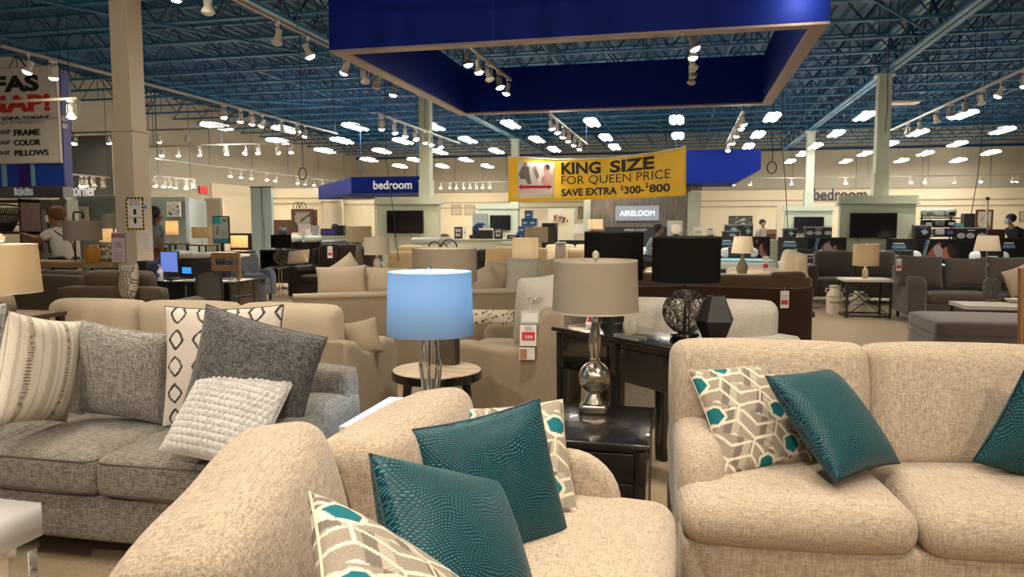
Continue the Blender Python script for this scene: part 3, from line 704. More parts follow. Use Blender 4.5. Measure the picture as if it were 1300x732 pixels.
pillow('pale grey waffle-knit pillow in front of the charcoal pillow', {'tl': (262, 460), 'tr': (374, 482), 'bl': (202, 571)}, (3.1, 3.1, 3.0), .42, .16, weave('pale waffle knit', (.40, .39, .385), (.62, .61, .60), .5), None, waffle, 150, seed=12, pinch=.03)
pillow('fuzzy grey pillow cut off at the left edge of the picture', {'tr': (9, 384), 'tl': (-90, 400), 'br': (0, 500)}, (4.0, 3.9, 3.9), .45, .17, weave('grey faux fur', (.16, .15, .15), (.45, .44, .44), .15, bump=1), seed=13)

# ================================================================== TABLES AND LAMPS NEAR
# white coffee table with acrylic legs
p = W(53, 637, Z=.45); t = thing('coffee_table', 'white lacquer coffee table with clear acrylic legs, bottom left corner', 'table', (p.x - .5, p.y - .35, 0))
cushion('table_top', (0, 0, .385), (1.0, .70, .13), .004, WHITE, t, n=2)
for x in (-.44, .44):
    for y in (-.29, .29):
        MB().box(x - .045, x + .045, y - .045, y + .045, 0, .28).obj('leg', ACRYL, t, bevel=.003); bx('mount_plate', x - .05, x + .05, y - .05, y + .05, .28, .32, CHROME, t)
bx('steel_band', -.47, .47, -.32, .32, .285, .32, CHROME, t)
rg = MB(); rr_ = random.Random(3)
for i in range(2600):
    x, y = rr_.uniform(-1.3, .75), rr_.uniform(-.9, .45); a, l = rr_.uniform(0, 6.28), .03; rg.add([(x - .004, y, 0), (x + .004, y, 0), (x + .02 * math.cos(a), y + .02 * math.sin(a), l)], [(0, 1, 2)])
rug = thing('area_rug', 'white shaggy rug under the white coffee table', 'rug', (t.location.x, t.location.y, .002)); bx('backing', -1.3, .75, -.9, .45, 0, .008, WHITEP, rug); o = rg.obj('pile', WHITEP, rug); o['kind'] = 'stuff'

# white side table between the two near sofas
p = W(478, 529, Z=.58); t = thing('side_table', 'low white side table holding the lamp with glowing blue shade', 'table', (-1.33, 3.36, 0))
bx('table_top', -.20, .22, -.3, .3, .555, .58, WHITE, t, .003)
for x in (-.18, .2):
    for y in (-.28, .28): bx('leg', x - .012, x + .012, y - .012, y + .012, 0, .555, CHROME, t)
bx('lower_shelf', -.18, .2, -.28, .28, .15, .17, WHITE, t)

def drum(name, rt, rb, h, mat, parent, z, trim=None, n=48, liner=None):
    o = MB().lathe([(rb, 0), (rt, h), (rt - .003, h), (rb - .003, 0), (rb, 0)], n, cap=False).obj(name, mat, parent, smooth=True); o.location = (0, 0, z)
    if trim:
        MB().lathe([(rt + .001, h - .008), (rt + .001, h + .001), (rt - .005, h + .001), (rt - .005, h - .008), (rt + .001, h - .008)], n, cap=False).obj('rim_tape', trim, o, smooth=True)
        MB().lathe([(rb + .001, -.001), (rb + .001, .007), (rb - .005, .007), (rb - .005, -.001), (rb + .001, -.001)], n, cap=False).obj('rim_tape', trim, o, smooth=True)
    if liner: MB().lathe([(rb - .004, .002), (rt - .004, h - .002)], n, cap=False).obj('liner', liner, o, smooth=True)
    sp = MB(); 
    for k in range(3): a = k * 2.094; sp.tube([(0, 0, h - .02), ((rt - .003) * math.cos(a), (rt - .003) * math.sin(a), h - .006)], .0016, 4)
    sp.obj('spider', CHROME, o); return o
def bulb(parent, z, c, e, r=.03):
    MB().ball((0, 0, z), r, 12, 8, (1, 1, 1.25)).obj('light_bulb', plain('glowing bulb %.1f' % e, c, .4, emit=c, es=8), parent, smooth=True)
    l = bpy.data.lights.new('bulb_glow', 'POINT'); l.energy = e; l.color = c; l.shadow_soft_size = .06; lo = bpy.data.objects.new('bulb_glow', l); COL.objects.link(lo); lo.parent = parent; lo.location = (0, 0, z + .06)

# blue glowing lamp, base of wavy glass rods
p = W(546, 385, D=3.48); zt = .58
t = thing('table_lamp', 'lamp with glowing pale blue drum shade and wavy clear rod base', 'lamp', (p.x, p.y, zt))
base = MB().lathe([(.075, 0), (.075, .015), (.02, .02)], 24).obj('foot_plate', CHROME, t, smooth=True)
for k in range(14):
    a = 2 * math.pi * k / 14; pts = []; rad = []
    for i in range(25):
        s = i / 24; rr = float(np.interp(s, [0, .15, .35, .5, .65, .8, 1], [.085, .056, .038, .046, .052, .040, .036])); pts.append((rr * math.cos(a), rr * math.sin(a), .015 + s * .375)); rad.append(.0048)
    MB().tube(pts, rad, 8).obj('rod', CHROME if k % 2 else GLASS, t, smooth=True)
MB().lathe([(.045, .385), (.045, .40), (.012, .41), (.012, .50), (.02, .52), (.001, .52)], 20).obj('neck', CHROME, t, smooth=True)
sh = shade_mat('pale shade cloth', (.27, .34, .40), .5)
drum('lamp_shade', .196, .206, .295, sh, t, .405, None)
BL = (.50, .76, 1.0); bulb(t, .56, BL, 6.8)
MB().lathe([(.004, .70), (.008, .705), (.012, .715), (.006, .725), (.001, .727)], 10).obj('finial', CHROME, t, smooth=True)

# black end table
t = thing('end_table', 'glossy black end table with drawers, between the two beige loveseats', 'table', (-.39, 3.36, 0))
MB().prism([(-.265, -.36), (.265, -.36), (.265, .30), (-.265, .30)], 2, .575, .602, .008, 3).obj('table_top', BLACKW, t, smooth=40)
bx('case', -.235, .235, -.31, .28, .14, .575, BLACKW, t, .004)
for x in (-.225, .225):
    for y in (-.30, .27): MB().tube([(x, y, .56), (x, y, .2), (x * 1.03, y * 1.04, 0)], [.026, .024, .018], 8).obj('leg', BLACKW, t, smooth=True)
for z0, z1 in ((.44, .55), (.30, .42), (.16, .28)):
    d_ = bx('drawer', -.20, .20, -.325, -.31, z0, z1, BLACKW, t, .004); MB().tube([(-.05, -.33, (z0 + z1) / 2), (-.05, -.345, (z0 + z1) / 2), (.05, -.345, (z0 + z1) / 2), (.05, -.33, (z0 + z1) / 2)], .004, 6).obj('handle', STEEL, d_)
for z0, z1 in ((.44, .55), (.16, .42)):
    d_ = bx('side_panel', .235, .243, -.27, .24, z0, z1, BLACKW, t, .004)
# brushed nickel lamp
p = W(755, 520, Z=.602); t = thing('table_lamp', 'brushed nickel ball lamp with greige drum shade on the black end table', 'lamp', (p.x, p.y - .02, .602))
cushion('foot_block', (0, 0, .02), (.135, .135, .04), .006, STEEL, t, n=4)
pr = [(.001, .04), (.055, .042), (.05, .052), (.03, .075), (.024, .095), (.026, .108)]
pr += [(.078 * math.cos(a), .165 + .078 * math.sin(a)) for a in [R(-68 + 136 * k / 14) for k in range(15)]]
pr += [(.024, .24), (.020, .246), (.024, .252), (.018, .26), (.026, .30), (.031, .335), (.028, .37), (.019, .41), (.015, .44), (.019, .46), (.032, .474), (.032, .48), (.01, .482), (.008, .56), (.001, .56)]
MB().lathe(pr, 40, cap=False).obj('turned_stem', STEEL, t, smooth=True)
GREIGESH = shade_mat('greige shade satin', (.36, .31, .245), .12)
drum('lamp_shade', .197, .206, .245, GREIGESH, t, .485, plain('greige rim', (.52, .45, .36), .6), liner=plain('white shade liner', (.6, .55, .48), .7))
MB().tube([(0, 0, .55), (0, 0, .74)], .003, 6).obj('harp', STEEL, t)
MB().lathe([(.005, .722), (.008, .73), (.016, .742), (.018, .755), (.014, .767), (.004, .775), (.001, .776)], 12).obj('finial', plain('crystal finial', (.85, .78, .6), .1, trans=.6), t, smooth=True)
# black corner console
A = W(700, 414, Z=.83); B = W(853, 441, Z=.83); A.z = B.z = 0
dx = (B - A); L = dx.length; ang = math.atan2(dx.y, dx.x)
t = thing('console_table', 'tall black console table standing diagonally behind the end table', 'table', A, ang)
Lc = L + .12
MB().prism([(-.0, 0), (Lc, 0), (Lc, .47), (0, .47)], 2, .80, .83, .01, 3).obj('table_top', BLACKW, t, smooth=40)
ar = [(.03, .80), (Lc - .03, .80)] + [(Lc - .03 - (Lc - .06) * k / 2, .53) for k in range(0, 1)]
MB().prism([(.03, .795), (Lc - .03, .795), (Lc - .03, .56), (Lc / 2 + .06, .57), (Lc / 2 - .06, .57), (.03, .56)], 1, .02, .045).obj('apron', BLACKW, t)
bx('rear_apron', .03, Lc - .03, .42, .445, .6, .795, BLACKW, t)
for x in (.03, .99 * Lc / 2 - .03, Lc - .11):
    for y in (.015, .40):
        MB().prism([(x, .79), (x + .085, .79), (x + .075, .1), (x + .085, 0), (x + .02, 0), (x + .01, .1)], 1, y, y + .05, .006, 2).obj('leg', BLACKW, t, smooth=40)
for y0 in (.01,):
    for x0, x1 in ((.10, Lc / 2 - .06), (Lc / 2 + .05, Lc - .14)): bx('drawer', x0, x1, y0, y0 + .012, .62, .77, BLACKW, t, .004)
con = t; cM = Matrix.Translation(A) @ Matrix.Rotation(ang, 4, 'Z')
def on_con(px, py, z=.83): return W(px, py, Z=z)
# black lamp on the console (further)
BSH = shade_mat('black shade', (.012, .011, .010), .02); BRIM = plain('black rim', (.02, .018, .015), .5)
p = W(778, 417, D=4.95); p = W(778, 413, Z=.83)
t = thing('table_lamp', 'black lamp with black drum shade standing on the black console', 'lamp', p)
MB().lathe([(.085, 0), (.085, .02), (.075, .03), (.075, .12), (.02, .14), (.012, .2), (.012, .48), (.001, .48)], 24).obj('base', BLACKM, t, smooth=True)
d_ = p.xy.length * math.cos(R(5)); k = d_ / F
drum('lamp_shade', 37 * k, 37 * k, 60 * k * 1.02, BSH, t, W(778, 346, D=d_ * .99).z - .83 - .05, BRIM, liner=plain('gold liner', (.3, .24, .15), .6))
# woven ball lamp
p = W(869, 431, Z=.83); t = thing('table_lamp', 'woven dark wire ball lamp with large black drum shade on the console', 'lamp', p); d_ = W(869, 431, Z=.83).dot(_h); k = d_ / F
MB().lathe([(.001, 0), (.085, 0), (.088, .012), (.07, .02), (.088, .028), (.08, .04), (.001, .042)], 28).obj('foot', BLACKW, t, smooth=True)
rb_ = 28 * k; sp = MB(); rr_ = random.Random(5)
for i in range(46):
    ax = Vector((rr_.gauss(0, 1), rr_.gauss(0, 1), rr_.gauss(0, .6))).normalized(); u = ax.orthogonal().normalized(); v = ax.cross(u); off = rr_.uniform(-.7, .7); rad = math.sqrt(1 - off * off)
    ph = rr_.uniform(0, 6); sp.tube([(ax * off + (u * math.cos(a) + v * math.sin(a)) * rad + Vector((rr_.uniform(-.03, .03),) * 3)) * rb_ + Vector((0, 0, .04 + rb_)) for a in [ph + 6.283 * j / 14 for j in range(14)]], .0016, 4, closed=True)
o = sp.obj('wire_ball', plain('dark bronze wire', (.06, .045, .038), .4, .4), t); o['kind'] = 'stuff'
for i in range(4):
    a = i * math.pi / 4; MB().tube([((rb_ * math.cos(a) * math.cos(q)), (rb_ * math.sin(a) * math.cos(q)), rb_ * math.sin(q) + .04 + rb_) for q in [6.283 * j / 24 for j in range(24)]], .0028, 5, closed=True).obj('rib', BLACKM, t)
MB().tube([(0, 0, .04), (0, 0, .5)], .008, 8).obj('stem', BLACKM, t)
zb = W(869, 358, D=d_).z - .83; zt_ = W(869, 300, D=d_).z - .83
drum('lamp_shade', 42.5 * k, 42.5 * k, zt_ - zb, BSH, t, zb, BRIM, liner=plain('pale liner', (.75, .7, .62), .6))
# glass sculpture on the console
p = W(800, 430, Z=.83); t = thing('glass_ornament', 'jagged clear glass ornament on a glass slab, on the black console', 'ornament', p, ang)
CG = plain('smoky crystal', (.8, .9, .88), .06, trans=.85)
bx('slab', -.11, .10, -.03, .04, 0, .022, CG, t, .003)
bm = bmesh.new(); bmesh.ops.create_icosphere(bm, subdivisions=2, radius=.052)
for v in bm.verts: v.co *= rr_.uniform(.82, 1.12); v.co.x *= 1.25; v.co.y *= .45; v.co.z = max(-.045, v.co.z * 1.05)
me = bpy.data.meshes.new('crystal'); bm.to_mesh(me); bm.free(); o = link('crystal', me, plain('rough crystal', (.75, .72, .62), .12, trans=.6), t); o.location = (0, .005, .066)
# faceted black vase
p = W(908, 436, Z=.83); p.y += .02; t = thing('vase', 'matt black faceted geometric vase behind the loveseat cushion', 'vase', p + Vector((-.0, 0, 0)))
MB().lathe([(.06, 0), (.115, .13), (.055, .27), (.045, .27), (.09, .13), (.05, .02)], 5, Matrix.Rotation(.5, 4, 'Z')).obj('faceted_body', BLACKM, t)
# tilted price card
p = W(748, 412, Z=.83); t = thing('price_card', 'small white price card with red print leaning on the black console', 'sign', p, R(-35))
c_ = bx('card', -.035, .035, 0, .003, 0, .10, PAPERW, t); c_.rotation_euler = (R(-25), 0, 0)
o = bx('red_block', -.025, .025, -.002, 0, .02, .055, RED, c_)
# round wood-top side table
p = W(555, 468, Z=.555); t = thing('round_side_table', 'round side table with pale wood top and black angled legs', 'table', (p.x, p.y, 0)); k = p.dot(_h) / F
MB().lathe([(.001, .549), (58 * k - .004, .549), (58 * k, .545), (58 * k, .50), (58 * k - .01, .493), (.001, .493)], 48).obj('rim', BLACKW, t, smooth=40)
MB().lathe([(.001, .556), (58 * k - .012, .556), (58 * k - .008, .553), (58 * k - .008, .549), (.001, .549)], 48).obj('table_top', wood('pale oak top', (.42, .32, .21), (.62, .51, .37), .45, 'X', 5), t, smooth=40)
for i in range(4):
    a = i * math.pi / 2 + .5; c, s = math.cos(a), math.sin(a)
    for q in (-.09, .09):
        MB().tube([(.19 * c - q * .6 * s, .19 * s + q * .6 * c, .495), (.24 * c + q * .2 * s, .24 * s - q * .2 * c, 0)], .021, 6).obj('leg', BLACKM, t)
# patterned column lamp with big taupe shade
p = W(562, 463, Z=.556); p = Vector((p.x, p.y + .06, .556)); dd = p.dot(_h); k = dd / F
t = thing('table_lamp', 'tall lamp with wide taupe drum shade behind the blue lamp, mosaic base', 'lamp', p)
o = bx('column_base', -.088, .088, -.05, .05, 0, .42, plain('dark mosaic ground', (.03, .025, .02), .5), t)
rr_ = random.Random(9); z = .005
tm = MB()
while z < .41:
    h_ = rr_.uniform(.014, .024); x = -.086
    while x < .08:
        w_ = min(rr_.uniform(.012, .03), .088 - x); tm.box(x, x + w_ - .003, -.055, -.05, z, z + h_ - .003); x += w_
    z += h_
tl_ = tm.obj('mosaic_tiles', plain('bronze mosaic chip', (.16, .13, .095), .35, .5), t); tl_['kind'] = 'stuff'
MB().tube([(0, 0, .42), (0, 0, .62)], .008, 8).obj('stem', GOLD, t)
TSH = shade_mat('taupe shade cloth', (.37, .31, .235), .1)
zb = W(550, 345, D=dd).z - .556; zt_ = W(550, 315, D=dd).z - .556
o = drum('lamp_shade', 41 * k, 41 * k, .22, TSH, t, zt_ - .22, None, liner=plain('pale liner', (.75, .7, .62), .6))
# lamp cut by the left edge
p = W(6, 372, D=4.75); t0 = thing('end_table', 'dark end table at the far left behind the grey sofa', 'table', (p.x, p.y, 0))
zt = W(8, 398, D=4.75).z; bx('table_top', -.26, .26, -.22, .22, zt - .03, zt, wood('dark walnut', (.05, .03, .018), (.1, .06, .035), .4), t0, .004)
for x in (-.23, .23):
    for y in (-.19, .19): bx('leg', x - .02, x + .02, y - .02, y + .02, 0, zt - .03, BLACKW, t0)
t = thing('table_lamp', 'lamp with cream drum shade and grey stone base at the left edge', 'lamp', (p.x, p.y, zt))
MB().lathe([(.05, 0), (.062, .02), (.058, .06), (.05, .1), (.03, .13), (.012, .14), (.012, .2), (.001, .2)], 16).obj('stone_base', plain('grey textured stone', (.22, .20, .17), .8, bump=.8, bscale=60, var=.4), t, smooth=True)
drum('lamp_shade', .195, .212, .31, shade_mat('cream shade cloth', (.66, .56, .40), .3), t, W(8, 371, D=4.75).z - zt, plain('cream rim', (.7, .62, .48), .6))
MB().lathe([(.004, .46), (.02, .475), (.018, .5), (.002, .515)], 10).obj('finial', plain('crystal finial', (.85, .78, .6), .1, trans=.6), t, smooth=True)
t.children[-1].location.z = W(8, 307, D=4.75).z - zt - .455; MB().tube([(0, 0, .15), (0, 0, W(8, 307, D=4.75).z - zt + .01)], .003, 6).obj('harp', STEEL, t)
bulb(t, .28, (1, .75, .45), 1.2)
# ================================================================== GENERIC UPHOLSTERY
def sofa(name, label, cat, loc, rz, w, d, mat, n=2, sh=.46, ah=.64, aw=.2, bh=.82, ch=.93, arm='box', backc=True, pip=None, skirt=False, cushw=.012, armless=False, cmat=None, nb=None):
    """faces -y; back at +y"""
    t = thing(name, label, cat, loc, rz); zb = .04 if skirt else .12; cmat = cmat or mat; aw0 = 0 if armless else aw
    cushion('base', (0, 0, (zb + sh - .14) / 2), (w - .04, d - .06, sh - .14 - zb), .03, mat, t, n=6)
    if not skirt:
        for x in (-w / 2 + .1, w / 2 - .1):
            for y in (-d / 2 + .1, d / 2 - .1): MB().lathe([(.018, 0), (.028, zb + .01)], 8, Matrix.Translation((x, y, 0))).obj('foot', DARKF, t)
    cushion('back_frame', (0, d / 2 - .11, (zb + bh) / 2), (w - .02, .2, bh - zb), .05, mat, t, (0, .01, .01), n=8)
    if not armless:
        for s in (-1, 1):
            x0 = s * (w / 2 - aw / 2)
            if arm == 'box': 
                a = link('arm', cushion_mesh('arm', aw, d, ah - zb, .05, (.01, .01, .02), 8), mat, t); a.location = (x0, 0, (zb + ah) / 2)
            elif arm == 'scoop':
                p = [(d / 2, zb), (d / 2, bh)] + [(d / 2 - .12 - (d - .30) * k / 10, ah - .03 + (bh - ah + .03) * (1 - smooth(0, 1, np.array(k / 4.)).item()) + .05 * smooth(.4, 1, np.array(k / 10.)).item()) for k in range(11)] + [(-d / 2 + .06, ah - .01), (-d / 2 + .01, ah - .10), (-d / 2, ah - .2), (-d / 2, zb)]
                MB().prism(p, 0, x0 - aw / 2, x0 + aw / 2, .05, 4).obj('arm', mat, t, smooth=60)
            elif arm == 'roll':
                m = MB(); pr = [(x0 - aw / 2 + .02, zb), (x0 + aw / 2 - .02, zb), (x0 + aw / 2 - .02, ah - .12)] + [(x0 + (aw / 2 + .02) * math.cos(R(q)), ah - .10 + .10 * math.sin(R(q))) for q in range(-10, 191, 25)] + [(x0 - aw / 2 + .02, ah - .12)]
                m.prism(pr, 1, -d / 2, d / 2 - .05, .02, 2).obj('arm', mat, t, smooth=50)
    iw = (w - 2 * aw0) / n
    for i in range(n):
        x = -w / 2 + aw0 + iw * (i + .5)
        c = cushion('seat_cushion', (x, -.10, sh - .07), (iw - .006, d - .24, .15), .045, cmat, t, (0, .01, .02), 9, wr=.004, seed=i)
        if pip: MB().tube(rrect(iw - .02, d - .25, .05, .055), .005, 5, closed=True).obj('piping', pip, c)
    if backc:
        nb = nb or n; ib = (w - 2 * aw0 * (.55 if arm == 'scoop' else 1)) / nb
        for i in range(nb):
            x = -ib * nb / 2 + ib * (i + .5)
            c = cushion('back_cushion', (x, d / 2 - .27, (sh + ch) / 2 + .01), (ib - .006, .2, ch - sh), .07, cmat, t, (0, .05, .01), 11, (R(-10), 0, 0), wr=cushw, seed=i + 3)
            if pip: MB().tube([(a, -.075, b) for a, b, _ in rrect(ib - .05, ch - sh - .04, .06, 0)], .005, 5, closed=True).obj('piping', pip, c)
    return t
def tpil(label, px, py, D, s, mat, yaw=0, lean=R(-15), roll=0, t=.14, func=None, seed=0, n=16, s2=None, group=None, name='throw_pillow'):
    """pillow whose centre is seen at px,py"""
    c = W(px, py, D=D); o = link(name, pillow_mesh(name, s, s2 or s, t, n if func is None else 60, func, None, seed), mat)
    o.matrix_world = Matrix.Translation(c) @ Matrix.Rotation(yaw, 4, 'Z') @ Matrix.Rotation(lean, 4, 'X') @ Matrix.Rotation(R(90), 4, 'X') @ Matrix.Rotation(roll, 4, 'Z')
    return tag(o, label, 'pillow', group)
def hangtag(label, px, py, D, h=.22, w=.075, rz=0, loop=True):
    p = W(px, py, D=D); t = thing('price_tag', label, 'price tag', p, YAW + rz)
    bx('upper_card', -w / 2, w / 2, -.002, .002, h * .28, h * .5, PAPERW, t); bx('price_card', -w / 2, w / 2, -.003, .001, -h * .28, h * .26, PAPERW, t)
    bx('red_block', -w * .4, w * .4, -.005, -.003, -h * .12, h * .08, RED, t)
    for k in range(3): bx('text_line', -w * .35, w * (.3 - .08 * k), -.005, -.003, h * (.14 + .03 * k), h * (.148 + .03 * k), plain('grey print', (.25, .24, .25), .5), t)
    MB().tube([(0, 0, h * .48), (.004, .01, h * .62), (0, .03, h * .8)], .0012, 4).obj('cord', PAPERW, t)
    return t
# cream sofa whose back is turned, right behind the grey sofa
PIPB = plain('tan piping', (.30, .24, .17), .8)
m0 = sofa('sofa', 'cream three-cushion sofa seen from behind, just behind the grey sofa', 'sofa', (-3.36, 4.80, 0), R(180), 2.50, .90, KHAKI, 3, ah=.66, aw=.2, bh=.74, ch=.93, arm='scoop', cmat=CREAM, pip=PIPB, skirt=True)
for c in [c for c in m0.children if c.name.startswith('back_cushion')]: c.location.z += .02; c.rotation_euler = (R(-4), 0, 0); c.location.y += .1
tpil('small khaki pillow behind the scooped arm of the cream sofa', 459, 429, 5.15, .26, KHAKI, R(35), R(-20), .15, seed=3)
# cream sofa further back seen from behind
P1 = W(370, 376, Z=.80); P2 = W(683, 368, Z=.80); P1.z = P2.z = 0; dv = P2 - P1; an = math.atan2(dv.y, dv.x); nn = Vector((-dv.y, dv.x, 0)).normalized()
m1 = sofa('sofa', 'long cream sofa seen from behind, left behind the blue lamp', 'sofa', (P1 + P2) / 2 + nn * .47, an + math.pi, dv.length, .94, KHAKI, 3, ah=.66, bh=.80, arm='box', backc=False, cmat=CREAM, skirt=True)
cushion('top_rail', (0, .37, .79), (dv.length - .02, .2, .05), .02, CREAM, m1, n=6)
def m1p(px, py): return P1 + nn * .25
for i, (px, py, s, yw, ro, lab) in enumerate([(452 - 18, 358, .52, 20, .04, 'large cream pillow on the far cream sofa, left of the blue lamp'), (487, 359, .50, 26, -.05, 'second large cream pillow touching the blue lamp shade'), (440, 349, .36, 30, .6, 'cream pillow corner poking up behind the large cream pillows'), (615, 357, .32, 25, .4, 'small cream pillow just right of the blue lamp'), (640, 352, .36, 30, -.1, 'cream pillow partly hidden, right of the small cream pillow'), (665, 351, .43, 22, -.08, 'pinched cream pillow in front, left of the greige lamp'), (697, 350, .40, 50, .1, 'cream pillow at the end of the far cream sofa')]):
    tpil(lab, px, py, 7.6 + (px - 430) * .0035 + (.25 if i in (2, 4) else 0), s, CREAM if i != 5 else GREIGE, R(yw), R(-8), ro, .2, seed=i + 30, s2=.34 if i < 2 else None, group='cream pillows on the far cream sofa')
# wide armchair facing left with hanging price tag
m2 = sofa('armchair', 'wide khaki armchair with sloping side, left of the black console', 'armchair', (-1.33, 6.02, 0), R(-90), 1.45, .98, KHAKI, 1, ah=.60, aw=.18, bh=.88, ch=.98, arm='scoop', cmat=CREAM, backc=False, skirt=True)
tpil('cream tied back pillow of the khaki armchair, with a knotted bow', 684, 392, 5.75, .55, GREIGE, R(-40), R(-12), .15, .24, seed=41)
kn = thing('bow', 'small knotted cloth bow on the cream armchair pillow', 'bow', W(679, 380, D=5.52), YAW)
for s in (-1, 1): MB().tube([(0, 0, 0), (s * .03, -.01, .022), (s * .055, 0, .012), (s * .045, 0, -.008), (0, 0, 0)], .011, 6).obj('loop', GREIGE, kn, smooth=True)
MB().ball((0, -.008, 0), .014).obj('knot', GREIGE, kn, smooth=True)
tpil('long dotted cream bolster pillow in the khaki armchair', 622, 402, 6.2, .42, PRINT, R(10), R(-20), 0, .08, lambda x, y: np.where((((np.sin(x * 110 + 2 * np.sin(x * 37)) * np.sin(y * 90 + np.floor(x * 22) * 2)) > .6))[:, None], np.array((.12, .10, .08)), np.array((.62, .55, .44))), seed=5, s2=.13)
t = thing('price_tag', 'three-part hanging price tag with red price on the khaki armchair', 'price tag', W(672, 425, D=5.36), YAW)
k = 5.36 / F
bx('sleeve_card', -11 * k, 12 * k, -.002, .002, 15 * k, 32 * k, plain('clear sleeve', (.6, .58, .56), .2), t); bx('info_card', -9 * k, 10 * k, -.004, -.002, 17 * k, 28 * k, PAPERW, t)
c_ = bx('price_card', -12 * k, 9 * k, -.002, .002, -14 * k, 13 * k, PAPERW, t); bx('red_block', -9.5 * k, 7 * k, -.004, -.002, -7 * k, 4 * k, RED, c_)
text('599', -6 * k, 4 * k, -.004, -5 * k, -.5 * k, PAPERW, c_, .01, thick=.002)
for q in range(3): bx('text_line', -6 * k, (4 - q) * k, -.004, -.002, (6 + 2 * q) * k, (6.7 + 2 * q) * k, plain('grey print', (.25, .24, .25), .5), c_)
c_ = bx('photo_card', -13 * k, 7 * k, -.002, .002, -32 * k, -16 * k, PAPERW, t); bx('photo', -12 * k, -3 * k, -.004, -.002, -31 * k, -18 * k, plain('skin-tone photo print', (.45, .22, .13), .5), c_)
MB().tube([(0, 0, 30 * k), (.01, 0, 38 * k), (.02, .05, 46 * k)], .002, 4).obj('cord', PAPERW, t)
# pale sofa behind the black console
g0 = sofa('sofa', 'pale grey piped sofa seen from behind, right of the faceted vase', 'sofa', (.04, 5.85, 0), R(180), 1.56, .9, GREIGE, 2, ah=.6, aw=.16, bh=.72, ch=.94, arm='box', pip=BLACKT)
for c in [c for c in g0.children if c.name.startswith('back_cushion')]: c.location.y += .1; c.rotation_euler = (R(-4), 0, 0)
hangtag('white price tag with red price on the back of the brown sofa', 996, 383, 7.27, .22, .085)
# brown sofa seen from behind
br = sofa('sofa', 'dark brown plush sofa seen from behind, centre right', 'sofa', (-.02, 8.2, 0), R(180), 2.55, .95, BROWN, 3, ah=.7, aw=.28, bh=.94, ch=.97, arm='roll', skirt=True)
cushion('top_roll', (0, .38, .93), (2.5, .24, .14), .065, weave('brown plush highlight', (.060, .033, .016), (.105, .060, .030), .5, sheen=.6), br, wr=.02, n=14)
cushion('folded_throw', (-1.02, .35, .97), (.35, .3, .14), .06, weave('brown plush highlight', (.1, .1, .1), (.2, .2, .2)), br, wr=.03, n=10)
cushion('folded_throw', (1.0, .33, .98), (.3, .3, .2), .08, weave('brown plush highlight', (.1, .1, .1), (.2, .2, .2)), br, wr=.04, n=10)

# ---------------------------------------------------------------- generic lamp
def lamp(label, px, y0, y1, y2, y3, D, w0, w1, shade, base='gourd', bmat=None, lit=0, z=None, rect=False):
    """px column; y0 shade top, y1 shade bottom, y2 base foot; y3 finial; w0,w1 shade widths px"""
    k = D / F; pt = W(px, y2, D=D); zf = pt.z if z is None else z
    t = thing('table_lamp', label, 'lamp', (pt.x, pt.y, zf), YAW if rect else 0)
    zs0 = W(px, y1, D=D).z - zf; zs1 = W(px, y0, D=D).z - zf
    if rect:
        hw = w1 * k / 2; m = MB(); q = hw * .6
        for (x0, x1, a, b) in ((-hw, hw, -q, -q + .004), (-hw, hw, q - .004, q), (-hw, -hw + .004, -q, q), (hw - .004, hw, -q, q)): m.box(x0, x1, a, b, 0, zs1 - zs0)
        o = m.obj('lamp_shade', shade, t); o.location = (0, 0, zs0); o['kind'] = 'stuff'; del o['kind']
    else: drum('lamp_shade', w0 * k / 2, w1 * k / 2, zs1 - zs0, shade, t, zs0, n=32)
    h = zs0; pr = {'gourd': [(.001, 0), (.32, 0), (.36, .06), (.5, .2), (.62, .38), (.5, .55), (.25, .72), (.14, .85), (.14, 1.0), (.001, 1.0)],
        'bottle': [(.001, 0), (.5, 0), (.52, .03), (.52, .62), (.42, .72), (.2, .8), (.2, .92), (.1, .95), (.1, 1.0), (.001, 1.0)],
        'stick': [(.001, 0), (.5, 0), (.5, .05), (.12, .1), (.08, .4), (.1, .6), (.07, 1.0), (.001, 1.0)],
        'cone': [(.001, 0), (.45, 0), (.45, .05), (.38, .3), (.28, .6), (.2, .85), (.08, .9), (.08, 1.0), (.001, 1.0)],
        'urn': [(.001, 0), (.4, 0), (.3, .08), (.5, .3), (.5, .5), (.3, .75), (.15, .85), (.1, 1), (.001, 1)]}[base]
    sc = min(.16, max(.05, h * .42)); MB().lathe([(r * sc if r > .01 else .001, q * h) for r, q in pr], 20, cap=False).obj('lamp_base', bmat or STEEL, t, smooth=True)
    if y3: MB().lathe([(.003, zs1 - .01), (.008, zs1 + .005), (.003, zs1 + .03), (.001, zs1 + .03)], 8).tube([(0, 0, h), (0, 0, zs1)], .003, 5).obj('finial', STEEL, t)
    if lit: bulb(t, (zs0 + zs1) / 2 - .04, (1, .78, .48), lit, .025)
    return t
SH_C = shade_mat('linen shade cloth', (.70, .60, .45), .3); SH_W = shade_mat('white shade cloth', (.80, .74, .64), .3); SH_T = shade_mat('tan shade cloth', (.50, .42, .28), .25); SH_G = shade_mat('grey shade cloth', (.35, .31, .27), .1)
STONE = plain('whitewashed stone', (.48, .42, .33), .7, bump=.3, var=.25, bscale=30); GREENG = plain('green brown glaze', (.16, .14, .07), .25, var=.5, bscale=50)
def simple_table(name, label, loc, w, d, h, top, leg, rz=0, lt=.03, th=.03, cat='table', shelf=None):
    t = thing(name, label, cat, loc, rz); bx('table_top', -w / 2, w / 2, -d / 2, d / 2, h - th, h, top, t, .004)
    for x in (-w / 2 + lt, w / 2 - lt):
        for y in (-d / 2 + lt, d / 2 - lt): bx('leg', x - lt / 2, x + lt / 2, y - lt / 2, y + lt / 2, 0, h - th, leg, t)
    if shelf: bx('lower_shelf', -w / 2 + lt, w / 2 - lt, -d / 2 + lt, d / 2 - lt, shelf, shelf + .02, top, t)
    return t
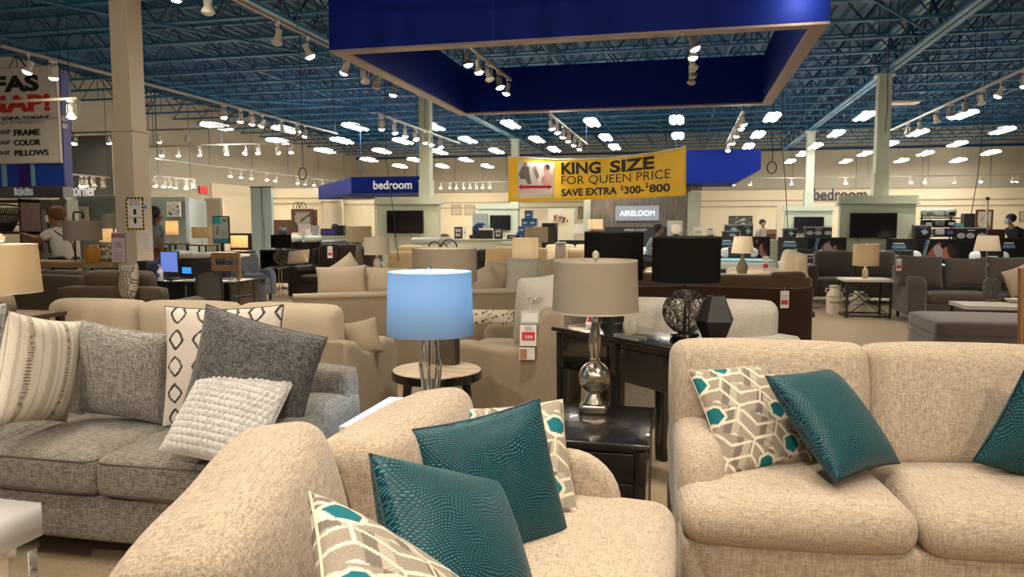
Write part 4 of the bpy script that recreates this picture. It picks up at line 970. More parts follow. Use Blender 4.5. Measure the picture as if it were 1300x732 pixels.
# ================================================================== RIGHT SIDE GROUP
def milk_can(label, px, y0, y1, D, word):
    k = D / F; p = W(px, y1, Z=0); D = p.dot(_h); h = W(px, y0, D=D).z; r = 11 * k if y0 < 365 else 10 * k
    t = thing('milk_can', label, 'milk can', (p.x, p.y, 0)); WC = plain('worn white enamel', (.66, .61, .52), .5, var=.15, bscale=20)
    MB().lathe([(.001, 0), (r * .96, 0), (r, .03), (r, h * .62), (r * .9, h * .72), (r * .62, h * .82), (r * .58, h * .92), (r * .68, h * .94), (r * .68, h), (.001, h)], 24, cap=False).obj('can_body', WC, t, smooth=60)
    for s in (-1, 1): MB().tube([(s * r * .75, 0, h * .75), (s * r * 1.08, 0, h * .78), (s * r * 1.08, 0, h * .88), (s * r * .65, 0, h * .88)], .01, 6).obj('handle', WC, t)
    MB().lathe([(r * 1.005, h * .60), (r * 1.005, h * .615)], 24, cap=False).obj('painted_band', DARKF, t)
    text(word, -r * .7, r * .7, -r * .95, h * .38, h * .46, DARKF, t, 0, thick=.01)
    return t
milk_can('white enamel milk can, left of the X-frame side table', 1059, 362, 398, 11.5, 'FARM')
milk_can('smaller white milk can under the X-frame side table', 1089, 370, 397, 11.9, 'MILK')
p = W(1099, 404, Z=0); xt = thing('side_table', 'X-braced dark metal side table with white top beside the grey sectional', 'table', (p.x + .02, p.y + .28, 0), R(3))
tw = 57 * p.dot(_h) / F / 2; bx('table_top', -tw, tw, -.3, .3, .585, .625, WHITEP, xt, .004)
for x in (-tw + .03, tw - .03):
    for y in (-.27, .27): bx('leg', x - .015, x + .015, y - .015, y + .015, 0, .585, BLACKM, xt)
    bx('bottom_rail', x - .01, x + .01, -.27, .27, .02, .045, BLACKM, xt)
for y in (-.27, .27):
    bx('bottom_rail', -tw + .03, tw - .03, y - .01, y + .01, .02, .045, BLACKM, xt)
    for s in (-1, 1): MB().tube([(-s * (tw - .03), y, .04), (s * (tw - .03), y, .57)], .008, 5).obj('cross_brace', BLACKM, xt)
lamp('beige linen lamp with stone bottle base on the X-braced side table', 1098, 310, 337, 357, 306, p.dot(_h) + .25, 30, 31, SH_C, 'bottle', STONE, z=.625, lit=.6)
p = W(1152, 411, Z=0); sx = p.x + 1.78
sec = sofa('sectional_sofa', 'large grey-brown sectional sofa at the right, facing the camera', 'sofa', (sx, p.y + .52, 0), 0, 3.56, 1.02, TAUPE, 3, ah=.70, aw=.26, bh=.84, ch=.99, arm='scoop', backc=False)
sD = p.dot(_h)
for i, (px, py, s, s2, ro, lab) in enumerate([(1168, 344, .64, .50, -.04, 'leftmost big grey-brown back pillow on the sectional sofa'), (1227, 346, .60, .47, .03, 'second big grey-brown back pillow on the sectional sofa'), (1282, 345, .6, .47, 0, 'third grey-brown back pillow on the sectional, partly cut by the frame')]):
    tpil(lab, px, py, sD - .1 + .35 - i * .17, s, TAUPE, 0, R(-14), ro, .26, seed=50 + i, s2=s2, n=24, group='back pillows on the grey-brown sectional')
tpil('cream throw pillow on the sectional behind the wooden chair', 1293, 357, sD - .5, .42, CREAM, R(20), R(-12), .3, seed=55)
hangtag('red and white price tag on the sectional arm', 1141, 338, sD + .22, .24, .09, R(12))
sofa('sofa', 'grey-brown loveseat behind the beige table lamp, right', 'sofa', W(1090, 392, Z=0) + Vector((.2, 1.3, 0)), 0, 1.9, .95, TAUPE, 2, ah=.72, aw=.2, bh=.84, ch=.97, arm='box')
ott = thing('ottoman', 'long grey-brown upholstered ottoman in front of the sectional', 'ottoman', (3.55, 9.3, 0))
OW = 1.75; cushion('base', (0, 0, .17), (OW, 1.1, .30), .02, TAUPE, ott, n=6); cushion('middle_band', (0, -.0, .245), (OW + .012, 1.112, .05), .02, TAUPE, ott, n=6); cushion('top_cushion', (0, 0, .375), (OW + .02, 1.12, .16), .04, TAUPE, ott, (0, 0, .02), n=12)
for x in (-.8, .8):
    for y in (-.45, .45): MB().lathe([(.025, 0), (.03, .03)], 8, Matrix.Translation((x, y, 0))).obj('foot', DARKF, ott)
p = W(1262, 386, Z=.46); ct = simple_table('coffee_table', 'low white slab table between the ottoman and the sectional', (p.x + .2, p.y + .05, 0), 1.25, .62, .46, WHITEP, BLACKM, th=.05)
gs = thing('sculpture', 'grey metal sculpture of two heads on the low white table', 'sculpture', W(1262, 383, Z=.46) + Vector((-.02, .05, 0)), YAW); GREYM = plain('pewter', (.14, .13, .12), .4, .6)
MB().lathe([(.07, 0), (.07, .02), (.015, .03), (.012, .1)], 12).obj('stand', GREYM, gs)
for s in (-1, 1):
    pf = [(0, .06), (.06, .07), (.10, .12), (.085, .15), (.105, .18), (.09, .22), (.095, .26), (.06, .31), (.02, .32), (-.02, .26)]
    MB().prism([(s * (.02 + a), b) for a, b in pf], 1, -.02, .02, .006, 2).obj('head_profile', GREYM, gs)
bw = thing('bowl', 'small white bowl on the low white table', 'bowl', W(1288, 384, Z=.46)); MB().lathe([(.05, 0), (.09, .02), (.13, .055), (.12, .055), (.08, .025), (.001, .015)], 20).obj('bowl_body', WHITEP, bw, smooth=True)
# wooden chair at the right edge
OAK = wood('honey oak', (.20, .10, .035), (.33, .18, .07), .45, 'Z', 5)
p = W(1297, 430, D=4.3); wc = thing('dining_chair', 'honey oak wooden chair cut by the right edge of the picture', 'chair', (p.x + .22, p.y, 0), R(10))
for s in (-1, 1):
    MB().prism([(-.02, 0), (.035, 0), (.02, .45), (-.03, 1.25), (-.075, 1.25), (-.035, .45)] if s < 0 else [(.02, 0), (-.035, 0), (-.02, .45), (.03, 1.25), (.075, 1.25), (.035, .45)], 1, -.02, .02, .004, 2).obj('rear_leg', OAK, wc).location = (s * .20, 0, 0)
    bx('front_leg', s * .20 - .02, s * .20 + .02, -.44, -.40, 0, .44, OAK, wc)
for z in (1.17, .95, .75): bx('back_slat', -.24, .24, -.012, .012, z, z + .07, OAK, wc, .004)
bx('seat', -.23, .23, -.45, .02, .44, .475, OAK, wc, .006)
for z in (.2,): bx('stretcher', -.2, .2, -.01, .01, z, z + .03, OAK, wc)
# cream recliner facing left with glazed lamp in front
p = W(985, 393, Z=0)
cr = sofa('recliner', 'ivory leather chaise recliner facing left, right of the gourd lamp', 'recliner', (p.x - .12, p.y + .75, 0), R(-90), 1.1, 1.35, IVORY, 1, ah=.66, aw=.2, bh=.97, ch=1.02, arm='box', skirt=True)
hangtag('long price tag with red price on the ivory recliner', 972, 337, p.dot(_h) + .24, .34, .11)
sofa('sofa', 'ivory sofa partly hidden by the big black lamp shade', 'sofa', (p.x - 1.9, p.y + 1.0, 0), R(-90), 1.6, .95, IVORY, 2, ah=.62, aw=.2, bh=.88, ch=.96)
tp = W(941, 352, D=12.4); simple_table('side_table', 'narrow white-topped table carrying the green gourd lamp', (tp.x, tp.y, 0), .62, .45, tp.z, WHITEP, BLACKM)
lamp('white tapered lamp with green-brown gourd base, beside the ivory recliner', 942, 300, 321, 350, 297, 12.4, 22, 28, SH_W, 'gourd', GREENG, z=tp.z, lit=.5)

# ================================================================== CENTRE AND LEFT MIDDLE GROUP
sofa('sofa', 'straw yellow loveseat behind the white-shaded lamp, left centre', 'sofa', W(522, 372, Z=0) + Vector((.2, .6, 0)), R(160), 1.7, .92, YBEIGE, 2, ah=.7, bh=.9, ch=1.02)
sofa('sofa', 'straw beige sofa right of the taupe drum lamp shade', 'sofa', W(628, 372, Z=0) + Vector((.3, .9, 0)), R(190), 1.4, .92, YBEIGE, 2, ah=.74, bh=.98, ch=1.0)
sofa('sofa', 'ivory sofa with rumpled throw behind the greige lamp shade', 'sofa', W(722, 362, Z=0) + Vector((.1, .4, 0)), R(10), 1.9, .95, IVORY, 2, ah=.68, bh=.9, ch=.98)
cp = W(727, 322, D=18.7); th_ = link('throw_blanket', cushion_mesh('throw_blanket', .75, .4, .3, .13, n=14, wr=.07, seed=4), CREAM); th_.location = cp; tag(th_, 'rumpled cream throw heaped on the ivory sofa back', 'blanket')
tpil('ivory pillow on the sofa left of the rumpled throw', 708, 328, 18.5, .55, IVORY, seed=60)
th2 = link('throw_blanket', cushion_mesh('throw_blanket', .34, .3, .28, .1, n=12, wr=.07, seed=8), weave('tan knit', (.2, .12, .05), (.34, .22, .11), .4)); th2.location = W(701, 349, D=8.9); tag(th2, 'folded brown throw at the end of the far cream sofa', 'blanket')
# pair of lamps centre
for lab, a in (('white drum lamp on the table behind the far cream sofa, centre', (667, 302, 328, 362, 299, 9.9, 33, 34, SH_W, 'stick', STEEL)), ('tan drum lamp behind the white lamp, in front of the dark cabinet', (681, 288, 307, 352, 0, 11.0, 29, 29, SH_T, 'cone', plain('dark stone mosaic', (.14, .13, .11), .6, bump=.6, bscale=80)))):
    p = W(a[0], 0, D=a[5]); simple_table('side_table', 'small dark side table under the ' + lab.split(' behind')[0].split(' on')[0], (p.x, p.y, 0), .4, .4, .60, BLACKW, BLACKM)
    lamp(lab, *a[:11], z=.60, lit=1.0 if a[0] == 667 else 0)
for lab, a in (('white drum lamp with cream vase base, left of the taupe drum shade', (479, 301, 323, 346, 0, 9.2, 32, 32, SH_W, 'bottle', plain('cream ceramic', (.62, .56, .46), .3))), ('tan drum lamp on a tall woven grey base, left centre', (456, 287, 307, 343, 0, 10.3, 32, 32, SH_T, 'cone', plain('grey woven bead', (.13, .12, .10), .6, bump=.9, bscale=90)))):
    p = W(a[0], a[3], D=a[5]); simple_table('side_table', 'small walnut side table under the ' + lab.split(',')[0].split(' on ')[0], (p.x, p.y, 0), .45, .45, p.z, wood('dark walnut', (.05, .03, .018), (.1, .06, .035), .4), BLACKM)
    lamp(lab, *a[:11], z=p.z)
# dark brown recliner sofa with cream pillow and brown armchair
DKB = weave('dark chocolate hide', (.022, .014, .009), (.045, .028, .018), .4, rough=.5, sheen=.1, contrast=.5)
p = W(378, 380, Z=0); sofa('sofa', 'dark chocolate reclining sofa with a cream pillow, left of centre', 'sofa', p + Vector((.5, .6, 0)), R(-10), 1.6, 1.0, DKB, 2, ah=.66, aw=.28, bh=1.0, ch=1.08, arm='roll', skirt=True)
tpil('cream oval pillow lying on the dark chocolate sofa', 379, 326, p.dot(_h) - .1, .50, CREAM, R(-10), R(-20), .1, .2, seed=61, s2=.28)
hangtag('white tag hanging on the dark chocolate sofa arm', 419, 322, p.dot(_h) + .1, .3, .1)
p = W(446, 366, Z=0); sofa('armchair', 'brown rounded armchair behind the cream pillows, left centre', 'armchair', p + Vector((0, .3, 0)), R(20), 1.25, .95, TAUPE, 1, ah=.62, aw=.25, bh=.85, ch=.92, arm='roll')
tpil('dark brown pillow leaning in the brown rounded armchair', 441, 322, p.dot(_h) - .1, .45, DKB, R(20), R(-20), .3, seed=62)
# glass table with gold legs and wire ball lamp
p = W(350, 378, Z=0); gt = thing('side_table', 'round glass side table with thin gold legs, left centre', 'table', (p.x, p.y + .2, 0)); gz = W(352, 338, D=p.dot(_h) + .2).z
MB().lathe([(.001, gz - .015), (.24, gz - .015), (.24, gz), (.001, gz)], 32).obj('glass_top', plain('green tinted glass', (.6, .75, .68), .05, trans=.8), gt, smooth=40)
for i in range(4):
    a = i * 1.57 + .4; MB().tube([(.22 * math.cos(a), .22 * math.sin(a), 0), (.22 * math.cos(a), .22 * math.sin(a), gz - .015)], .009, 6).obj('leg', GOLD, gt)
for z in (.03, gz - .03): MB().tube([(.22 * math.cos(6.283 * j / 24), .22 * math.sin(6.283 * j / 24), z) for j in range(24)], .007, 5, closed=True).obj('ring', GOLD, gt)
gg = thing('star_ornament', 'gold star ornament under the round glass table', 'ornament', (p.x, p.y + .2, .045))
for i in range(6):
    d_ = Vector((math.cos(i), math.sin(i * 2.1), math.cos(i * 1.3) * .8)).normalized() * .12; MB().tube([Vector((0, 0, .13)) - d_, Vector((0, 0, .13)) + d_], [.004, .004], 5).obj('ray', GOLD, gg)
wl_ = thing('table_lamp', 'wire ball lamp with black drum shade on the round glass table', 'lamp', (p.x + .04, p.y + .2, gz)); dd = p.dot(_h) + .2; k = dd / F; rr_ = random.Random(11)
sp = MB(); rb2 = 10 * k
for i in range(22):
    ax = Vector((rr_.gauss(0, 1), rr_.gauss(0, 1), rr_.gauss(0, 1))).normalized(); u = ax.orthogonal().normalized(); v = ax.cross(u); off = rr_.uniform(-.6, .6); rad = math.sqrt(1 - off * off)
    sp.tube([(ax * off + (u * math.cos(a) + v * math.sin(a)) * rad) * rb2 + Vector((0, 0, .03 + rb2)) for a in [6.283 * j / 10 for j in range(10)]], .003, 4, closed=True)
o = sp.obj('wire_ball', plain('brown wire', (.12, .09, .06), .5), wl_); o['kind'] = 'stuff'
MB().tube([(0, 0, 0), (0, 0, W(352, 300, D=dd).z - gz)], .008, 6).obj('stem', BLACKM, wl_)
zb = W(352, 314, D=dd).z - gz; drum('lamp_shade', 12.5 * k, 12.5 * k, 16 * k, BSH, wl_, zb)

# blue grey armchair, stool, ladder-back
p = W(322, 384, Z=0); sofa('armchair', 'blue-grey velvet wing armchair, left centre beside the glass table', 'armchair', p + Vector((-.3, .35, 0)), R(70), .72, .78, BLUEGR, 1, ah=.62, aw=.14, bh=.92, ch=.9, arm='scoop')
p = W(306, 392, Z=0) + Vector((0, .35, 0)); st = simple_table('stool', 'low brown wooden stool with white papers on top', (p.x, p.y, 0), .42, .36, .36, wood('brown wood', (.12, .05, .02), (.2, .09, .04)), wood('brown wood', (0, 0, 0), (0, 0, 0)), cat='stool', th=.06)
o = thing('papers', 'white papers lying on the low brown stool', 'papers', (p.x, p.y, .362)); bx('sheet', -.18, .15, -.1, .1, 0, .006, PAPERW, o); bx('sheet', -.1, .18, -.14, .06, .006, .01, PAPERW, o)
# navy reclining sofa with white blankets
p = W(268, 397, Z=0); nv = sofa('sofa', 'dark navy reclining sofa topped with white blankets, left', 'sofa', p + Vector((-.35, .3, 0)), R(170), 1.95, 1.0, NAVYF, 2, ah=.66, aw=.25, bh=.92, ch=.96, arm='roll', skirt=True)
for i, (px, q) in enumerate(((235, .6), (262, .7), (288, .75))):
    o = link('blanket', cushion_mesh('blanket', q, .35, .09, .04, n=12, wr=.05, seed=70 + i), WHITEP); yb = p.y - .06; o.location = (W(px, 311, Y=yb).x, yb, .985); tag(o, 'crumpled white blanket on the navy sofa back, ' + ['left', 'middle', 'right'][i] + ' one', 'blanket', 'white blankets on the navy sofa')

# ---------------------------------------------------------------- service desk by the column
dY = 7.95; x0 = W(180, 352, Y=dY).x; x1 = W(291, 352, Y=dY).x; DZ = .80
dk = thing('desk', 'black service desk in front of the cream column', 'desk', ((x0 + x1) / 2, dY + .36, 0)); hw = (x1 - x0) / 2
bx('desk_top', -hw, hw, -.36, .34, DZ - .04, DZ, BLACKW, dk, .004); bx('front_panel', -hw + .02, .45 * hw, -.33, -.31, .03, DZ - .04, BLACKW, dk); bx('side_panel', -hw + .02, -hw + .05, -.31, .32, 0, DZ - .04, BLACKW, dk)
bx('metal_trim', -.02, 0, -.335, -.33, .03, DZ - .05, plain('dull metal', (.2, .18, .15), .4, .5), dk)
pd = bx('pedestal', hw - .36, hw - .02, -.33, .32, 0, DZ - .04, BLACKW, dk)
for z in (.53, .30, .07): d_ = bx('drawer', hw - .34, hw - .04, -.345, -.33, z, z + .2, BLACKW, dk); bx('handle', hw - .24, hw - .14, -.36, -.345, z + .13, z + .145, STEEL, d_)
def ond(px, dy=.3): q = W(px, 340, Y=dY + dy); q.z = DZ; return q
t = thing('speaker_box', 'matt black cube speaker on the desk beside the column', 'speaker', ond(188, .25)); kk = 9 * ond(188, .25).dot(_h) / F; cushion('cabinet', (0, 0, .12), (2 * kk, .2, .24), .015, BLACKM, t, n=4)
MB().tube([(-kk, 0, .2), (-kk - .05, 0, .2), (-kk - .07, 0, .1), (-kk - .06, 0, .0)], .006, 5).obj('cable', BLACKM, t)
t = thing('monitor', 'computer monitor with blue screen on the black desk', 'monitor', ond(216, .36), R(-12)); BLUES = plain('blue lit screen', (.1, .15, .4), .3, emit=(.10, .17, .50), es=.35)
f_ = bx('bezel', -.16, .16, -.012, .012, .08, .36, BLACKM, t); f_.rotation_euler = (0, 0, 0); bx('screen', -.148, .148, -.015, -.012, .092, .348, BLUES, f_); MB().lathe([(.09, 0), (.09, .012), (.018, .02), (.018, .1)], 14).obj('stand', BLACKM, t)
t = thing('laptop', 'open laptop with bright blue display on the black desk', 'laptop', ond(236, .42), R(-15)); bx('keyboard_deck', -.13, .13, -.2, 0, 0, .018, BLACKM, t); l_ = bx('lid', -.13, .13, 0, .012, .01, .20, BLACKM, t); bx('screen', -.07, .10, -.003, 0, .07, .15, plain('cyan lit screen', (.05, .2, .6), .3, emit=(.02, .22, .9), es=.4), l_)
t = thing('sanitizer_bottle', 'clear pump bottle of hand sanitizer on the black desk', 'bottle', ond(203, .12)); MB().lathe([(.001, 0), (.035, 0), (.037, .01), (.037, .12), (.015, .145), (.012, .16), (.001, .16)], 16, cap=False).obj('bottle_body', plain('clear gel plastic', (.75, .76, .78), .15, trans=.3), t, smooth=True); MB().tube([(0, 0, .16), (0, 0, .195), (-.035, 0, .19)], .006, 6).obj('pump', WHITEP, t); bx('label_band', -.02, .02, -.04, -.037, .04, .09, plain('blue print', (.05, .1, .4), .5), t)
t = thing('keyboard', 'white and grey papers and keyboard spread on the desk', 'keyboard', ond(252, .15), R(8)); bx('keyboard_body', -.18, .10, -.06, .06, 0, .015, plain('light grey plastic', (.5, .48, .46), .5), t); bx('paper_sheet', .0, .32, -.1, .12, 0, .004, PAPERW, t); bx('paper_sheet', -.32, -.15, -.05, .14, 0, .004, PAPERW, t)
# mesh office chair
p = ond(266, -.35); oc = thing('office_chair', 'black mesh office chair standing at the service desk', 'chair', (p.x, p.y, 0), R(-15)); MESHB = plain('smoky mesh', (.10, .09, .08), .7)
bp_ = [(-.2, .55), (-.23, .75), (-.2, .93), (0, .97), (.2, .93), (.23, .75), (.2, .55)]
fr = MB().tube([(x, -.02 + (z - .75) ** 2 * .4, z) for x, z in bp_ + [(.1, .5), (-.1, .5)]], .014, 6, closed=True).obj('back_frame', BLACKM, oc, smooth=True); MB().prism([(x * .95, z) for x, z in bp_], 1, -.006, .0).obj('back_mesh', MESHB, fr)
cushion('seat', (0, .22, .46), (.48, .46, .07), .03, BLACKM, oc, n=8); MB().tube([(0, .0, .46), (0, -.05, .5), (0, -.03, .62)], .02, 6).obj('back_bar', BLACKM, oc); MB().tube([(0, .22, .08), (0, .22, .44)], .028, 8).obj('gas_lift', BLACKM, oc)
for s in (-1, 1): MB().tube([(s * .22, .1, .45), (s * .29, .1, .5), (s * .29, .1, .66), (s * .29, .35, .66)], .016, 6).obj('armrest', BLACKM, oc)
for i in range(5):
    a = i * 1.2566; l_ = MB().tube([(0, .22, .1), (.28 * math.cos(a), .22 + .28 * math.sin(a), .07)], [.025, .014], 6).obj('star_leg', BLACKM, oc); MB().ball((.28 * math.cos(a), .22 + .28 * math.sin(a), .03), .03, 8, 6).obj('castor', BLACKM, l_)
# oak ladder-back chair behind desk
p = W(288, 388, Z=0); lc = thing('wooden_chair', 'brown oak ladder-back chair behind the mesh office chair', 'chair', (W(287, 340, Y=9.6).x, 9.6, 0)); OAK2 = wood('brown oak', (.15, .08, .03), (.24, .14, .06), .5, 'Z', 5)
for x in (-.21, .21): bx('rear_leg', x - .022, x + .022, -.02, .02, 0, 1.08, OAK2, lc); bx('front_leg', x - .022, x + .022, .36, .4, 0, .45, OAK2, lc)
for z in (1.0, .82, .62): bx('back_slat', -.21, .21, -.012, .012, z, z + .09, OAK2, lc)
bx('seat', -.22, .22, -.02, .42, .45, .48, OAK2, lc)
# brown leather chairs left
a_ = sofa('sofa', 'olive brown leather sofa seen from behind, left of the patterned pillow', 'sofa', (-7.75, 7.95, 0), R(175), 1.6, .95, OLIVE, 2, ah=.66, bh=.88, ch=.92)
b_ = sofa('loveseat', 'olive brown leather chair with piped back, in front of the column', 'armchair', (-5.62, 6.62, 0), R(188), 1.12, .9, OLIVE, 1, ah=.72, aw=.2, bh=.88, ch=1.02, arm='roll', pip=plain('black welt', (.02, .015, .01), .5))
tpil('small patterned grey pillow at the right of the piped leather chair', 163, 358, 7.3, .36, PRINT, R(-30), R(-10), .1, func=lambda x, y: np.where((np.sin(x * 120 + np.sin(y * 60) * 2) * np.sin(y * 110) > .1)[:, None], np.array((.13, .11, .09)), np.array((.5, .44, .36))), seed=71)
# live-edge console with sign, jar and basket
LIVE = wood('live edge timber', (.20, .11, .045), (.42, .27, .14), .5, 'X', 4)
lt = thing('console_table', 'long live-edge timber console behind the leather sofas, left', 'table', (-8.35, 8.78, 0)); LZ = W(105, 331, Y=8.78).z
bx('table_top', -.95, .78, -.25, .25, LZ - .09, LZ, LIVE, lt, .02); bx('support', -.85, -.78, -.2, .2, 0, LZ - .09, BLACKM, lt); bx('support', .6, .67, -.2, .2, 0, LZ - .09, BLACKM, lt)
def onl(px, dy=0): q = W(px, 330, Y=8.78 + dy); q.z = LZ; return q
t = thing('amber_vase', 'amber glass jar on the live-edge console', 'vase', onl(118, -.12)); MB().lathe([(.001, 0), (.08, 0), (.11, .05), (.105, .16), (.08, .21), (.08, .235), (.001, .235)], 20, cap=False).obj('glass_body', plain('amber glass', (.45, .2, .03), .15, coat=.5), t, smooth=True)
t = thing('shell_bowl', 'glittering pale basket of shells on the live-edge console', 'basket', onl(133, .08)); sp = MB(); rr_ = random.Random(2)
for i in range(90):
    a = rr_.uniform(0, 6.28); z = rr_.uniform(.02, .22); sp.ball((.13 * math.cos(a), .11 * math.sin(a), z), .022, 6, 4)
o = sp.obj('shells', plain('pearl shell', (.6, .55, .42), .2), t); o['kind'] = 'stuff'; MB().lathe([(.001, 0), (.11, 0), (.12, .22), (.11, .23), (.001, .23)], 20, cap=False).obj('basket_body', plain('dark wicker', (.2, .16, .1), .8), t)
t = thing('table_sign', 'pink and white printed sign card standing on the live-edge console', 'sign', onl(151, -.18)); kk = 9.5 * onl(151).dot(_h) / F; hh = W(151, 295, Y=8.6).z - LZ
b0 = bx('card', -kk, kk, -.004, .004, 0, hh, plain('pale lilac card', (.62, .50, .58), .5), t)
for i in range(7): bx('stripe', -kk + .01 + i * kk * .28, -kk + .03 + i * kk * .28, -.006, -.004, hh * .82, hh * .97, plain('plum print', (.3, .08, .12), .5), b0)
text('15%', -kk * .5, kk * .5, -.004, hh * .48, hh * .68, plain('plum print', (0, 0, 0)), b0, .005, thick=.002)
for z in (.1, .2, .3): bx('text_line', -kk * .7, kk * .7, -.006, -.004, hh * z, hh * (z + .02), plain('plum print', (0, 0, 0)), b0)
# big beige shades and lit lamp behind console
lamp('large beige drum lamp beyond the woman in white', 107, 280, 305, 332, 0, 10.5, 44, 44, SH_G, 'stick', STEEL, z=LZ)
lamp('grey tapered lamp above the sign card', 146, 271, 290, 330, 0, 10.42, 26, 30, SH_G, 'stick', STEEL, z=LZ)
p = W(143, 330, D=12.6); simple_table('side_table', 'dark side table behind the live-edge console', (p.x, p.y, 0), .5, .5, p.z, BLACKM, BLACKM)
lamp('lit yellow lamp glowing behind the grey tapered lamp', 143, 290, 307, 330, 0, 12.6, 26, 28, SH_C, 'stick', STEEL, lit=4)
fl = thing('floor_lamp', 'black crook-topped metal rod stand behind the leather sofas', 'stand', (W(96, 330, Y=8.7).x, 8.7, 0)); zt2 = W(96, 269, Y=8.7).z; kk = 9.0 * W(96, 300, Y=8.7).dot(_h) / F / 9
MB().tube([(0, 0, 0), (0, 0, zt2 - .03), (.02, 0, zt2), (11 * kk, 0, zt2), (14 * kk, 0, zt2 - .03), (14 * kk, 0, zt2 - .1)], .014, 6).obj('rod', BLACKM, fl, smooth=60); MB().lathe([(.12, 0), (.12, .02), (.02, .03)], 16).obj('foot_plate', BLACKM, fl)
# ================================================================== FAR ZONE
def pthing(name, label, cat, px0, py0, px1, py1, Y, group=None):
    x0, x1, z0, z1 = XZ(px0, py0, px1, py1, Y); t = thing(name, label, cat, ((x0 + x1) / 2, Y, z0), 0, group)
    return t, (x1 - x0) / 2, z1 - z0
def pb(part, t, hw, h, y0, y1, mat, z0=0, **k): return bx(part, -hw, hw, y0, y1, z0, h, mat, t, **k)
BLKP = plain('black panel', (.010, .010, .012), .35); TANW = plain('tan frame', (.42, .32, .2), .5); DKW = wood('dark cherry', (.06, .02, .012), (.12, .045, .025), .4)
def tv_wall(label, px0, px1, ptop, Y, tvl, tv, mount=True, full=True):
    x0, x1, z0, z1 = XZ(px0, ptop, px1, 320, Y); t = thing('television_wall', label, 'partition', ((x0 + x1) / 2, Y, 0)); hw = (x1 - x0) / 2
    bx('wall_panel', -hw, hw, 0, .24, 0, z1 - .22, SAGE, t); bx('cornice', -hw - .08, hw + .08, -.07, .31, z1 - .22, z1 - .20, SAGED, t); bx('fascia_band', -hw - .05, hw + .05, -.04, .28, z1 - .20, z1, SAGE, t); bx('baseboard', -hw - .02, hw + .02, -.02, .26, 0, .14, SAGE, t)
    v, vw, vh = pthing('television', tvl, 'television', *tv, Y - .16); MB().box(-vw * .3, vw * .3, .06, .16, vh * .3, vh * .7).obj('wall_bracket', BLACKM, v); b_ = pb('casing', v, vw, vh, 0, .06, BLACKM); pb('screen', v, vw - .02, vh - .025, -.004, 0, SCREEN, z0=.02)
    MB().tube([(-vw * .6, .03, 0), (-vw * .6, .04, -.25), (-vw * .55, .04, -.5)], .008, 5).obj('cable', BLACKM, v)
    return t
tv_wall('pale green television wall, left of the yellow banner', 479, 556, 250, 20.3, 'wall television beside the bedroom sign, left of centre', (491, 267, 537, 296))
tv_wall('pale green television wall at the right, the taller one', 1066, 1162, 248, 20.3, 'large wall television on the right pale green wall', (1079, 270, 1139, 302))
tv_wall('smaller pale green television wall, left of the tall right one', 996, 1056, 261, 32.0, 'smaller dark television behind the mattress boxes, right', (1008, 275, 1046, 296))
tv_wall('pale green television wall below the left edge of the banner', 607, 657, 259, 32.0, 'dark television below the left end of the yellow banner', (622, 273, 648, 292))
def half_wall(label, px0, px1, ptop, Y, d=.3):
    x0, x1, z0, z1 = XZ(px0, ptop, px1, 320, Y); t = thing('half_wall', label, 'partition', ((x0 + x1) / 2, Y, 0)); hw = (x1 - x0) / 2
    bx('wall_panel', -hw, hw, 0, d, 0, z1 - .04, SAGE, t); bx('cap_ledge', -hw - .02, hw + .02, -.04, d + .04, z1 - .04, z1, SAGE, t); bx('baseboard', -hw, hw, -.015, 0, 0, .14, SAGE, t); return z1, Y
LZ1, _ = half_wall('long grey-green half wall left of the television wall', 362, 478, 299, 20.6)
LZ2, _ = half_wall('grey-green half wall under the yellow banner', 558, 697, 303, 20.6)
LZ3, _ = half_wall('grey-green half wall behind the white lamp, centre right', 870, 1060, 304, 22.2)
LZ4, _ = half_wall('grey-green half wall right of the tall television wall', 1164, 1330, 303, 20.6)
def ledge(name, label, cat, px0, py0, px1, Y, LZ, d, mat, grp=None, part='body', bev=0):
    x0, x1, _, z1 = XZ(px0, py0, px1, py0 + 4, Y); z1 = max(W((px0 + px1) / 2, py0, Y=Y).z, LZ + .05); t = thing(name, label, cat, ((x0 + x1) / 2, Y, LZ), 0, grp); hw = (x1 - x0) / 2
    pb(part, t, hw, z1 - LZ, -d / 2, d / 2, mat, bevel=bev); return t, hw, z1 - LZ
NAVYB = plain('navy carton print', (.02, .03, .12), .4); TEALB = plain('turquoise print', (.05, .38, .42), .4)
# things on the left ledge
for a in (('acrylic_sign', 'clear acrylic leaflet holder on the left half wall', 'sign', 396, 286, 405, plain('frosted acrylic', (.45, .5, .5), .2)), ('carton', 'small navy carton on the left half wall, before the seated man', 'box', 409, 290, 428, NAVYB), ('monitor', 'dark monitor seen from behind on the left half wall', 'monitor', 430, 286, 438, BLACKM), ('folder_stand', 'small white card on the left half wall', 'sign', 388, 290, 394, PAPERW), ('price_stand', 'pale pink leaflet on the left half wall by the cherry mirror', 'sign', 379, 284, 394, plain('pale pink card', (.62, .5, .5), .5))):
    yy = 20.72; t, hw, h = ledge(a[0], a[1], a[2], a[3], a[4], a[5], yy + (.1 if a[0] == 'price_stand' else 0), LZ1, .05 if 'sign' in a[0] or 'stand' in a[0] else .2, a[6])
    if a[0] == 'carton': pb('carton_print', t, hw * .8, h * .8, -.104, -.1, plain('purple print', (.1, .05, .3), .4), z0=h * .3)
    if a[0] == 'acrylic_sign': pb('insert', t, hw * .8, h * .9, -.03, -.025, plain('grey leaflet', (.4, .42, .44), .5), z0=h * .1)
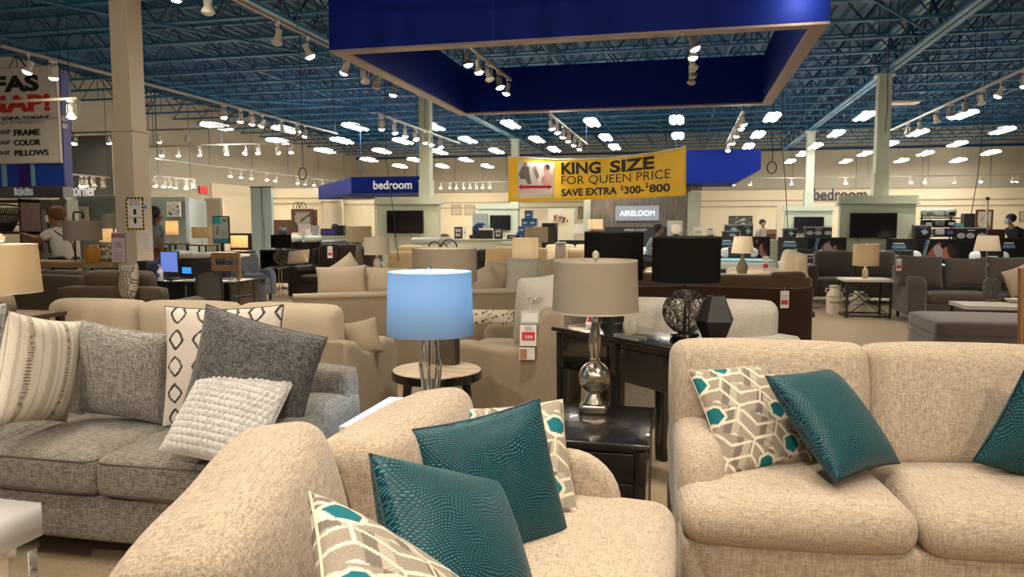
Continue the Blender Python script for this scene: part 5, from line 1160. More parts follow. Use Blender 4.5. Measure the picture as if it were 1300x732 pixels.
# centre ledge
t, hw, h = ledge('poster_display', 'blue mattress picture poster standing on the centre half wall', 'poster', 600, 271, 619, 20.9, LZ2, .05, BLACKM)
def matt(u, v): 
    C = np.tile(np.array((.03, .06, .16)), (len(u), 1)); C = np.where((v > .45 + .2 * np.sin(u * 3))[:, None], np.array((.45, .58, .66)), C); return np.where(((v > .2) & (v < .35))[:, None], np.array((.02, .03, .30)), C)
print_panel('picture', hw * 2, h, matt, 20, 20, PAPER, t).location = (-hw, -.03, 0)
for a in (('black_sign', 'black card with white writing on the centre half wall, left', 'sign', 577, 288, 587, BLACKM, 'SAVE'), ('card', 'small white card beside the black card, centre half wall', 'sign', 588, 289, 592, PAPERW, None), ('register', 'black cash register box with white top on the centre half wall', 'register', 609, 292, 625, BLACKM, None), ('black_sign', 'black card with white writing on the centre half wall, right', 'sign', 628, 289, 638, BLACKM, 'SAVE'), ('tray', 'low black tray at the right of the centre half wall', 'tray', 645, 298, 659, BLACKM, None), ('scanner', 'black handset lying left of the register', 'scanner', 597, 298, 608, BLACKM, None)):
    t, hw, h = ledge(a[0], a[1], a[2], a[3], a[4], a[5], 20.72, LZ2, .04 if a[7] or a[0] == 'card' else .2, a[6])
    if a[7]: text(a[7], -hw * .7, hw * .7, -.021, h * .55, h * .85, PAPERW, t, .01); text('BIG', -hw * .6, hw * .6, -.021, h * .2, h * .45, PAPERW, t, .01)
    if a[0] == 'register': pb('white_top', t, hw, h + .06, -.1, .1, WHITEP, z0=h); pb('display', t, hw * .5, h + .14, .0, .03, plain('pale grey plastic', (.45, .47, .48), .4), z0=h + .06)
    if a[0] == 'tray': pb('inset', t, hw * .6, h * .8, -.104, -.1, plain('grey plastic', (.3, .3, .3), .4), z0=h * .3)
    if a[0] == 'scanner': pb('handle', t, hw * .3, h + .12, -.03, .03, BLACKM, z0=h)
    if a[0] == 'card': pb('print_line', t, hw * .6, h * .6, -.022, -.02, plain('grey print', (0, 0, 0)), z0=h * .5)
# blue boxes pyramid
BLUEC = plain('blue pillow box print', (.02, .10, .30), .4)
for i, (px, py0, py1) in enumerate([(671.5, 267, 277), (667.5, 277, 287), (677, 277, 287), (663, 287, 295), (672, 287, 295), (661, 295, 303)]):
    t, hw, h = pthing('pillow_box', 'blue carton in the pyramid left of the dark cabinet, ' + ['top one', 'middle left', 'middle right', 'lower left', 'lower centre', 'bottom corner'][i], 'box', px - 4.4, py0, px + 4.4, py1, 21.0, 'pyramid of blue cartons'); pb('carton', t, hw, h - .002, -.12, .12, BLUEC); pb('white_print', t, hw * .6, h * .55, -.124, -.12, plain('ice blue print', (.35, .5, .6), .4), z0=h * .3)
st_, hw, h = pthing('display_stand', 'grey stand under the pyramid of blue cartons', 'stand', 656, 303, 683, 312, 21.15); pb('plinth', st_, hw, h, -.15, .15, SAGED); st_.location.z = 0; st_.children[0].scale = (1, 1, (W(670, 303, Y=21).z) / h)
t, hw, h = pthing('cabinet', 'tall dark cabinet between the blue cartons and the floral wall art', 'cabinet', 688, 283, 705, 330, 20.0); t.location.z = 0; h = W(696, 283, Y=20).z; pb('carcass', t, hw, h, 0, .4, BLACKW); pb('door', t, hw * .8, h * .93, -.02, 0, plain('black brown front', (.02, .015, .012), .3), z0=.1)
# mirror, picture, tall cabinet left
def wallpic(name, label, cat, px0, py0, px1, py1, Y, frame, func, n=24, fw=.06):
    t, hw, h = pthing(name, label, cat, px0, py0, px1, py1, Y)
    for nm, (a, b, c, d) in (('frame', (-hw, hw, 0, fw)), ('frame', (-hw, hw, h - fw, h)), ('frame', (-hw, -hw + fw, fw, h - fw)), ('frame', (hw - fw, hw, fw, h - fw))): bx(nm, a, b, -.05, 0, c, d, frame, t)
    print_panel('picture', hw * 2 - 2 * fw, h - 2 * fw, func, n, n, PAPER, t).location = (-hw + fw, -.025, fw); return t
def blotch(c1, c2, fx, fy, th=.2, seed=0):
    def f(u, v):
        q = np.sin(u * fx + 2 * np.sin(v * fy * .7 + seed)) * np.sin(v * fy + seed + np.sin(u * fx)); return np.where((q > th)[:, None], np.array(c2), np.array(c1))
    return f
YBW = 40.9
wallpic('mirror', 'cherry-framed mirror above the left half wall', 'mirror', 371, 265, 398, 295, 24.0, DKW, blotch((.28, .24, .18), (.06, .05, .04), 5, 6, .3), fw=.1)
dr = simple_table('dresser', 'dark cherry dresser under the cherry mirror', (W(383, 290, Y=23.8).x, 23.8, 0), 1.5, .5, W(383, 294, Y=23.8).z, DKW, DKW); bx('drawer_front', -.7, .7, -.23, -.2, .3, 1.0, DKW, dr); bx('back_post', -.5, .5, .18, .22, W(383, 294, Y=23.8).z, W(383, 266, Y=23.8).z, DKW, dr)
wo = thing('wire_ornament', 'small arched wire ornament on top of the cherry mirror', 'ornament', (W(381, 264, Y=23.98).x, 23.98, W(381, 264.5, Y=24).z))
for k in range(3): MB().tube([(-.15 + .12 * math.cos(R(q)) + k * .13, 0, .22 * math.sin(R(q))) for q in range(0, 181, 20)], .014, 5).obj('wire_arch', BLACKM, wo)
for px0, px1 in ((573, 586), (590, 603)): wallpic('framed_print', 'pale framed line drawing on the back wall, ' + ('left' if px0 < 580 else 'right') + ' of the pair', 'picture', px0, 260, px1, 273, YBW + .03, TANW, blotch((.6, .55, .42), (.42, .37, .28), 14, 12, .4))
for px0, px1, s_ in ((1293, 1312, 0),): wallpic('framed_print', 'pale framed print on the back wall at the right edge', 'picture', px0, 268, px1, 282, YBW + .03, TANW, blotch((.6, .5, .38), (.5, .35, .25), 7, 6, .3))
wallpic('framed_photo', 'black framed city photograph on the back wall, centre right', 'picture', 925, 274, 955, 290, YBW + .03, BLACKM, blotch((.10, .10, .10), (.45, .47, .47), 9, 7, .35))
# floral panel
fp_, hw, h = pthing('wall_divider', 'cream wall panel with flower branch wall art, right of the blue cartons', 'panel', 696, 266, 728, 300, 27.0); fp_.location.z = 0; h = W(712, 266, Y=27).z; pb('panel', fp_, hw, h, 0, .1, WALLC); pb('panel_border', fp_, hw + .04, h + .05, .02, .09, SAGE)
fa = thing('wall_art', 'red and brown metal flower branch on the cream panel', 'wall art', W(710, 277, Y=26.98)); rr_ = random.Random(4)
for i in range(34):
    u = rr_.gauss(0, 1); x = max(-.33, min(.33, u * .16)); z = rr_.gauss(0, .07) - abs(x) * .1; c = [(.25, .05, .04), (.5, .38, .25), (.12, .04, .03), (.62, .5, .35)][i % 4]
    o = MB().ball((0, 0, 0), .045, 7, 4, (1, .3, 1)).obj('petal', plain('petal enamel %d' % (i % 4), c, .4), fa); o.location = (x, -.02, z)
wallpic('framed_print', 'narrow brown picture behind the yellow banner, right of the flower art', 'picture', 734, 262, 741, 278, 27.3, DKW, blotch((.25, .18, .09), (.35, .27, .15), 4, 6), fw=.03)
t, hw, h = pthing('white_sign', 'white patterned board beside the flower panel', 'sign', 728, 284, 741, 296, 25.6); t.location.z = 0; z_ = W(734, 296, Y=25.6).z; bx('post', -.03, .03, 0, .03, 0, z_, WHITEP, t); bx('board', -hw, hw, -.02, 0, z_, z_ + h, PAPERW, t)
# rooms right of the flower panel: navy beds
def bed(label, px0, px1, pfoot, D_, L=2.0, base=BLKP, top=None, h=.62, skirt=None):
    p0, p1 = W(px0, pfoot, Z=0), W(px1, pfoot, Z=0); Y = (p0.y + p1.y) / 2; w_ = (p1.x - p0.x); t = thing('bed', label, 'bed', ((p0.x + p1.x) / 2, Y, 0))
    bx('foundation', -w_ / 2, w_ / 2, 0, L, .02, h - .26, base, t); c = cushion('mattress', (0, L / 2, h - .13), (w_, L, .26), .06, top or plain('white quilted ticking', (.62, .66, .68), .8), t, n=6)
    bx('blue_band', -w_ / 2 - .003, w_ / 2 + .003, -.005, L, h - .06, h - .035, plain('aqua band', (.12, .35, .50), .5), t)
    for s in (-1, 1): cushion('pillow', (s * w_ * .24, L - .3, h + .06), (w_ * .42, .4, .14), .06, plain('white quilted ticking', (0, 0, 0)), t, n=6)
    return t, w_, Y
def headpanel(label, px0, py0, px1, Y, func=None, word=True):
    x0, x1, _, z1 = XZ(px0, py0, px1, py0 + 6, Y); z1 = W((px0 + px1) / 2, py0, Y=Y).z; t = thing('bed_display', label, 'display panel', ((x0 + x1) / 2, Y, 0)); hw = (x1 - x0) / 2
    bx('board', -hw, hw, 0, .08, 0, z1, BLKP, t)
    if func is not None: print_panel('picture', hw * 1.1, z1 * .62, func, 60, 40, PAPER, t).location = (-hw * .12, -.006, z1 * .36)
    if word:
        bx('blue_label', -hw * .85, -hw * .45, -.006, 0, z1 * .80, z1 * .87, plain('sky blue print', (.12, .32, .5), .4), t)
        bx('white_line', -hw * .82, -hw * .5, -.006, 0, z1 * .89, z1 * .915, PAPERW, t)
    return t, hw, z1
def sleeper(seed):
    def f(u, v):
        C = np.tile(np.array((.008, .008, .010)), (len(u), 1)); r = np.random.RandomState(seed)
        e = lambda cx, cy, a, b, ro=0: (((u - cx) * math.cos(ro) + (v - cy) * math.sin(ro)) / a) ** 2 + ((-(u - cx) * math.sin(ro) + (v - cy) * math.cos(ro)) / b) ** 2 < 1
        C = np.where((np.abs(u - .06 - v * .18) < .02)[:, None], np.array((.10, .22, .35)), C); C = np.where((np.abs(u - .11 - v * .18) < .008)[:, None], np.array((.5, .6, .7)), C)
        C = np.where(e(.38, .55, .09, .42, -.5)[:, None], np.array((.28, .09, .05)), C); C = np.where(e(.55, .60, .12, .25, .3)[:, None], np.array((.33, .32, .34)) if seed % 2 else np.array((.02, .02, .022)), C)
        C = np.where(e(.78, .50, .13, .28, .2)[:, None], np.array((.36, .15, .09)), C); C = np.where(e(.86, .62, .09, .24, .2)[:, None], np.array((.03, .016, .01)), C)
        return C
    return f
for lab, hp, pp in (('black headboard panel with sleeping figure print, left of the tall television wall', (988, 301, 1075, 19.6), 1), ('black headboard panel with couple print, below the large right television', (1126, 303, 1216, 19.4), 3), ('black headboard panel with blue stripe print at the right edge', (1268, 302, 1345, 19.4), 5), ('dark headboard panel behind the white tapered lamp', (912, 300, 978, 20.8), 2)):
    headpanel(lab, hp[0], hp[1], hp[2], hp[3], sleeper(pp))
def bedpx(label, px0, px1, Yf, L, h=.62):
    x0 = W(px0, 350, Y=Yf).x; x1 = W(px1, 350, Y=Yf).x; t = thing('bed', label, 'bed', ((x0 + x1) / 2, Yf, 0)); w_ = x1 - x0
    bx('foundation', -w_ / 2, w_ / 2, 0, L, .02, h - .2, BLKP, t); cushion('mattress', (0, L / 2, h - .10), (w_, L, .2), .05, plain('white quilted ticking', (.62, .66, .68), .8), t, n=6)
    bx('blue_top', -w_ / 2 + .02, w_ / 2 - .02, .02, L * .6, h + .001, h + .02, plain('aqua cloth', (.20, .45, .58), .7), t)
    text('COMFORT', -w_ * .42, -w_ * .1, -.004, h - .34, h - .27, PAPERW, t, 0, thick=.004)
    bm_ = thing('bolster_pillow', 'black and white pillow, ' + label.split(' at ')[0].split(',')[0] + ', ' + ' '.join(label.split(',')[-1].split()[-5:]), 'pillow', ((x0 + x1) / 2, Yf + L - .35, h + .02))
    cushion('white_end', (0, 0, .13), (w_ * .66, .35, .26), .12, plain('white quilted ticking', (0, 0, 0)), bm_, n=8); bx('black_sleeve', -w_ * .2, w_ * .2, -.18, .18, .005, .27, BLKP, bm_, .02); bx('white_word', -w_ * .09, w_ * .09, -.185, -.18, .13, .155, PAPERW, bm_)
    return t
bedpx('display bed with aqua top, behind the ivory recliner at centre right', 1002, 1082, 17.1, 2.3)
bedpx('display bed with aqua edge, behind the white tapered lamp', 905, 985, 18.4, 2.2)
bedpx('display bed behind the grey-brown sectional', 1122, 1222, 16.9, 2.3)
bedpx('display bed at the right edge behind the white lamp', 1262, 1345, 16.9, 2.3)
# cartons on right ledges
def carton(label, px0, py0, px1, py1, Y, pr='shoe'):
    t, hw, h = pthing('carton', label, 'box', px0, py0, px1, py1, Y, ); pb('carton_body', t, hw, h, 0, .3, plain('black carton', (.014, .015, .02), .4)); pb('white_edge', t, hw + .02, h + .03, .02, .28, plain('pale carton edge', (.35, .36, .36), .5), z0=h)
    bx('riser', -hw * .9, hw * .9, .02, .28, -t.location.z, 0, BLKP, t)
    if pr == 'shoe':
        for cx in (-.68, -.05, .7): MB().prism([(cx * hw + hw * .28 * math.cos(a), h * .5 + h * .2 * math.sin(a)) for a in [6.283 * j / 14 for j in range(14)]], 1, -.006, 0).obj('pillow_print', plain('pale pillow print', (.42, .46, .46), .5), t)
        pb('title_line', t, hw * .25, h * .9, -.006, 0, PAPERW, z0=h * .85)
    else:
        MB().prism([(-hw * .3, h * .55), (hw * .2, h * .75), (hw * .7, h * .45), (hw * .1, h * .2)], 1, -.006, 0).obj('pillow_print', plain('ice blue print', (.35, .5, .6), .4), t); pb('title_line', t, hw * .5, h * .9, -.006, 0, plain('sky blue print', (0, 0, 0)), z0=h * .84)
    return t
carton('black pillow carton on the wall left of the tall television wall', 1023, 289, 1056, 302, 19.75)
carton('black pillow carton right of the purple and steel shelf', 1214, 290, 1252, 308, 19.9)
carton('dark carton left of the steel shelf, on the wall', 1162, 287, 1182, 301, 19.9, 'b')
carton('navy pillow carton, upper left of the stack behind the tapered lamp', 920, 286, 940, 296, 22.0, 'b'); carton('navy pillow carton, right of the stack behind the tapered lamp', 941, 286, 956, 300, 22.0, 'b'); carton('flat navy carton at the bottom of the stack behind the tapered lamp', 917, 294, 939, 302, 21.7, 'b')
carton('small dark picture carton left of the black pillow carton', 995, 291, 1011, 301, 21.0, 'b')
for (lab, px0, py0, px1, py1, c) in (('small white and yellow leaflet stand right of the disc', 880, 288, 893, 297, (.55, .5, .2)), ('small grey framed card beside the yellow leaflet', 897, 287, 906, 293, (.25, .22, .18)), ('small white leaflet at the foot of the grey card', 895, 294, 907, 298, (.5, .55, .55)), ('small white card on the ledge left of the cream door frame', 967, 289, 973, 297, (.6, .58, .55))):
    t, hw, h = pthing('leaflet_stand', lab, 'sign', px0, py0, px1, py1, 22.4); pb('card', t, hw, h, 0, .03, PAPERW); pb('print', t, hw * .7, h * .5, -.005, 0, plain('leaflet print %d' % int(px0), c, .5), z0=h * .1); bx('foot', -hw, hw, -.03, .06, -max(.01, t.location.z - LZ3), 0, plain('clear sleeve', (.6, .58, .56), .2), t)
# steel shelf with pillows (mattress accessories rack)
rk_, hw, h = pthing('shelf_rack', 'steel rack crowded with packaged bedding, right of the television wall', 'rack', 1170, 262, 1216, 303, 20.3); 
for x in (-hw, hw * .6): MB().tube([(x, 0, 0), (x, 0, h * .75)], .02, 6).obj('post', BLACKM, rk_)
for z in (.05, h * .35, h * .62): bx('shelf', -hw, hw, -.2, .2, z, z + .03, BLACKM, rk_)
rr_ = random.Random(6); LN = ['top left', 'top middle', 'top right', 'upper left', 'upper middle', 'upper right', 'lower left', 'lower middle', 'lower right']
PK = [plain('pale grey plastic', (0, 0, 0)), plain('steel print', (.12, .14, .16), .3), plain('frosted acrylic', (0, 0, 0)), BLKP, plain('violet print', (.06, .05, .3), .3)]
i = 0
for row, (z, zh) in enumerate(((h * .64 + .03, h * .25), (h * .35 + .03, h * .2), (.08, h * .22))):
    for c in range(3):
        x = rk_.location.x + (-hw * .72 + c * hw * .62); m = PK[(i * 2 + row) % 4] if i != 8 else PK[4]
        t = thing('bedding_pack', 'packaged bedding on the steel rack, %s' % LN[i], 'package', (x, 20.3 - .05 * (c % 2), rk_.location.z + z), 0, 'packages on the steel rack')
        cushion('pack', (0, 0, zh / 2), (hw * .56, .34, zh), .05, m, t, n=5, wr=.02, seed=i).rotation_euler = (0, rr_.uniform(-.12, .12) * (row == 0), 0); bx('pack_label', -hw * .16, hw * .16, -.18, -.172, zh * .2, zh * .6, PK[(i + 1) % 4], t); i += 1
bx('foot_block', -hw, hw, -.2, .2, -max(.01, rk_.location.z - 0), 0, SAGE, rk_)
for a in (('speaker_cabinet', 'dark standing box on the ledge right of the steel rack', 'box', 1224, 271, 1238, 289, DARKF), ('turquoise_box', 'small turquoise box on the ledge right of the steel rack', 'box', 1213, 283, 1224, 291, TEALB)):
    t, hw, h = pthing(a[0], a[1], a[2], a[3], a[4], a[5], a[6], 20.8); pb('cabinet', t, hw, h, 0, .25, a[7]); pb('front_panel', t, hw * .8, h * .9, -.01, 0, plain('dark grey grille', (.06, .055, .05), .6) if a[0][0] == 's' else plain('pale turquoise', (.2, .5, .52), .4), z0=h * .1); bx('riser', -hw, hw, .02, .2, -(t.location.z - LZ4), 0, BLKP, t)
wallpic('framed_art', 'framed blossom picture on the back wall behind the dark box, right', 'picture', 1238, 266, 1260, 294, 30.0, DKW, blotch((.55, .48, .38), (.2, .12, .08), 8, 6, .4)).location.z += 0
t = [o for o in COL.objects if o.name.startswith('framed_art')][0]; bx('easel_leg', -.05, .05, 0, .05, -t.location.z, 0, DKW, t)
t, hw, h = pthing('white_pole', 'thin white pole in front of the blossom picture', 'pole', 1251, 252, 1254, 300, 21.5); MB().tube([(0, 0, -t.location.z), (0, 0, h)], .03, 8).obj('pole', WHITEP, t); MB().ball((0, 0, h), .05, 8, 6).obj('knob', BLACKM, t)
t, hw, h = pthing('nightstand', 'dark wooden cabinet behind the right white lamp', 'cabinet', 1248, 290, 1276, 310, 21.6); t.location.z = 0; h = W(1262, 291, Y=21.6).z; pb('carcass', t, hw, h, 0, .5, DKW); pb('drawer', t, hw * .85, h * .9, -.02, 0, DKW, z0=h * .6)
t, hw, h = pthing('nightstand', 'brown cabinet top left of the cream door frame', 'cabinet', 966, 290, 986, 310, 23.6); t.location.z = 0; h = W(976, 291, Y=23.6).z; pb('carcass', t, hw, h, 0, .5, plain('warm brown wood', (.28, .14, .07), .5)); pb('drawer', t, hw * .85, h * .9, -.02, 0, DKW, z0=h * .6)
p = W(1252, 345, D=14.6); simple_table('side_table', 'side table hidden behind the sectional, under the right white lamp', (p.x, p.y, 0), .5, .5, .62, DKW, BLACKM)
lamp('white tapered lamp behind the sectional sofa, far right', 1252, 299, 318, 338, 296, 14.6, 23, 30, SH_W, 'stick', STEEL, z=.62, lit=.5)
# door frame in back wall right
t, hw, h = pthing('door_frame', 'cream door frame standing left of the smaller television wall', 'door frame', 986, 263, 994, 302, 31.0); t.location.z = 0; h = W(990, 263, Y=31).z
bx('jamb', -hw, -hw + .12, 0, .2, 0, h, WALLC, t); bx('jamb', hw - .12, hw, 0, .2, 0, h, WALLC, t); bx('lintel', -hw, hw, 0, .2, h, h + .12, WALLC, t); bx('dark_door', -hw + .12, hw - .12, .08, .12, 0, h, DKW, t)
# bedroom lettering on the back wall
t = thing('wall_lettering', 'dark word bedroom on the back wall behind the television walls', 'sign', (W(1068, 246, Y=YBW - .1).x, YBW - .1, W(1068, 251, Y=YBW - .1).z)); text_px('bedroom', 1033, 239, 1100, 254, YBW - .1, plain('dark navy letters', (.02, .02, .06), .5), t, .005, thick=.04)

# ---------------------------------------------------------------- pavilion with lit sign
pv, hw, h = pthing('sign_pavilion', 'grey timber-clad pavilion wall carrying a lit sign, centre', 'pavilion', 741, 250, 889, 304, 26.0); pv.location.z = 0; ph = 2.65
WP = wood('weathered grey cladding', (.16, .135, .11), (.30, .26, .21), .6, 'Z', 4); x = -hw + .3; i = 0
bx('backing', -hw + .25, hw - .4, .02, .1, 0, ph, WP, pv)
while x < hw - .45: bx('plank', x, x + .145, 0, .02 + .004 * (i % 3), .02, ph, WP, pv); x += .152; i += 1
bx('pilaster', -hw, -hw + .25, -.1, .12, 0, ph, SAGE, pv); bx('pilaster', hw - .42, hw, -.1, .12, 0, ph - .06, SAGE, pv); bx('top_fascia', -hw - .03, hw + .03, -.12, .14, ph, ph + .12, WP, pv)
t, sw, sh_ = pthing('lit_sign', 'lit grey AIRELOOM sign on the timber pavilion', 'sign', 781, 261, 837, 280, 25.9); pb('sign_box', t, sw, sh_, 0, .08, plain('silver grey sign face', (.30, .33, .38), .4, emit=(.5, .56, .66), es=.05), bevel=.01); text_px('AIRELOOM', 787, 267, 831, 274, 25.9, LIGHTW, t, 0)
t, sw, sh_ = pthing('bed', 'bed with tall charcoal headboard in the timber pavilion', 'bed', 767, 289, 851, 304, 25.4); t.location.z = 0; h = W(809, 288, Y=25.4).z; bx('headboard', -sw, sw, .3, .42, 0, h, plain('charcoal leather', (.025, .027, .03), .4), t); cushion('mattress', (0, -.8, .5), (sw * 1.7, 2.1, .5), .1, plain('white quilted ticking', (0, 0, 0)), t, n=6)
text('AIRELOOM', -.45, .3, .296, h - .14, h - .06, PAPERW, t, 0, thick=.01)
p = W(757, 292, Y=25.2); simple_table('side_table', 'nightstand under the glowing cream lamp in the pavilion', (p.x, p.y, 0), .5, .45, p.z - .18, DKW, DKW)
lamp('glowing cream lamp at the left of the timber pavilion', 756, 278, 290.5, 298, 0, p.dot(_h), 19, 19, SH_C, 'stick', STEEL, lit=6, z=p.z - .18)
p = W(858, 300, Y=24.7); simple_table('side_table', 'nightstand under the round disc at the right of the pavilion', (p.x, p.y, 0), .7, .45, p.z, DKW, DKW)
t = thing('disc_ornament', 'round cream disc ornament right of the charcoal headboard', 'ornament', p); k = p.dot(_h) / F
MB().prism([(6 * k * math.cos(a), 9 * k + 6.5 * k * math.sin(a)) for a in [6.283 * j / 24 for j in range(24)]], 1, -.02, .03).obj('disc', plain('cream plaster', (.66, .56, .42), .6), t); bx('stand', -.08, .08, -.04, .06, 0, 3 * k, BLACKM, t)
t = thing('art_board', 'pale square board behind the round disc', 'board', p + Vector((-.1, .15, 0))); bx('board', -7 * k, 12 * k, 0, .03, 0, 20 * k, plain('pale grey board', (.42, .45, .43), .5), t); bx('stripe', -6 * k, 11 * k, -.004, 0, 17 * k, 18 * k, GOLD, t)
# navy bed/sofa in the pavilion's left neighbour
t, hw, h = pthing('bed', 'navy upholstered bed left of the timber pavilion', 'bed', 707, 304, 742, 325, 21.9); t.location.z = 0; h = W(720, 305, Y=21.9).z; bx('headboard', -hw, hw, .3, .42, 0, h, NAVYF, t); cushion('mattress', (0, -.6, .5), (hw * 1.9, 1.8, .5), .1, NAVYF, t, n=6)
t, hw, h = pthing('ottoman', 'small grey upholstered cube left of the navy bed', 'ottoman', 704, 310, 716, 325, 16.8); t.location.z = 0; h = W(710, 310, Y=16.8).z; cushion('cube', (0, .2, h / 2), (hw * 2, .4, h), .04, GREIGE, t, n=6); cushion('lid', (0, .2, h + .02), (hw * 2.05, .42, .06), .03, GREIGE, t, n=5)
for i, (px, py, ww) in enumerate(((543, 306, 50), (648, 311, 26), (398, 303, 26), (372, 303, 26), (564, 305, 20))):
    o = link('bed_pillow', cushion_mesh('bed_pillow', ww * 16.5 / F * .8, .45, .16, .07, n=8), plain('pale blue white linen', (.50, .56, .56), .8)); o.location = W(px, py, D=20.0 if i in (2, 3) else 17.0); tag(o, 'white bed pillow in the distance, ' + ['behind the taupe drum shade', 'left of the white drum lamp', 'right one above the dark recliner', 'left one above the dark recliner', 'half hidden by the taupe drum shade'][i], 'pillow')
for i, (px0, px1, py, Y) in enumerate(((600, 655, 316, 18.0), (365, 420, 306, 18.2))):
    x0, x1 = W(px0, py, Y=Y).x, W(px1, py, Y=Y).x; t = thing('bed', ['black platform bed left of the white drum lamp', 'black bed behind the dark chocolate sofa'][i], 'bed', ((x0 + x1) / 2, Y, 0)); h = W((px0 + px1) / 2, py, Y=Y).z; bx('bed_frame', -(x1 - x0) / 2, (x1 - x0) / 2, 0, 2, 0, h * .6, BLKP, t); cushion('mattress', (0, 1, h * .8), (x1 - x0, 2, h * .4), .05, BLKP, t, n=5)

# ---------------------------------------------------------------- blue soffits
bs = thing('bedroom_soffit', 'royal blue hanging soffit reading bedroom, left of centre', 'sign soffit', (0, 0, 0)); SY = 21.6
x0, x1, z0, z1 = XZ(446, 224, 533, 245, SY); bs.location = (x0, SY, z0); xa = W(404, 234, Y=26.5).x
xe = W(531, 234, Y=26.5).x; MB().prism([(0, 0), (x1 - x0, 0), (xe - x0, 4.9), (xa - x0, 4.9)], 2, 0, z1 - z0).obj('fascia', ROYAL, bs); 
text_px('bedroom', 474, 229, 523, 240, SY, plain('white letters', (.85, .85, .88), .4, emit=(1, 1, 1), es=.04), bs, .02)
for x in (.2, x1 - x0 - .2): MB().tube([(x, .3, z1 - z0), (x, .3, 6.3 - z0)], .015, 5).obj('hanger_rod', JOISTD, bs)
bs2 = thing('blue_soffit', 'plain royal blue hanging soffit right of the yellow banner', 'sign soffit', (0, 0, 0)); SY = 24.0
x0, x1, z0, z1 = XZ(850, 190, 966, 232, SY); bs2.location = (x0, SY, z0)
MB().prism([(0, 0), (x1 - x0 - .75, 0), (x1 - x0, z1 - z0 - .95 * (z1 - z0) + .35), (x1 - x0, z1 - z0), (0, z1 - z0)], 1, 0, 2.5).obj('fascia', ROYAL, bs2)
for x in (.2, x1 - x0 - .2): MB().tube([(x, .3, z1 - z0), (x, .3, 6.3 - z0)], .015, 5).obj('hanger_rod', JOISTD, bs2)
# cream enclosure of the left bedroom zone (bent wall)
we = thing('partition_wall', 'bent cream bedroom partition wall with ledges, behind the seated man', 'partition', (0, 0, 0)); pts = []
for px, Y in ((345, 29), (409, 29), (411, 27.2), (434, 27.2), (436, 31), (474, 31)): q = W(px, 262, Y=Y); pts.append((q.x, Y))
for i in range(len(pts) - 1):
    (xa, ya), (xb, yb) = pts[i], pts[i + 1]; L = math.hypot(xb - xa, yb - ya); an = math.atan2(yb - ya, xb - xa)
    o = bx('wall_panel', 0, L, 0, .1, 0, 3.05, WALLC, we); o.location = (xa, ya, 0); o.rotation_euler = (0, 0, an)
    for z in (2.62, 2.40): r_ = bx('ledge_strip', 0, L, -.05, 0, z, z + .04, plain('cream trim', (.5, .43, .3), .7), o)

# ---------------------------------------------------------------- left rooms: kids, corner, booths
def letters(word, px0, py0, px1, py1, Y, mat, t, bold=.015): return text_px(word, px0, py0, px1, py1, Y, mat, t, bold, thick=.03)
GREYW = plain('dark grey paint', (.10, .10, .095), .6); SILV = plain('silver grey fascia', (.30, .29, .28), .45); LETT = plain('white letters', (0, 0, 0))
ks, hw, h = pthing('kids_portal', 'silver fascia reading kids over glazed cabinets, far left', 'sign fascia', -40, 231, 80, 251, 15.6); pb('fascia', ks, hw, h, 0, .3, SILV); letters('kids', 19, 236, 42, 248, 15.6, LETT, ks); bx('end_post', hw - .1, hw, .05, .25, -ks.location.z, 0, SAGE, ks)
cs, hw, h = pthing('corner_wall', 'dark grey wall reading corner, left behind the column', 'partition', 84, 172, 143, 248, 18.6); pb('upper_wall', cs, hw, h, 0, .2, GREYW); letters('corner', 89, 238, 122, 249, 18.6, LETT, cs); bx('return_wall', hw, hw + .85, 0, .2, 0, h, WALLC, cs); bx('lower_wall', -hw, hw + .85, .25, .4, -cs.location.z, 0, SAGED, cs)
bt, hw, h = pthing('grey_booth', 'grey-green room partition with two framed drawings, left of the column', 'partition', 80, 249, 160, 320, 17.2); bt.location.z = 0; h = W(120, 249, Y=17.2).z; pb('wall_panel', bt, hw, h - .14, 0, .15, SAGED); pb('cornice', bt, hw + .03, h, -.05, .18, SAGED, z0=h - .14)
for i, (a, b) in enumerate(((85, 97), (100, 113))): wallpic('framed_print', ('left' if i == 0 else 'right') + ' white-framed drawing on the grey-green partition, beside the woman', 'picture', a, 258 + i * 4, b, 276 + i * 4, 17.15, WHITEP, blotch((.6, .6, .58), (.15, .18, .2), 9, 8, .3), fw=.08)
b2, hw, h = pthing('grey_booth', 'grey box-shaped room partition right of the column', 'partition', 190, 250, 236, 315, 19.6); b2.location.z = 0; h = W(213, 250, Y=19.6).z; pb('front_wall', b2, hw, h - .14, 0, .15, SAGED); pb('cornice', b2, hw + .03, h, -.05, .15, SAGED, z0=h - .14)
xr = W(262, 260, Y=24.0).x - b2.location.x; MB().prism([(hw, .0), (xr, 4.4), (xr - .1, 4.45), (hw - .1, .1)], 2, 0, h).obj('side_wall', plain('light grey green paint', (.25, .30, .29), .6), b2)
wallpic('framed_print', 'white-framed blue shoe picture on the grey box partition', 'picture', 213, 256, 230, 275, 19.5, WHITEP, blotch((.6, .6, .58), (.03, .04, .12), 6, 7, .45), fw=.05)
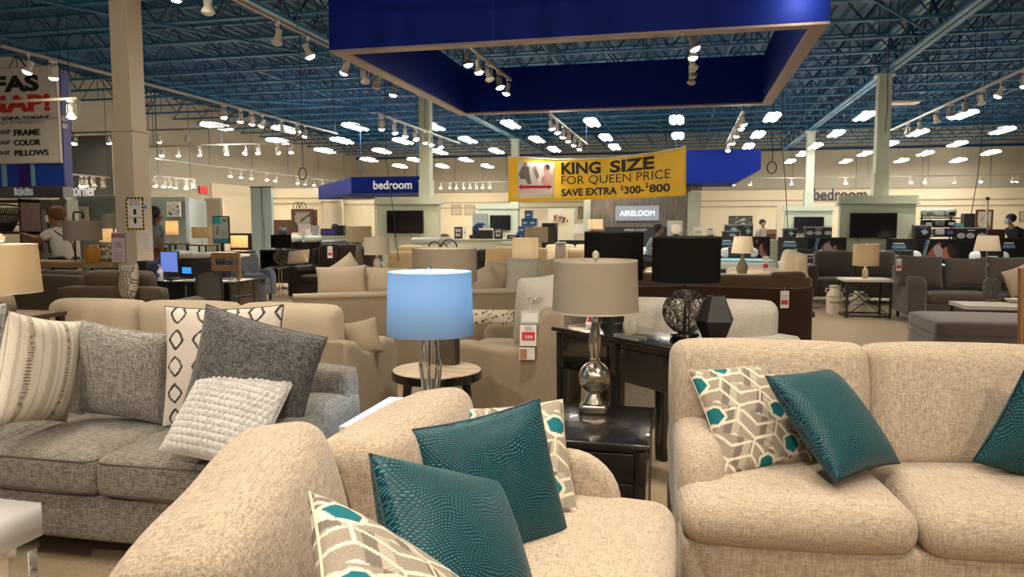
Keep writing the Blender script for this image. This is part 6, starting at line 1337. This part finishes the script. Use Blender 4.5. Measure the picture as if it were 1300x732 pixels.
# glazed cabinets
for i, (a, b) in enumerate(((27, 45), (46, 66), (68, 84))):
    t, hw, h = pthing('display_cabinet', 'pale cabinet with glass doors under the kids sign, ' + ['left', 'middle', 'right'][i] + ' one', 'cabinet', a, 252, b, 320, 15.2, 'glass cabinets under the kids sign'); t.location.z = 0; h = W((a + b) / 2, 253, Y=15.2).z
    PG = plain('pale grey paint', (.42, .40, .34), .5); bx('carcass', -hw, hw, .05, .4, 0, h, PG, t)
    for s in (-1, 1):
        d_ = bx('door', min(s * .02, s * (hw - .02)), max(s * .02, s * (hw - .02)), .02, .05, .7, h - .12, PG, t); bx('pane', min(s * .07, s * (hw - .07)), max(s * .07, s * (hw - .07)), .012, .02, .8, h - .22, plain('dim glass', (.12, .14, .12), .1), d_)
    bx('drawer', -hw + .03, hw - .03, .02, .05, .15, .62, PG, t)
# dark shelf unit with black hanging chair at the left edge
t, hw, h = pthing('shelf_unit', 'dark brown open shelf frame the woman is touching, left edge', 'shelf', -30, 252, 28, 330, 9.6); t.location.z = 0; h = W(0, 252, Y=9.6).z
for x in (-hw, hw - .05): bx('post', x, x + .05, 0, .35, 0, h, DKW, t)
for z in (.5, 1.1, 1.35, h - .06): bx('shelf_board', -hw, hw, 0, .35, z, z + .04, DKW, t)
lm, hw, h = pthing('wicker_chair', 'black woven wicker chair standing on the dark shelf frame', 'chair', -10, 258, 20, 290, 9.75); lm.location.z = 1.39
for i in range(14):
    a = -1.2 + i * .18; MB().tube([(-.25 + .03 * i, 0, 0), (-.28 + .04 * i, .05, .2), (-.22 + .035 * i + .06 * math.sin(a), .1, h * .95)], .012, 5).obj('cane', BLACKM, lm)
for z in (.1, .25, .4): MB().tube([(-.28, 0, z), (.0, .02, z + .03), (.26, .05, z)], .012, 5).obj('cross_cane', BLACKM, lm)
# exit sign
t, hw, h = pthing('exit_sign', 'small glowing red exit sign on the left wall', 'exit sign', 254, 238, 261, 244, 21.5); t.location = (XL + .03 + 0, W(257, 241, X=XL).y, W(257, 241, X=XL).z); t.rotation_euler = (0, 0, R(90)); bx('housing', -.26, .26, -.05, 0, -.15, .15, plain('pale exit housing', (.5, .05, .05), .5), t); text('EXIT', -.22, .22, -.06, -.10, .10, plain('red lit letters', (1, .02, .02), .5, emit=(1, .01, .01), es=1.5), t, .02)
# wooden panel by exit + tall pale blue panel
t, hw, h = pthing('folding_screen', 'tall pale blue folding panel with a cord, left of the cherry mirror', 'panel', 319, 237, 345, 318, 18.5); t.location.z = 0; h = W(332, 238, Y=18.5).z; PBL = plain('pale blue laminate', (.36, .47, .48), .35)
pb('rear_leaf', t, hw, h, .05, .1, PBL); bx('leaf', -hw, -.01, 0, .05, .0, h, PBL, t); bx('leaf', .01, hw, 0, .05, 0, h, PBL, t); pb('top_cap', t, hw + .01, h + .03, -.01, .11, BLACKM, z0=h); MB().tube([(.03, -.02, h), (.08, -.02, h * .5), (.06, -.02, .3)], .008, 5).obj('cord', BLACKM, t); 
t, hw, h = pthing('room_door', 'beige door panel left of the teal poster', 'door', 262, 253, 281, 300, 25.0); t.location.z = 0; h = W(271, 253, Y=25).z; pb('door_leaf', t, hw, h, 0, .06, plain('beige door', (.38, .32, .25), .6)); pb('frame', t, hw + .06, h + .06, .02, .1, WALLT)
# teal poster on easel
t, hw, h = pthing('poster_stand', 'black framed teal and white poster standing left of centre', 'poster', 270, 274, 291, 309, 13.2); f_ = pb('frame', t, hw, h, 0, .03, BLACKM)
def tealp(u, v):
    C = np.tile(np.array((.50, .54, .54)), (len(u), 1)); TT = np.array((.03, .42, .45)); C = np.where(((v > .72) & (u < .5))[:, None], TT, C); C = np.where((v < .17)[:, None], np.array((.05, .3, .33)), C)
    C = np.where(((np.abs(v - .86) < .05) & (u > .6) & (u < .95) & (np.sin(u * 90) > -.2))[:, None], np.array((.08, .1, .1)), C); C = np.where(((np.abs(u - .3 - (v - .5) * .3) < .04) & (v > .3) & (v < .62))[:, None], np.array((.05, .08, .08)), C)
    return np.where(((np.sin(v * 70) > .6) & (v > .2) & (v < .5) & (u > .5) & (u < .9))[:, None], np.array((.3, .34, .34)), C)
print_panel('poster', hw * 1.84, h * .94, tealp, 30, 46, PAPER, f_).location = (-hw * .92, -.008, h * .03); bx('stand_leg', -.03, .03, .02, .05, -t.location.z, 0, BLACKM, t); bx('foot_plate', -.2, .2, -.1, .15, -t.location.z, -t.location.z + .02, BLACKM, t)
# lamps and tables far left-middle
for lab, px, y0, y1, yb, D, w_, sh_, lit in (('square tan shade lamp left of the teal poster', 257, 288, 302, 310, 15.6, 24, SH_T, 3), ('small glowing cream lamp right of the teal poster', 304, 299, 314, 318, 15.8, 21, SH_C, 6), ('cream lamp with white draped shade in front of the grey box partition', 219, 280, 298, 308, 15.6, 15, SH_C, 3)):
    p = W(px, yb, D=D); simple_table('side_table', 'dark table under the ' + lab[:38].rsplit(' ', 1)[0], (p.x, p.y, 0), .5, .45, p.z, DKW, BLACKM); lamp(lab, px, y0, y1, yb, 0, D, w_, w_, sh_, 'stick', STEEL, lit=lit, z=p.z)
t, hw, h = pthing('dresser', 'low dark dresser along the left wall behind the navy sofa', 'dresser', 292, 294, 320, 318, 20.2); t.location.z = 0; h = W(306, 296, Y=20.2).z; pb('carcass', t, hw, h, 0, .5, DARKF); pb('drawer', t, hw * .9, h * .9, -.02, 0, DARKF, z0=h * .5)
t, hw, h = pthing('bookcase', 'small dark wooden cabinet right of the pale blue panel', 'cabinet', 347, 278, 362, 300, 21.8); t.location.z = 0; h = W(354, 279, Y=21.8).z; pb('carcass', t, hw, h, 0, .4, DKW); pb('door', t, hw * .85, h * .9, -.02, 0, DKW, z0=h * .3)
t, hw, h = pthing('console_table', 'black console behind the glass table, left centre', 'table', 330, 316, 375, 335, 15.6); t.location.z = 0; h = W(350, 317, Y=15.6).z; bx('table_top', -hw, hw, 0, .45, h - .04, h, BLACKW, t); bx('side_panel', -hw, -hw + .04, 0, .45, 0, h - .04, BLACKW, t); bx('side_panel', hw - .04, hw, 0, .45, 0, h - .04, BLACKW, t); bx('back_panel', -hw, hw, .4, .44, .1, h - .04, BLACKW, t)
t, hw, h = pthing('vase', 'dark teal bust-like vase above the black drum shade, left centre', 'vase', 352, 286, 366, 300, 19.5); t.location.z = 0; z_ = W(359, 299, Y=19.5).z; bx('pedestal', -.12, .12, -.1, .1, 0, z_, BLACKM, t); MB().lathe([(.001, z_), (.10, z_), (.15, z_ + .1), (.13, z_ + .2), (.05, z_ + .26), (.06, z_ + .3), (.001, z_ + .3)], 12, cap=False).obj('vase_body', plain('dark teal glaze', (.04, .06, .065), .3), t, smooth=True)
for i, (px0, py0, px1, py1, Y, c) in enumerate(((318, 326, 332, 336, 17.5, (.48, .40, .34)), (333, 327, 338, 336, 17.6, (.42, .34, .28)))):
    t, hw, h = pthing('carton', 'plain tan carton beside the blue-grey armchair, ' + ('larger' if i == 0 else 'smaller') + ' one', 'box', px0, py0, px1, py1, Y); t.location.z = .0; h = W((px0 + px1) / 2, py0, Y=Y).z; pb('carton_body', t, hw, h, 0, .3, plain('tan card %d' % i, c, .7)); bx('tape', -.03, .03, -.003, 0, 0, h, plain('red print', (0, 0, 0)), t)
t, hw, h = pthing('glass_sculpture_holder', 'black twisted metal sculpture above the taupe drum shade', 'sculpture', 541, 301, 578, 314, 12.2); t.location.z = 0; z_ = W(560, 315, Y=12.2).z; bx('pedestal', -hw, hw, 0, .3, 0, z_, DKW, t)
for cx, r in ((-.15, .10), (.02, .06), (.12, .14)): MB().tube([(cx + r * math.cos(R(q)), .1, z_ + .02 + r * .9 * math.sin(R(q))) for q in range(0, 181, 15)], .014, 6).obj('metal_loop', BLACKM, t)
t, hw, h = pthing('driftwood', 'brown carved ornament lying on the centre half wall', 'ornament', 556, 296, 572, 303, 20.75); MB().ball((0, 0, h * .45), hw * .55, 10, 6, (1.5, .5, .75)).tube([(-hw, 0, .02), (-hw * .5, 0, h * .5)], .03, 5).obj('carving', plain('reddish carved wood', (.14, .05, .02), .4), t, smooth=True)
# hanging cords with loops
for lab, px0, py0, px1, py1, D in (('thin black cord hanging in front of the left television', 490, 200, 506, 332, 16.5), ('black cable hanging in front of the right-hand cream wall', 1246, 180, 1233, 272, 17.0), ('thin black cord hanging left of the slender column', 992, 178, 1000, 290, 17.0), ('black cable dangling with a loop right of the blue soffit', 980, 180, 980, 205, 15.0), ('short cord with coiled loop left of the bedroom soffit', 384, 196, 384, 213, 15.5), ('black cable running down in front of the tall right column', 1127, 95, 1124, 168, 15.0)):
    a, b = W(px0, py0, D=D), W(px1, py1, D=D); t = thing('power_cord', lab, 'cord', a); d_ = b - a; MB().tube([(0, 0, 6.3 - a.z), (0, 0, 0), d_ * .5 + Vector((.02, 0, 0)), d_], .009, 5).obj('cable', BLACKM, t)
    if 'loop' in lab: MB().tube([(d_.x + .09 * math.sin(q), d_.y, d_.z - .12 - .12 * math.cos(q)) for q in [6.283 * j / 12 for j in range(12)]], .012, 5, closed=True).obj('loop', BLACKM, t)

# ================================================================== BANNERS
# yellow banner hung behind the canopy
BY = 16.6; c = [W(645, 197, Y=BY), W(871, 185, Y=BY), W(645, 256, Y=BY), W(871, 248, Y=BY)]
bn = thing('hanging_banner', 'yellow KING SIZE FOR QUEEN PRICE banner hung behind the canopy', 'banner', (0, BY, 0))
YEL = plain('yellow banner vinyl', (1.0, .63, .025), .45); nx, nz = 48, 10
def bpt(u, v):
    top = c[0].lerp(c[1], u); bot = c[2].lerp(c[3], u); p = bot.lerp(top, v); sag = .16 * (4 * u * (1 - u)) * (.9 * v + .1); return Vector((p.x, .035 * math.sin(u * 20 + v * 3) + .02 * math.sin(u * 47) * v, p.z - sag))
def bsheet(u0, u1, v0, v1, nx, nz, off, name, mat, par):
    v = [bpt(u0 + (u1 - u0) * i / nx, v0 + (v1 - v0) * j / nz) + Vector((0, off, 0)) for i in range(nx + 1) for j in range(nz + 1)]
    f = [(i * (nz + 1) + j, (i + 1) * (nz + 1) + j, (i + 1) * (nz + 1) + j + 1, i * (nz + 1) + j + 1) for i in range(nx) for j in range(nz)]
    o = MB().add(v, f).obj(name, mat, par, smooth=80); s = o.modifiers.new('thickness', 'SOLIDIFY'); s.thickness = .004; return o
bsheet(0, 1, 0, 1, 48, 10, 0, 'banner_sheet', YEL, bn); bsheet(0, 1, .965, 1.0, 48, 1, -.006, 'top_hem', PAPERW, bn)
ph_ = bsheet(.055, .27, .07, .90, 10, 6, -.008, 'photo_panel', PAPERW, bn)
def bpoly(pts, mat, name, par, off=-.016):
    m = MB(); v = [bpt(u, v_) + Vector((0, off, 0)) for u, v_ in pts]; n = len(v); v += [p + Vector((0, .003, 0)) for p in v]; m.add(v, [tuple(range(n)), tuple(range(2 * n - 1, n - 1, -1))] + [(i, n + i, n + (i + 1) % n, (i + 1) % n) for i in range(n)]); return m.obj(name, mat, par)
ell = lambda cx, cy, a, b, n=12: [(cx + a * math.cos(6.283 * k / n), cy + b * math.sin(6.283 * k / n)) for k in range(n)]
GYP = plain('grey clothing print', (.22, .21, .25), .5); SKP = plain('skin-tone print', (.55, .30, .20), .5); PKP = plain('pink clothing print', (.62, .40, .38), .5); HRP = plain('dark hair print', (.04, .02, .02), .5)
bpoly([(.062, .62), (.09, .80), (.125, .78), (.13, .6), (.14, .4), (.12, .38), (.105, .5), (.075, .5)], GYP, 'printed_figure', ph_); bpoly(ell(.105, .84, .012, .045), SKP, 'printed_face', ph_)
bpoly(ell(.16, .78, .010, .035), SKP, 'printed_face', ph_); bpoly([(.15, .74), (.17, .74), (.185, .58), (.175, .5), (.16, .6)], GYP, 'printed_figure', ph_)
bpoly([(.21, .72), (.245, .70), (.262, .55), (.25, .36), (.20, .34), (.215, .5)], PKP, 'printed_figure', ph_); bpoly(ell(.23, .80, .016, .06), HRP, 'printed_hair', ph_); bpoly(ell(.219, .775, .009, .035), SKP, 'printed_face', ph_); bpoly([(.2, .55), (.215, .6), (.225, .5), (.2, .42)], SKP, 'printed_arm', ph_)
bpoly([(.062, .325), (.085, .39), (.085, .355), (.24, .355), (.24, .39), (.263, .325), (.24, .26), (.24, .295), (.085, .295), (.085, .26)], RED, 'red_arrow', ph_, -.06)
def btext(s, u0, u1, v0, v1, bold):
    me = text_mesh(s, bold); co = np.empty(len(me.vertices) * 3); me.vertices.foreach_get('co', co); co = co.reshape(-1, 3); mn, mx = co.min(0), co.max(0); q = (co - mn) / np.maximum(mx - mn, 1e-6)
    out = [tuple(bpt(u0 + a * (u1 - u0), v0 + b * (v1 - v0)) + Vector((0, -.012 - .008 * z, 0))) for a, b, z in q]; me.vertices.foreach_set('co', np.array(out).ravel()); me.update(); me.name = 'lettering'
    o = link('lettering', me, None, bn); o.data.materials.clear(); o.data.materials.append(BLACKT)
btext('KING', .31, .535, .62, .91, .035); btext('SIZE', .585, .83, .62, .91, .035); btext('FOR QUEEN PRICE', .31, .915, .35, .585, -.004); btext('SAVE EXTRA', .31, .625, .10, .28, .03); btext('$', .645, .660, .18, .31, .02); btext('300-', .665, .775, .10, .28, .03); btext('$', .782, .797, .20, .33, .02); btext('800', .802, .915, .10, .28, .03)
for u in (.004, .996): q = bpt(u, 1); MB().tube([(q.x, 0, q.z), (q.x, 0, 6.3)], .006, 5).obj('hanger_cord', JOISTD, bn)
# white sofa banner with blue box, top left
BY = 12.2; sg = thing('hanging_sign', 'white SOFAS sign on a blue striped hanging box, top left', 'sign', (0, BY, 0))
x0, x1, z0, z1 = XZ(-120, 88, 75, 209, BY); BLUEB = plain('deep blue print', (.01, .05, .35), .5); LB = plain('light blue stripe', (.20, .38, .55), .5); PUR = plain('violet blue print', (.10, .10, .33), .5)
XS = W(75, 150, Y=BY).x; ys = W(89, 150, X=XS).y - BY; bxx = bx('box_front', x0, XS, .08, ys, W(30, 237, Y=BY).z, z1 - .1, PUR, sg)
xb1 = XS; bx('blue_band', x0, xb1, .05, .08, W(30, 236, Y=BY).z, z0 + .1, BLUEB, sg)
for a, b in ((0, 6), (37, 42)): xa, xb = W(a, 222, Y=BY).x, W(b, 222, Y=BY).x; bx('light_stripe', xa, xb, .04, .05, W(30, 236, Y=BY).z, z0 + .1, LB, sg)
xa, xb = W(21, 222, Y=BY).x, W(36, 222, Y=BY).x; bx('dark_stripe', xa, xb, .04, .05, W(30, 236, Y=BY).z, z0 + .1, plain('indigo stripe', (.03, .01, .15), .5), sg)
bx('sign_board', x0, x1, -.02, .04, z0, z1, plain('off-white sign board', (.60, .55, .50), .5), sg); 
for (a, b, c_, d_) in ((x0, x1, z0, z0 + .02), (x0, x1, z1 - .02, z1), (x1 - .02, x1, z0, z1)): bx('board_edge', a, b, -.03, -.02, c_, d_, plain('grey edging', (.35, .34, .33), .5), sg)
REDL = plain('red letters', (.50, .02, .02), .5)
for s, a, b, c_, d_, m, bo in (('SOFAS', -55, 97, 49.5, 118, BLACKT, .045), ('SNAP!', -38, 121, 64, 143, REDL, .045), ('CUSTOM SOFA TODAY', -40, 148, 63, 152, BLACKT, .012), ('DELIVERED TONIGHT', -38, 154, 58, 158, plain('grey print', (0, 0, 0)), .005), ('your', -8, 165, 14, 173, BLACKT, .0), ('FRAME', 18, 164, 51, 172, BLACKT, .03), ('your', -8, 178.5, 14, 186, BLACKT, .0), ('COLOR', 18, 177, 52, 184.5, BLACKT, .03), ('your', -8, 191.5, 14, 199, BLACKT, 0), ('PILLOWS', 19, 190, 62, 197.5, BLACKT, .03)):
    text_px(s, a, c_ if False else b, c_, d_, BY - .02, m, sg, bo)
for s_, za, zb_ in (('GET IT', 146, 152), ('TODAY', 156, 162)):
    o = text(s_, 0, ys * .5, 0, W(82, zb_, Y=BY).z, W(82, za, Y=BY).z, PAPERW, sg, .01); o.rotation_euler = (0, 0, R(90)); o.location = (XS + .004, ys * .2, 0)
for x in (x0 + .3, x1 - .3): MB().tube([(x, .4, z1 - .1), (x, .4, 6.3)], .01, 5).obj('hanger_rod', JOISTD, sg)
# ---------------------------------------------------------------- notices on the near column
CYF = 8.8 - .162
ns, hw, h = pthing('wall_notice', 'white notice with black and yellow striped border taped to the column', 'notice', 160, 250, 183, 292, CYF - .004)
bx('paper', -hw, hw, -.002, .0, 0, h, PAPERW, ns); YB = plain('yellow tape', (.62, .45, .05), .5); n = 0
per = [(-hw + i * hw / 5, z, hw / 5, .03, 0) for i in range(10) for z in (0, h - .03)] + [(x, .03 + i * (h - .06) / 16, .03, (h - .06) / 16, 1) for i in range(16) for x in (-hw, hw - .03)]
for i, (x, z, a, b, _) in enumerate(per): bx('tape_stripe', x, x + a, -.004, -.002, z, z + b, BLACKT if (i // 2) % 2 else YB, ns)
for i, s in enumerate(('THANKS FOR', 'PRACTICING', 'SOCIAL DISTANCING')): text(s, -hw * .6, hw * .6, -.003, h * (.87 - .06 * i), h * (.905 - .06 * i), BLACKT, ns, .01, thick=.001)
text('KEEP 6 FEET APART', -hw * .65, hw * .65, -.003, h * .36, h * .395, BLACKT, ns, .01, thick=.001)
for z0_, s in ((.52, 1), (.20, -1)):
    MB().prism([(-.012, h * z0_), (.012, h * z0_), (.012, h * (z0_ + .12)), (-.012, h * (z0_ + .12))], 1, -.004, -.002).obj('arrow_shaft', BLACKT, ns)
    zz = h * (z0_ if s > 0 else z0_ + .12); MB().prism([(-.04, zz), (.04, zz), (0, zz - s * h * .06)], 1, -.004, -.002).obj('arrow_head', BLACKT, ns); MB().prism([(.022 * math.cos(6.283 * k / 10), h * (z0_ + .06) + .03 * math.sin(6.283 * k / 10)) for k in range(10)], 1, -.004, -.002).obj('figure_mark', BLACKT, ns)
for lab, px0, py0, px1, py1, sq in (('small white card with blue square, right side of the column', 185, 258, 193, 268, True), ('plain printed sheet taped to the side of the column', 184, 292, 196, 318, False)):
    a = W((px0 + px1) / 2, py1, X=-7.4 + .162); b = W((px0 + px1) / 2, py0, X=-7.4 + .162)
    t = thing('paper_notice', lab, 'notice', (-7.4 + .163, a.y - 0, a.z), R(90)); hh = b.z - a.z; hw2 = .10 if sq else .12; a.y = 8.8; t.location.y = 8.8
    bx('paper', -hw2, hw2, -.003, 0, 0, hh, plain('lilac white paper', (.55, .52, .56), .6), t)
    if sq: bx('blue_square', -.05, .05, -.005, -.003, hh * .3, hh * .75, plain('blue square print', (.1, .16, .45), .5), t)
    else:
        for k in range(9): bx('text_line', -.09, .08, -.005, -.003, hh * (.1 + .09 * k), hh * (.12 + .09 * k), plain('grey print', (0, 0, 0)), t)
# ================================================================== PEOPLE
def skinned(name, pts, edges, mat, parent, root=0, sub=2):
    """one continuous surface grown round a skeleton: pts = (x, y, z, radius)"""
    me = bpy.data.meshes.new(name); me.from_pydata([p[:3] for p in pts], edges, []); o = link(name, me, mat, parent)
    s = o.modifiers.new('skin', 'SKIN'); s.use_smooth_shade = True; s.branch_smoothing = .3
    for i, p in enumerate(pts):
        d = me.skin_vertices[0].data[i]; r = p[3] if isinstance(p[3], tuple) else (p[3], p[3]); d.radius = r; d.use_root = (i == root)
    u = o.modifiers.new('subdivision', 'SUBSURF'); u.levels = sub; u.render_levels = sub; return o
def person(label, loc, rz, skin, shirt, pants, hair, pose='stand', arms='reach', lean=.0, mask=None, sc=1.0, sleeve='short', hands=True, hair_long=False):
    t = thing('person', label, 'person', loc, rz); t.scale = (sc,) * 3
    sit = pose == 'sit'; P = []; E = []
    def add(x, y, z, r, to=None): P.append((x, y, z, r)); (E.append((to, len(P) - 1)) if to is not None else None); return len(P) - 1
    ph = .55 if sit else .95; ly = lambda z: -lean * (z - ph)      # forward lean towards -y
    pel = add(0, 0, ph, .13); wst = add(0, ly(ph + .15), ph + .15, .12, pel); chs = add(0, ly(ph + .38), ph + .38, .135, wst); nb = add(0, ly(ph + .52), ph + .52, .065, chs)
    nk = add(0, ly(ph + .57) - .01, ph + .57, .05, nb); hz = ph + .63; hy = ly(hz) - .02
    jw = add(0, hy - .03, hz, .062, nk); hd = add(0, hy - .01, hz + .08, .093, jw); tp = add(0, hy + .005, hz + .15, .072, hd); add(0, hy - .105, hz + .055, .012, hd)
    for s in (-1, 1): add(s * .088, hy, hz + .06, .014, hd)
    AR = {}
    for s in (-1, 1):
        sh = add(s * .175, ly(ph + .47), ph + .47, .058, chs)
        if arms == 'reach': el = (s * .22, ly(ph + .3) - .20, ph + .27 + (.06 if s > 0 else 0)); wr = (s * .13, ly(ph + .3) - .44, ph + .36 + (.05 if s > 0 else 0))
        elif arms == 'desk': el = (s * .26, -.12, ph + .24); wr = (s * .14, -.36, ph + .22)
        else: el = (s * .24, .02, ph + .19); wr = (s * .24, -.06, ph - .05)
        e = add(*el, .043, sh); w_ = add(*wr, .028, e); AR[s] = (P[sh][:3], el, wr)
        if hands:
            d = (Vector(wr) - Vector(el)).normalized(); pl = Vector(wr) + d * .07; p_ = add(*pl, (.034, .018), w_); side = Vector((s, 0, 0)); dn = Vector((0, 0, -1)) if abs(d.z) < .8 else Vector((0, -1, 0))
            for k, (o_, L) in enumerate(((-.027, .065), (-.009, .078), (.009, .074), (.027, .055))):
                f1 = add(*(pl + d * .03 + side * o_), .009, p_); f2 = add(*(pl + d * (.03 + L * .55) + side * o_ + dn * .008), .0085, f1); add(*(pl + d * (.03 + L * .95) + side * o_ + dn * .03), .007, f2)
            th_ = add(*(pl - d * .02 - side * .035), .010, p_); add(*(pl + d * .015 - side * .055 + dn * .01), .009, th_)
    LG = {}
    for s in (-1, 1):
        hp_ = add(s * .09, 0, ph - .04, .09, pel); kn_ = (s * .13, -.42, .50) if sit else (s * .10, -.02, .50); an_ = (s * .13, -.42, .09) if sit else (s * .10, .02, .09)
        k_ = add(*kn_, .06, hp_); a_ = add(*an_, .04, k_); add(an_[0], an_[1] - .12, .045, .035, a_); LG[s] = (P[hp_][:3], kn_, an_)
    skinned('body', P, E, skin, t)
    # shirt
    Q = [(0, 0, ph - .02, .155), (0, ly(ph + .15), ph + .15, .145), (0, ly(ph + .38), ph + .38, .160), (0, ly(ph + .50), ph + .50, .085)]; G = [(0, 1), (1, 2), (2, 3)]
    for s in (-1, 1):
        a, b, c = AR[s]; i = len(Q); q = .75 if sleeve == 'short' else 1
        Q.append((a[0], a[1], a[2], .078)); G.append((2, i)); bb = Vector(a).lerp(Vector(b), q); Q.append((*bb, .066 if sleeve == 'short' else .055)); G.append((i, i + 1))
        if sleeve == 'long': cc = Vector(b).lerp(Vector(c), .92); Q.append((*cc, .037)); G.append((i + 1, i + 2))
    skinned('shirt', Q, G, shirt, t)
    Q = [(0, 0, ph - .0, .140)]; G = []
    for s in (-1, 1):
        a, b, c = LG[s]; i = len(Q); Q += [(*a, .100), (*b, .072), (c[0], c[1], c[2] + .02, .056)]; G += [(0, i), (i, i + 1), (i + 1, i + 2)]
    skinned('trousers', Q, G, pants, t)
    for s in (-1, 1): c = LG[s][2]; skinned('shoe', [(c[0], c[1] + .03, .05, .042), (c[0], c[1] - .08, .04, .040), (c[0], c[1] - .16, .032, .030)], [(0, 1), (1, 2)], BLACKM, t)
    # hair: cap that leaves the face free
    h = MB(); m = cushion_mesh('hair', .235, .25, .235, .115, n=8, wr=.012, seed=3); o = link('hair', m, hair, t); o.location = (0, hy + .052, hz + .118)
    if hair_long: cushion('hair_fall', (0, hy + .09, hz - .05), (.2, .09, .26), .045, hair, o, n=6).location = (0, .06, -.14)
    f = thing_part = MB()
    for s in (-1, 1): f.ball((s * .034, hy - .092, hz + .085), .009, 6, 4)
    f.obj('eyes', BLACKM, t)
    if mask: cushion('face_mask', (0, hy - .085, hz + .03), (.135, .07, .11), .03, mask, t, n=6); MB().tube([(-.07, hy - .07, hz + .04), (-.095, hy + .0, hz + .05)], .003, 4).tube([(.07, hy - .07, hz + .04), (.095, hy + .0, hz + .05)], .003, 4).obj('ear_loops', mask, t)
    else: MB().box(-.025, .025, hy - .098, hy - .09, hz + .0, hz + .008).obj('mouth', plain('lip', (.2, .06, .05), .5), t)
    return t
SKD = plain('brown skin', (.22, .095, .045), .5); SKL = plain('tan skin', (.42, .24, .15), .5); SHW = plain('white cotton shirt', (.62, .60, .57), .8, bump=.4, bscale=14); PBK = plain('black cloth', (.014, .014, .016), .8)
HRB = plain('reddish brown hair', (.14, .055, .02), .7, bump=.8, bscale=120); HBK = plain('black hair', (.012, .010, .009), .6, bump=.8, bscale=120); MSK = plain('white face mask', (.66, .66, .66), .7); MSB = plain('pale blue face mask', (.32, .44, .52), .7)
# woman in white at the left, facing the dark shelf
q = W(80, 300, Y=9.45); w1 = person('person in loose white shirt and face mask, short reddish hair, reaching left to a shelf', (q.x, 9.45, 0), R(-78), SKD, SHW, PBK, HRB, lean=.16, mask=MSK, sc=.985)
MB().tube([(.18, -.05, 1.45), (.05, -.2, 1.25), (-.16, -.12, .98)], .010, 5).tube([(.18, -.05, 1.45), (.03, .15, 1.25), (-.16, .1, .98)], .010, 5).obj('bag_strap', BLACKM, w1)
# person partly hidden behind the column
q = W(199, 300, Y=12.6); person('person in grey-blue top with rust bag, mostly hidden behind the column', (q.x, 12.6, 0), R(140), SKD, plain('grey blue cloth', (.14, .19, .23), .8), plain('rust brown cloth', (.17, .05, .02), .7), HBK, arms='down', lean=.0, hair_long=True, sc=1.03)
q = W(425, 290, Y=23.0); sm_ = person('seated person in grey shirt seen from behind, beyond the left half wall', (q.x, 23.0, .12), R(190), SKL, plain('grey cotton', (.22, .23, .24), .8), PBK, HBK, pose='sit', arms='desk', lean=.1, sleeve='short')
def seat_for(px, Y, label): q = W(px, 290, Y=Y); t = thing('stool', label, 'stool', (q.x, Y, 0)); cushion('seat', (0, .0, .48), (.42, .40, .12), .04, PBK, t, n=5); MB().tube([(0, 0, 0), (0, 0, .44)], .04, 8).obj('post', BLACKM, t); return t
seat_for(425, 23.06, 'black stool under the seated person in the grey shirt')
q = W(1292, 300, Y=21.4); person('masked person with black hair and black top bending down at the right edge', (q.x + .12, 21.4, 0), R(-60), SKL, PBK, PBK, HBK, arms='desk', lean=.75, mask=MSB, sleeve='long', sc=.98)
q = W(823, 310, Y=19.2); person('seated person in pale blue shirt glimpsed between the two black lamp shades', (q.x, 19.2, .12), R(60), SKD, plain('pale blue cotton', (.25, .33, .45), .8), plain('charcoal cloth', (.04, .045, .06), .8), HBK, pose='sit', arms='desk', lean=.5, sleeve='long')
seat_for(823, 19.26, 'dark stool under the seated person in the pale blue shirt')
q = W(968, 290, Y=26.5); person('distant person with dark hair far behind the navy carton stack', (q.x, 26.5, 0), R(10), SKL, SHW, PBK, HBK, arms='down', sc=.93)
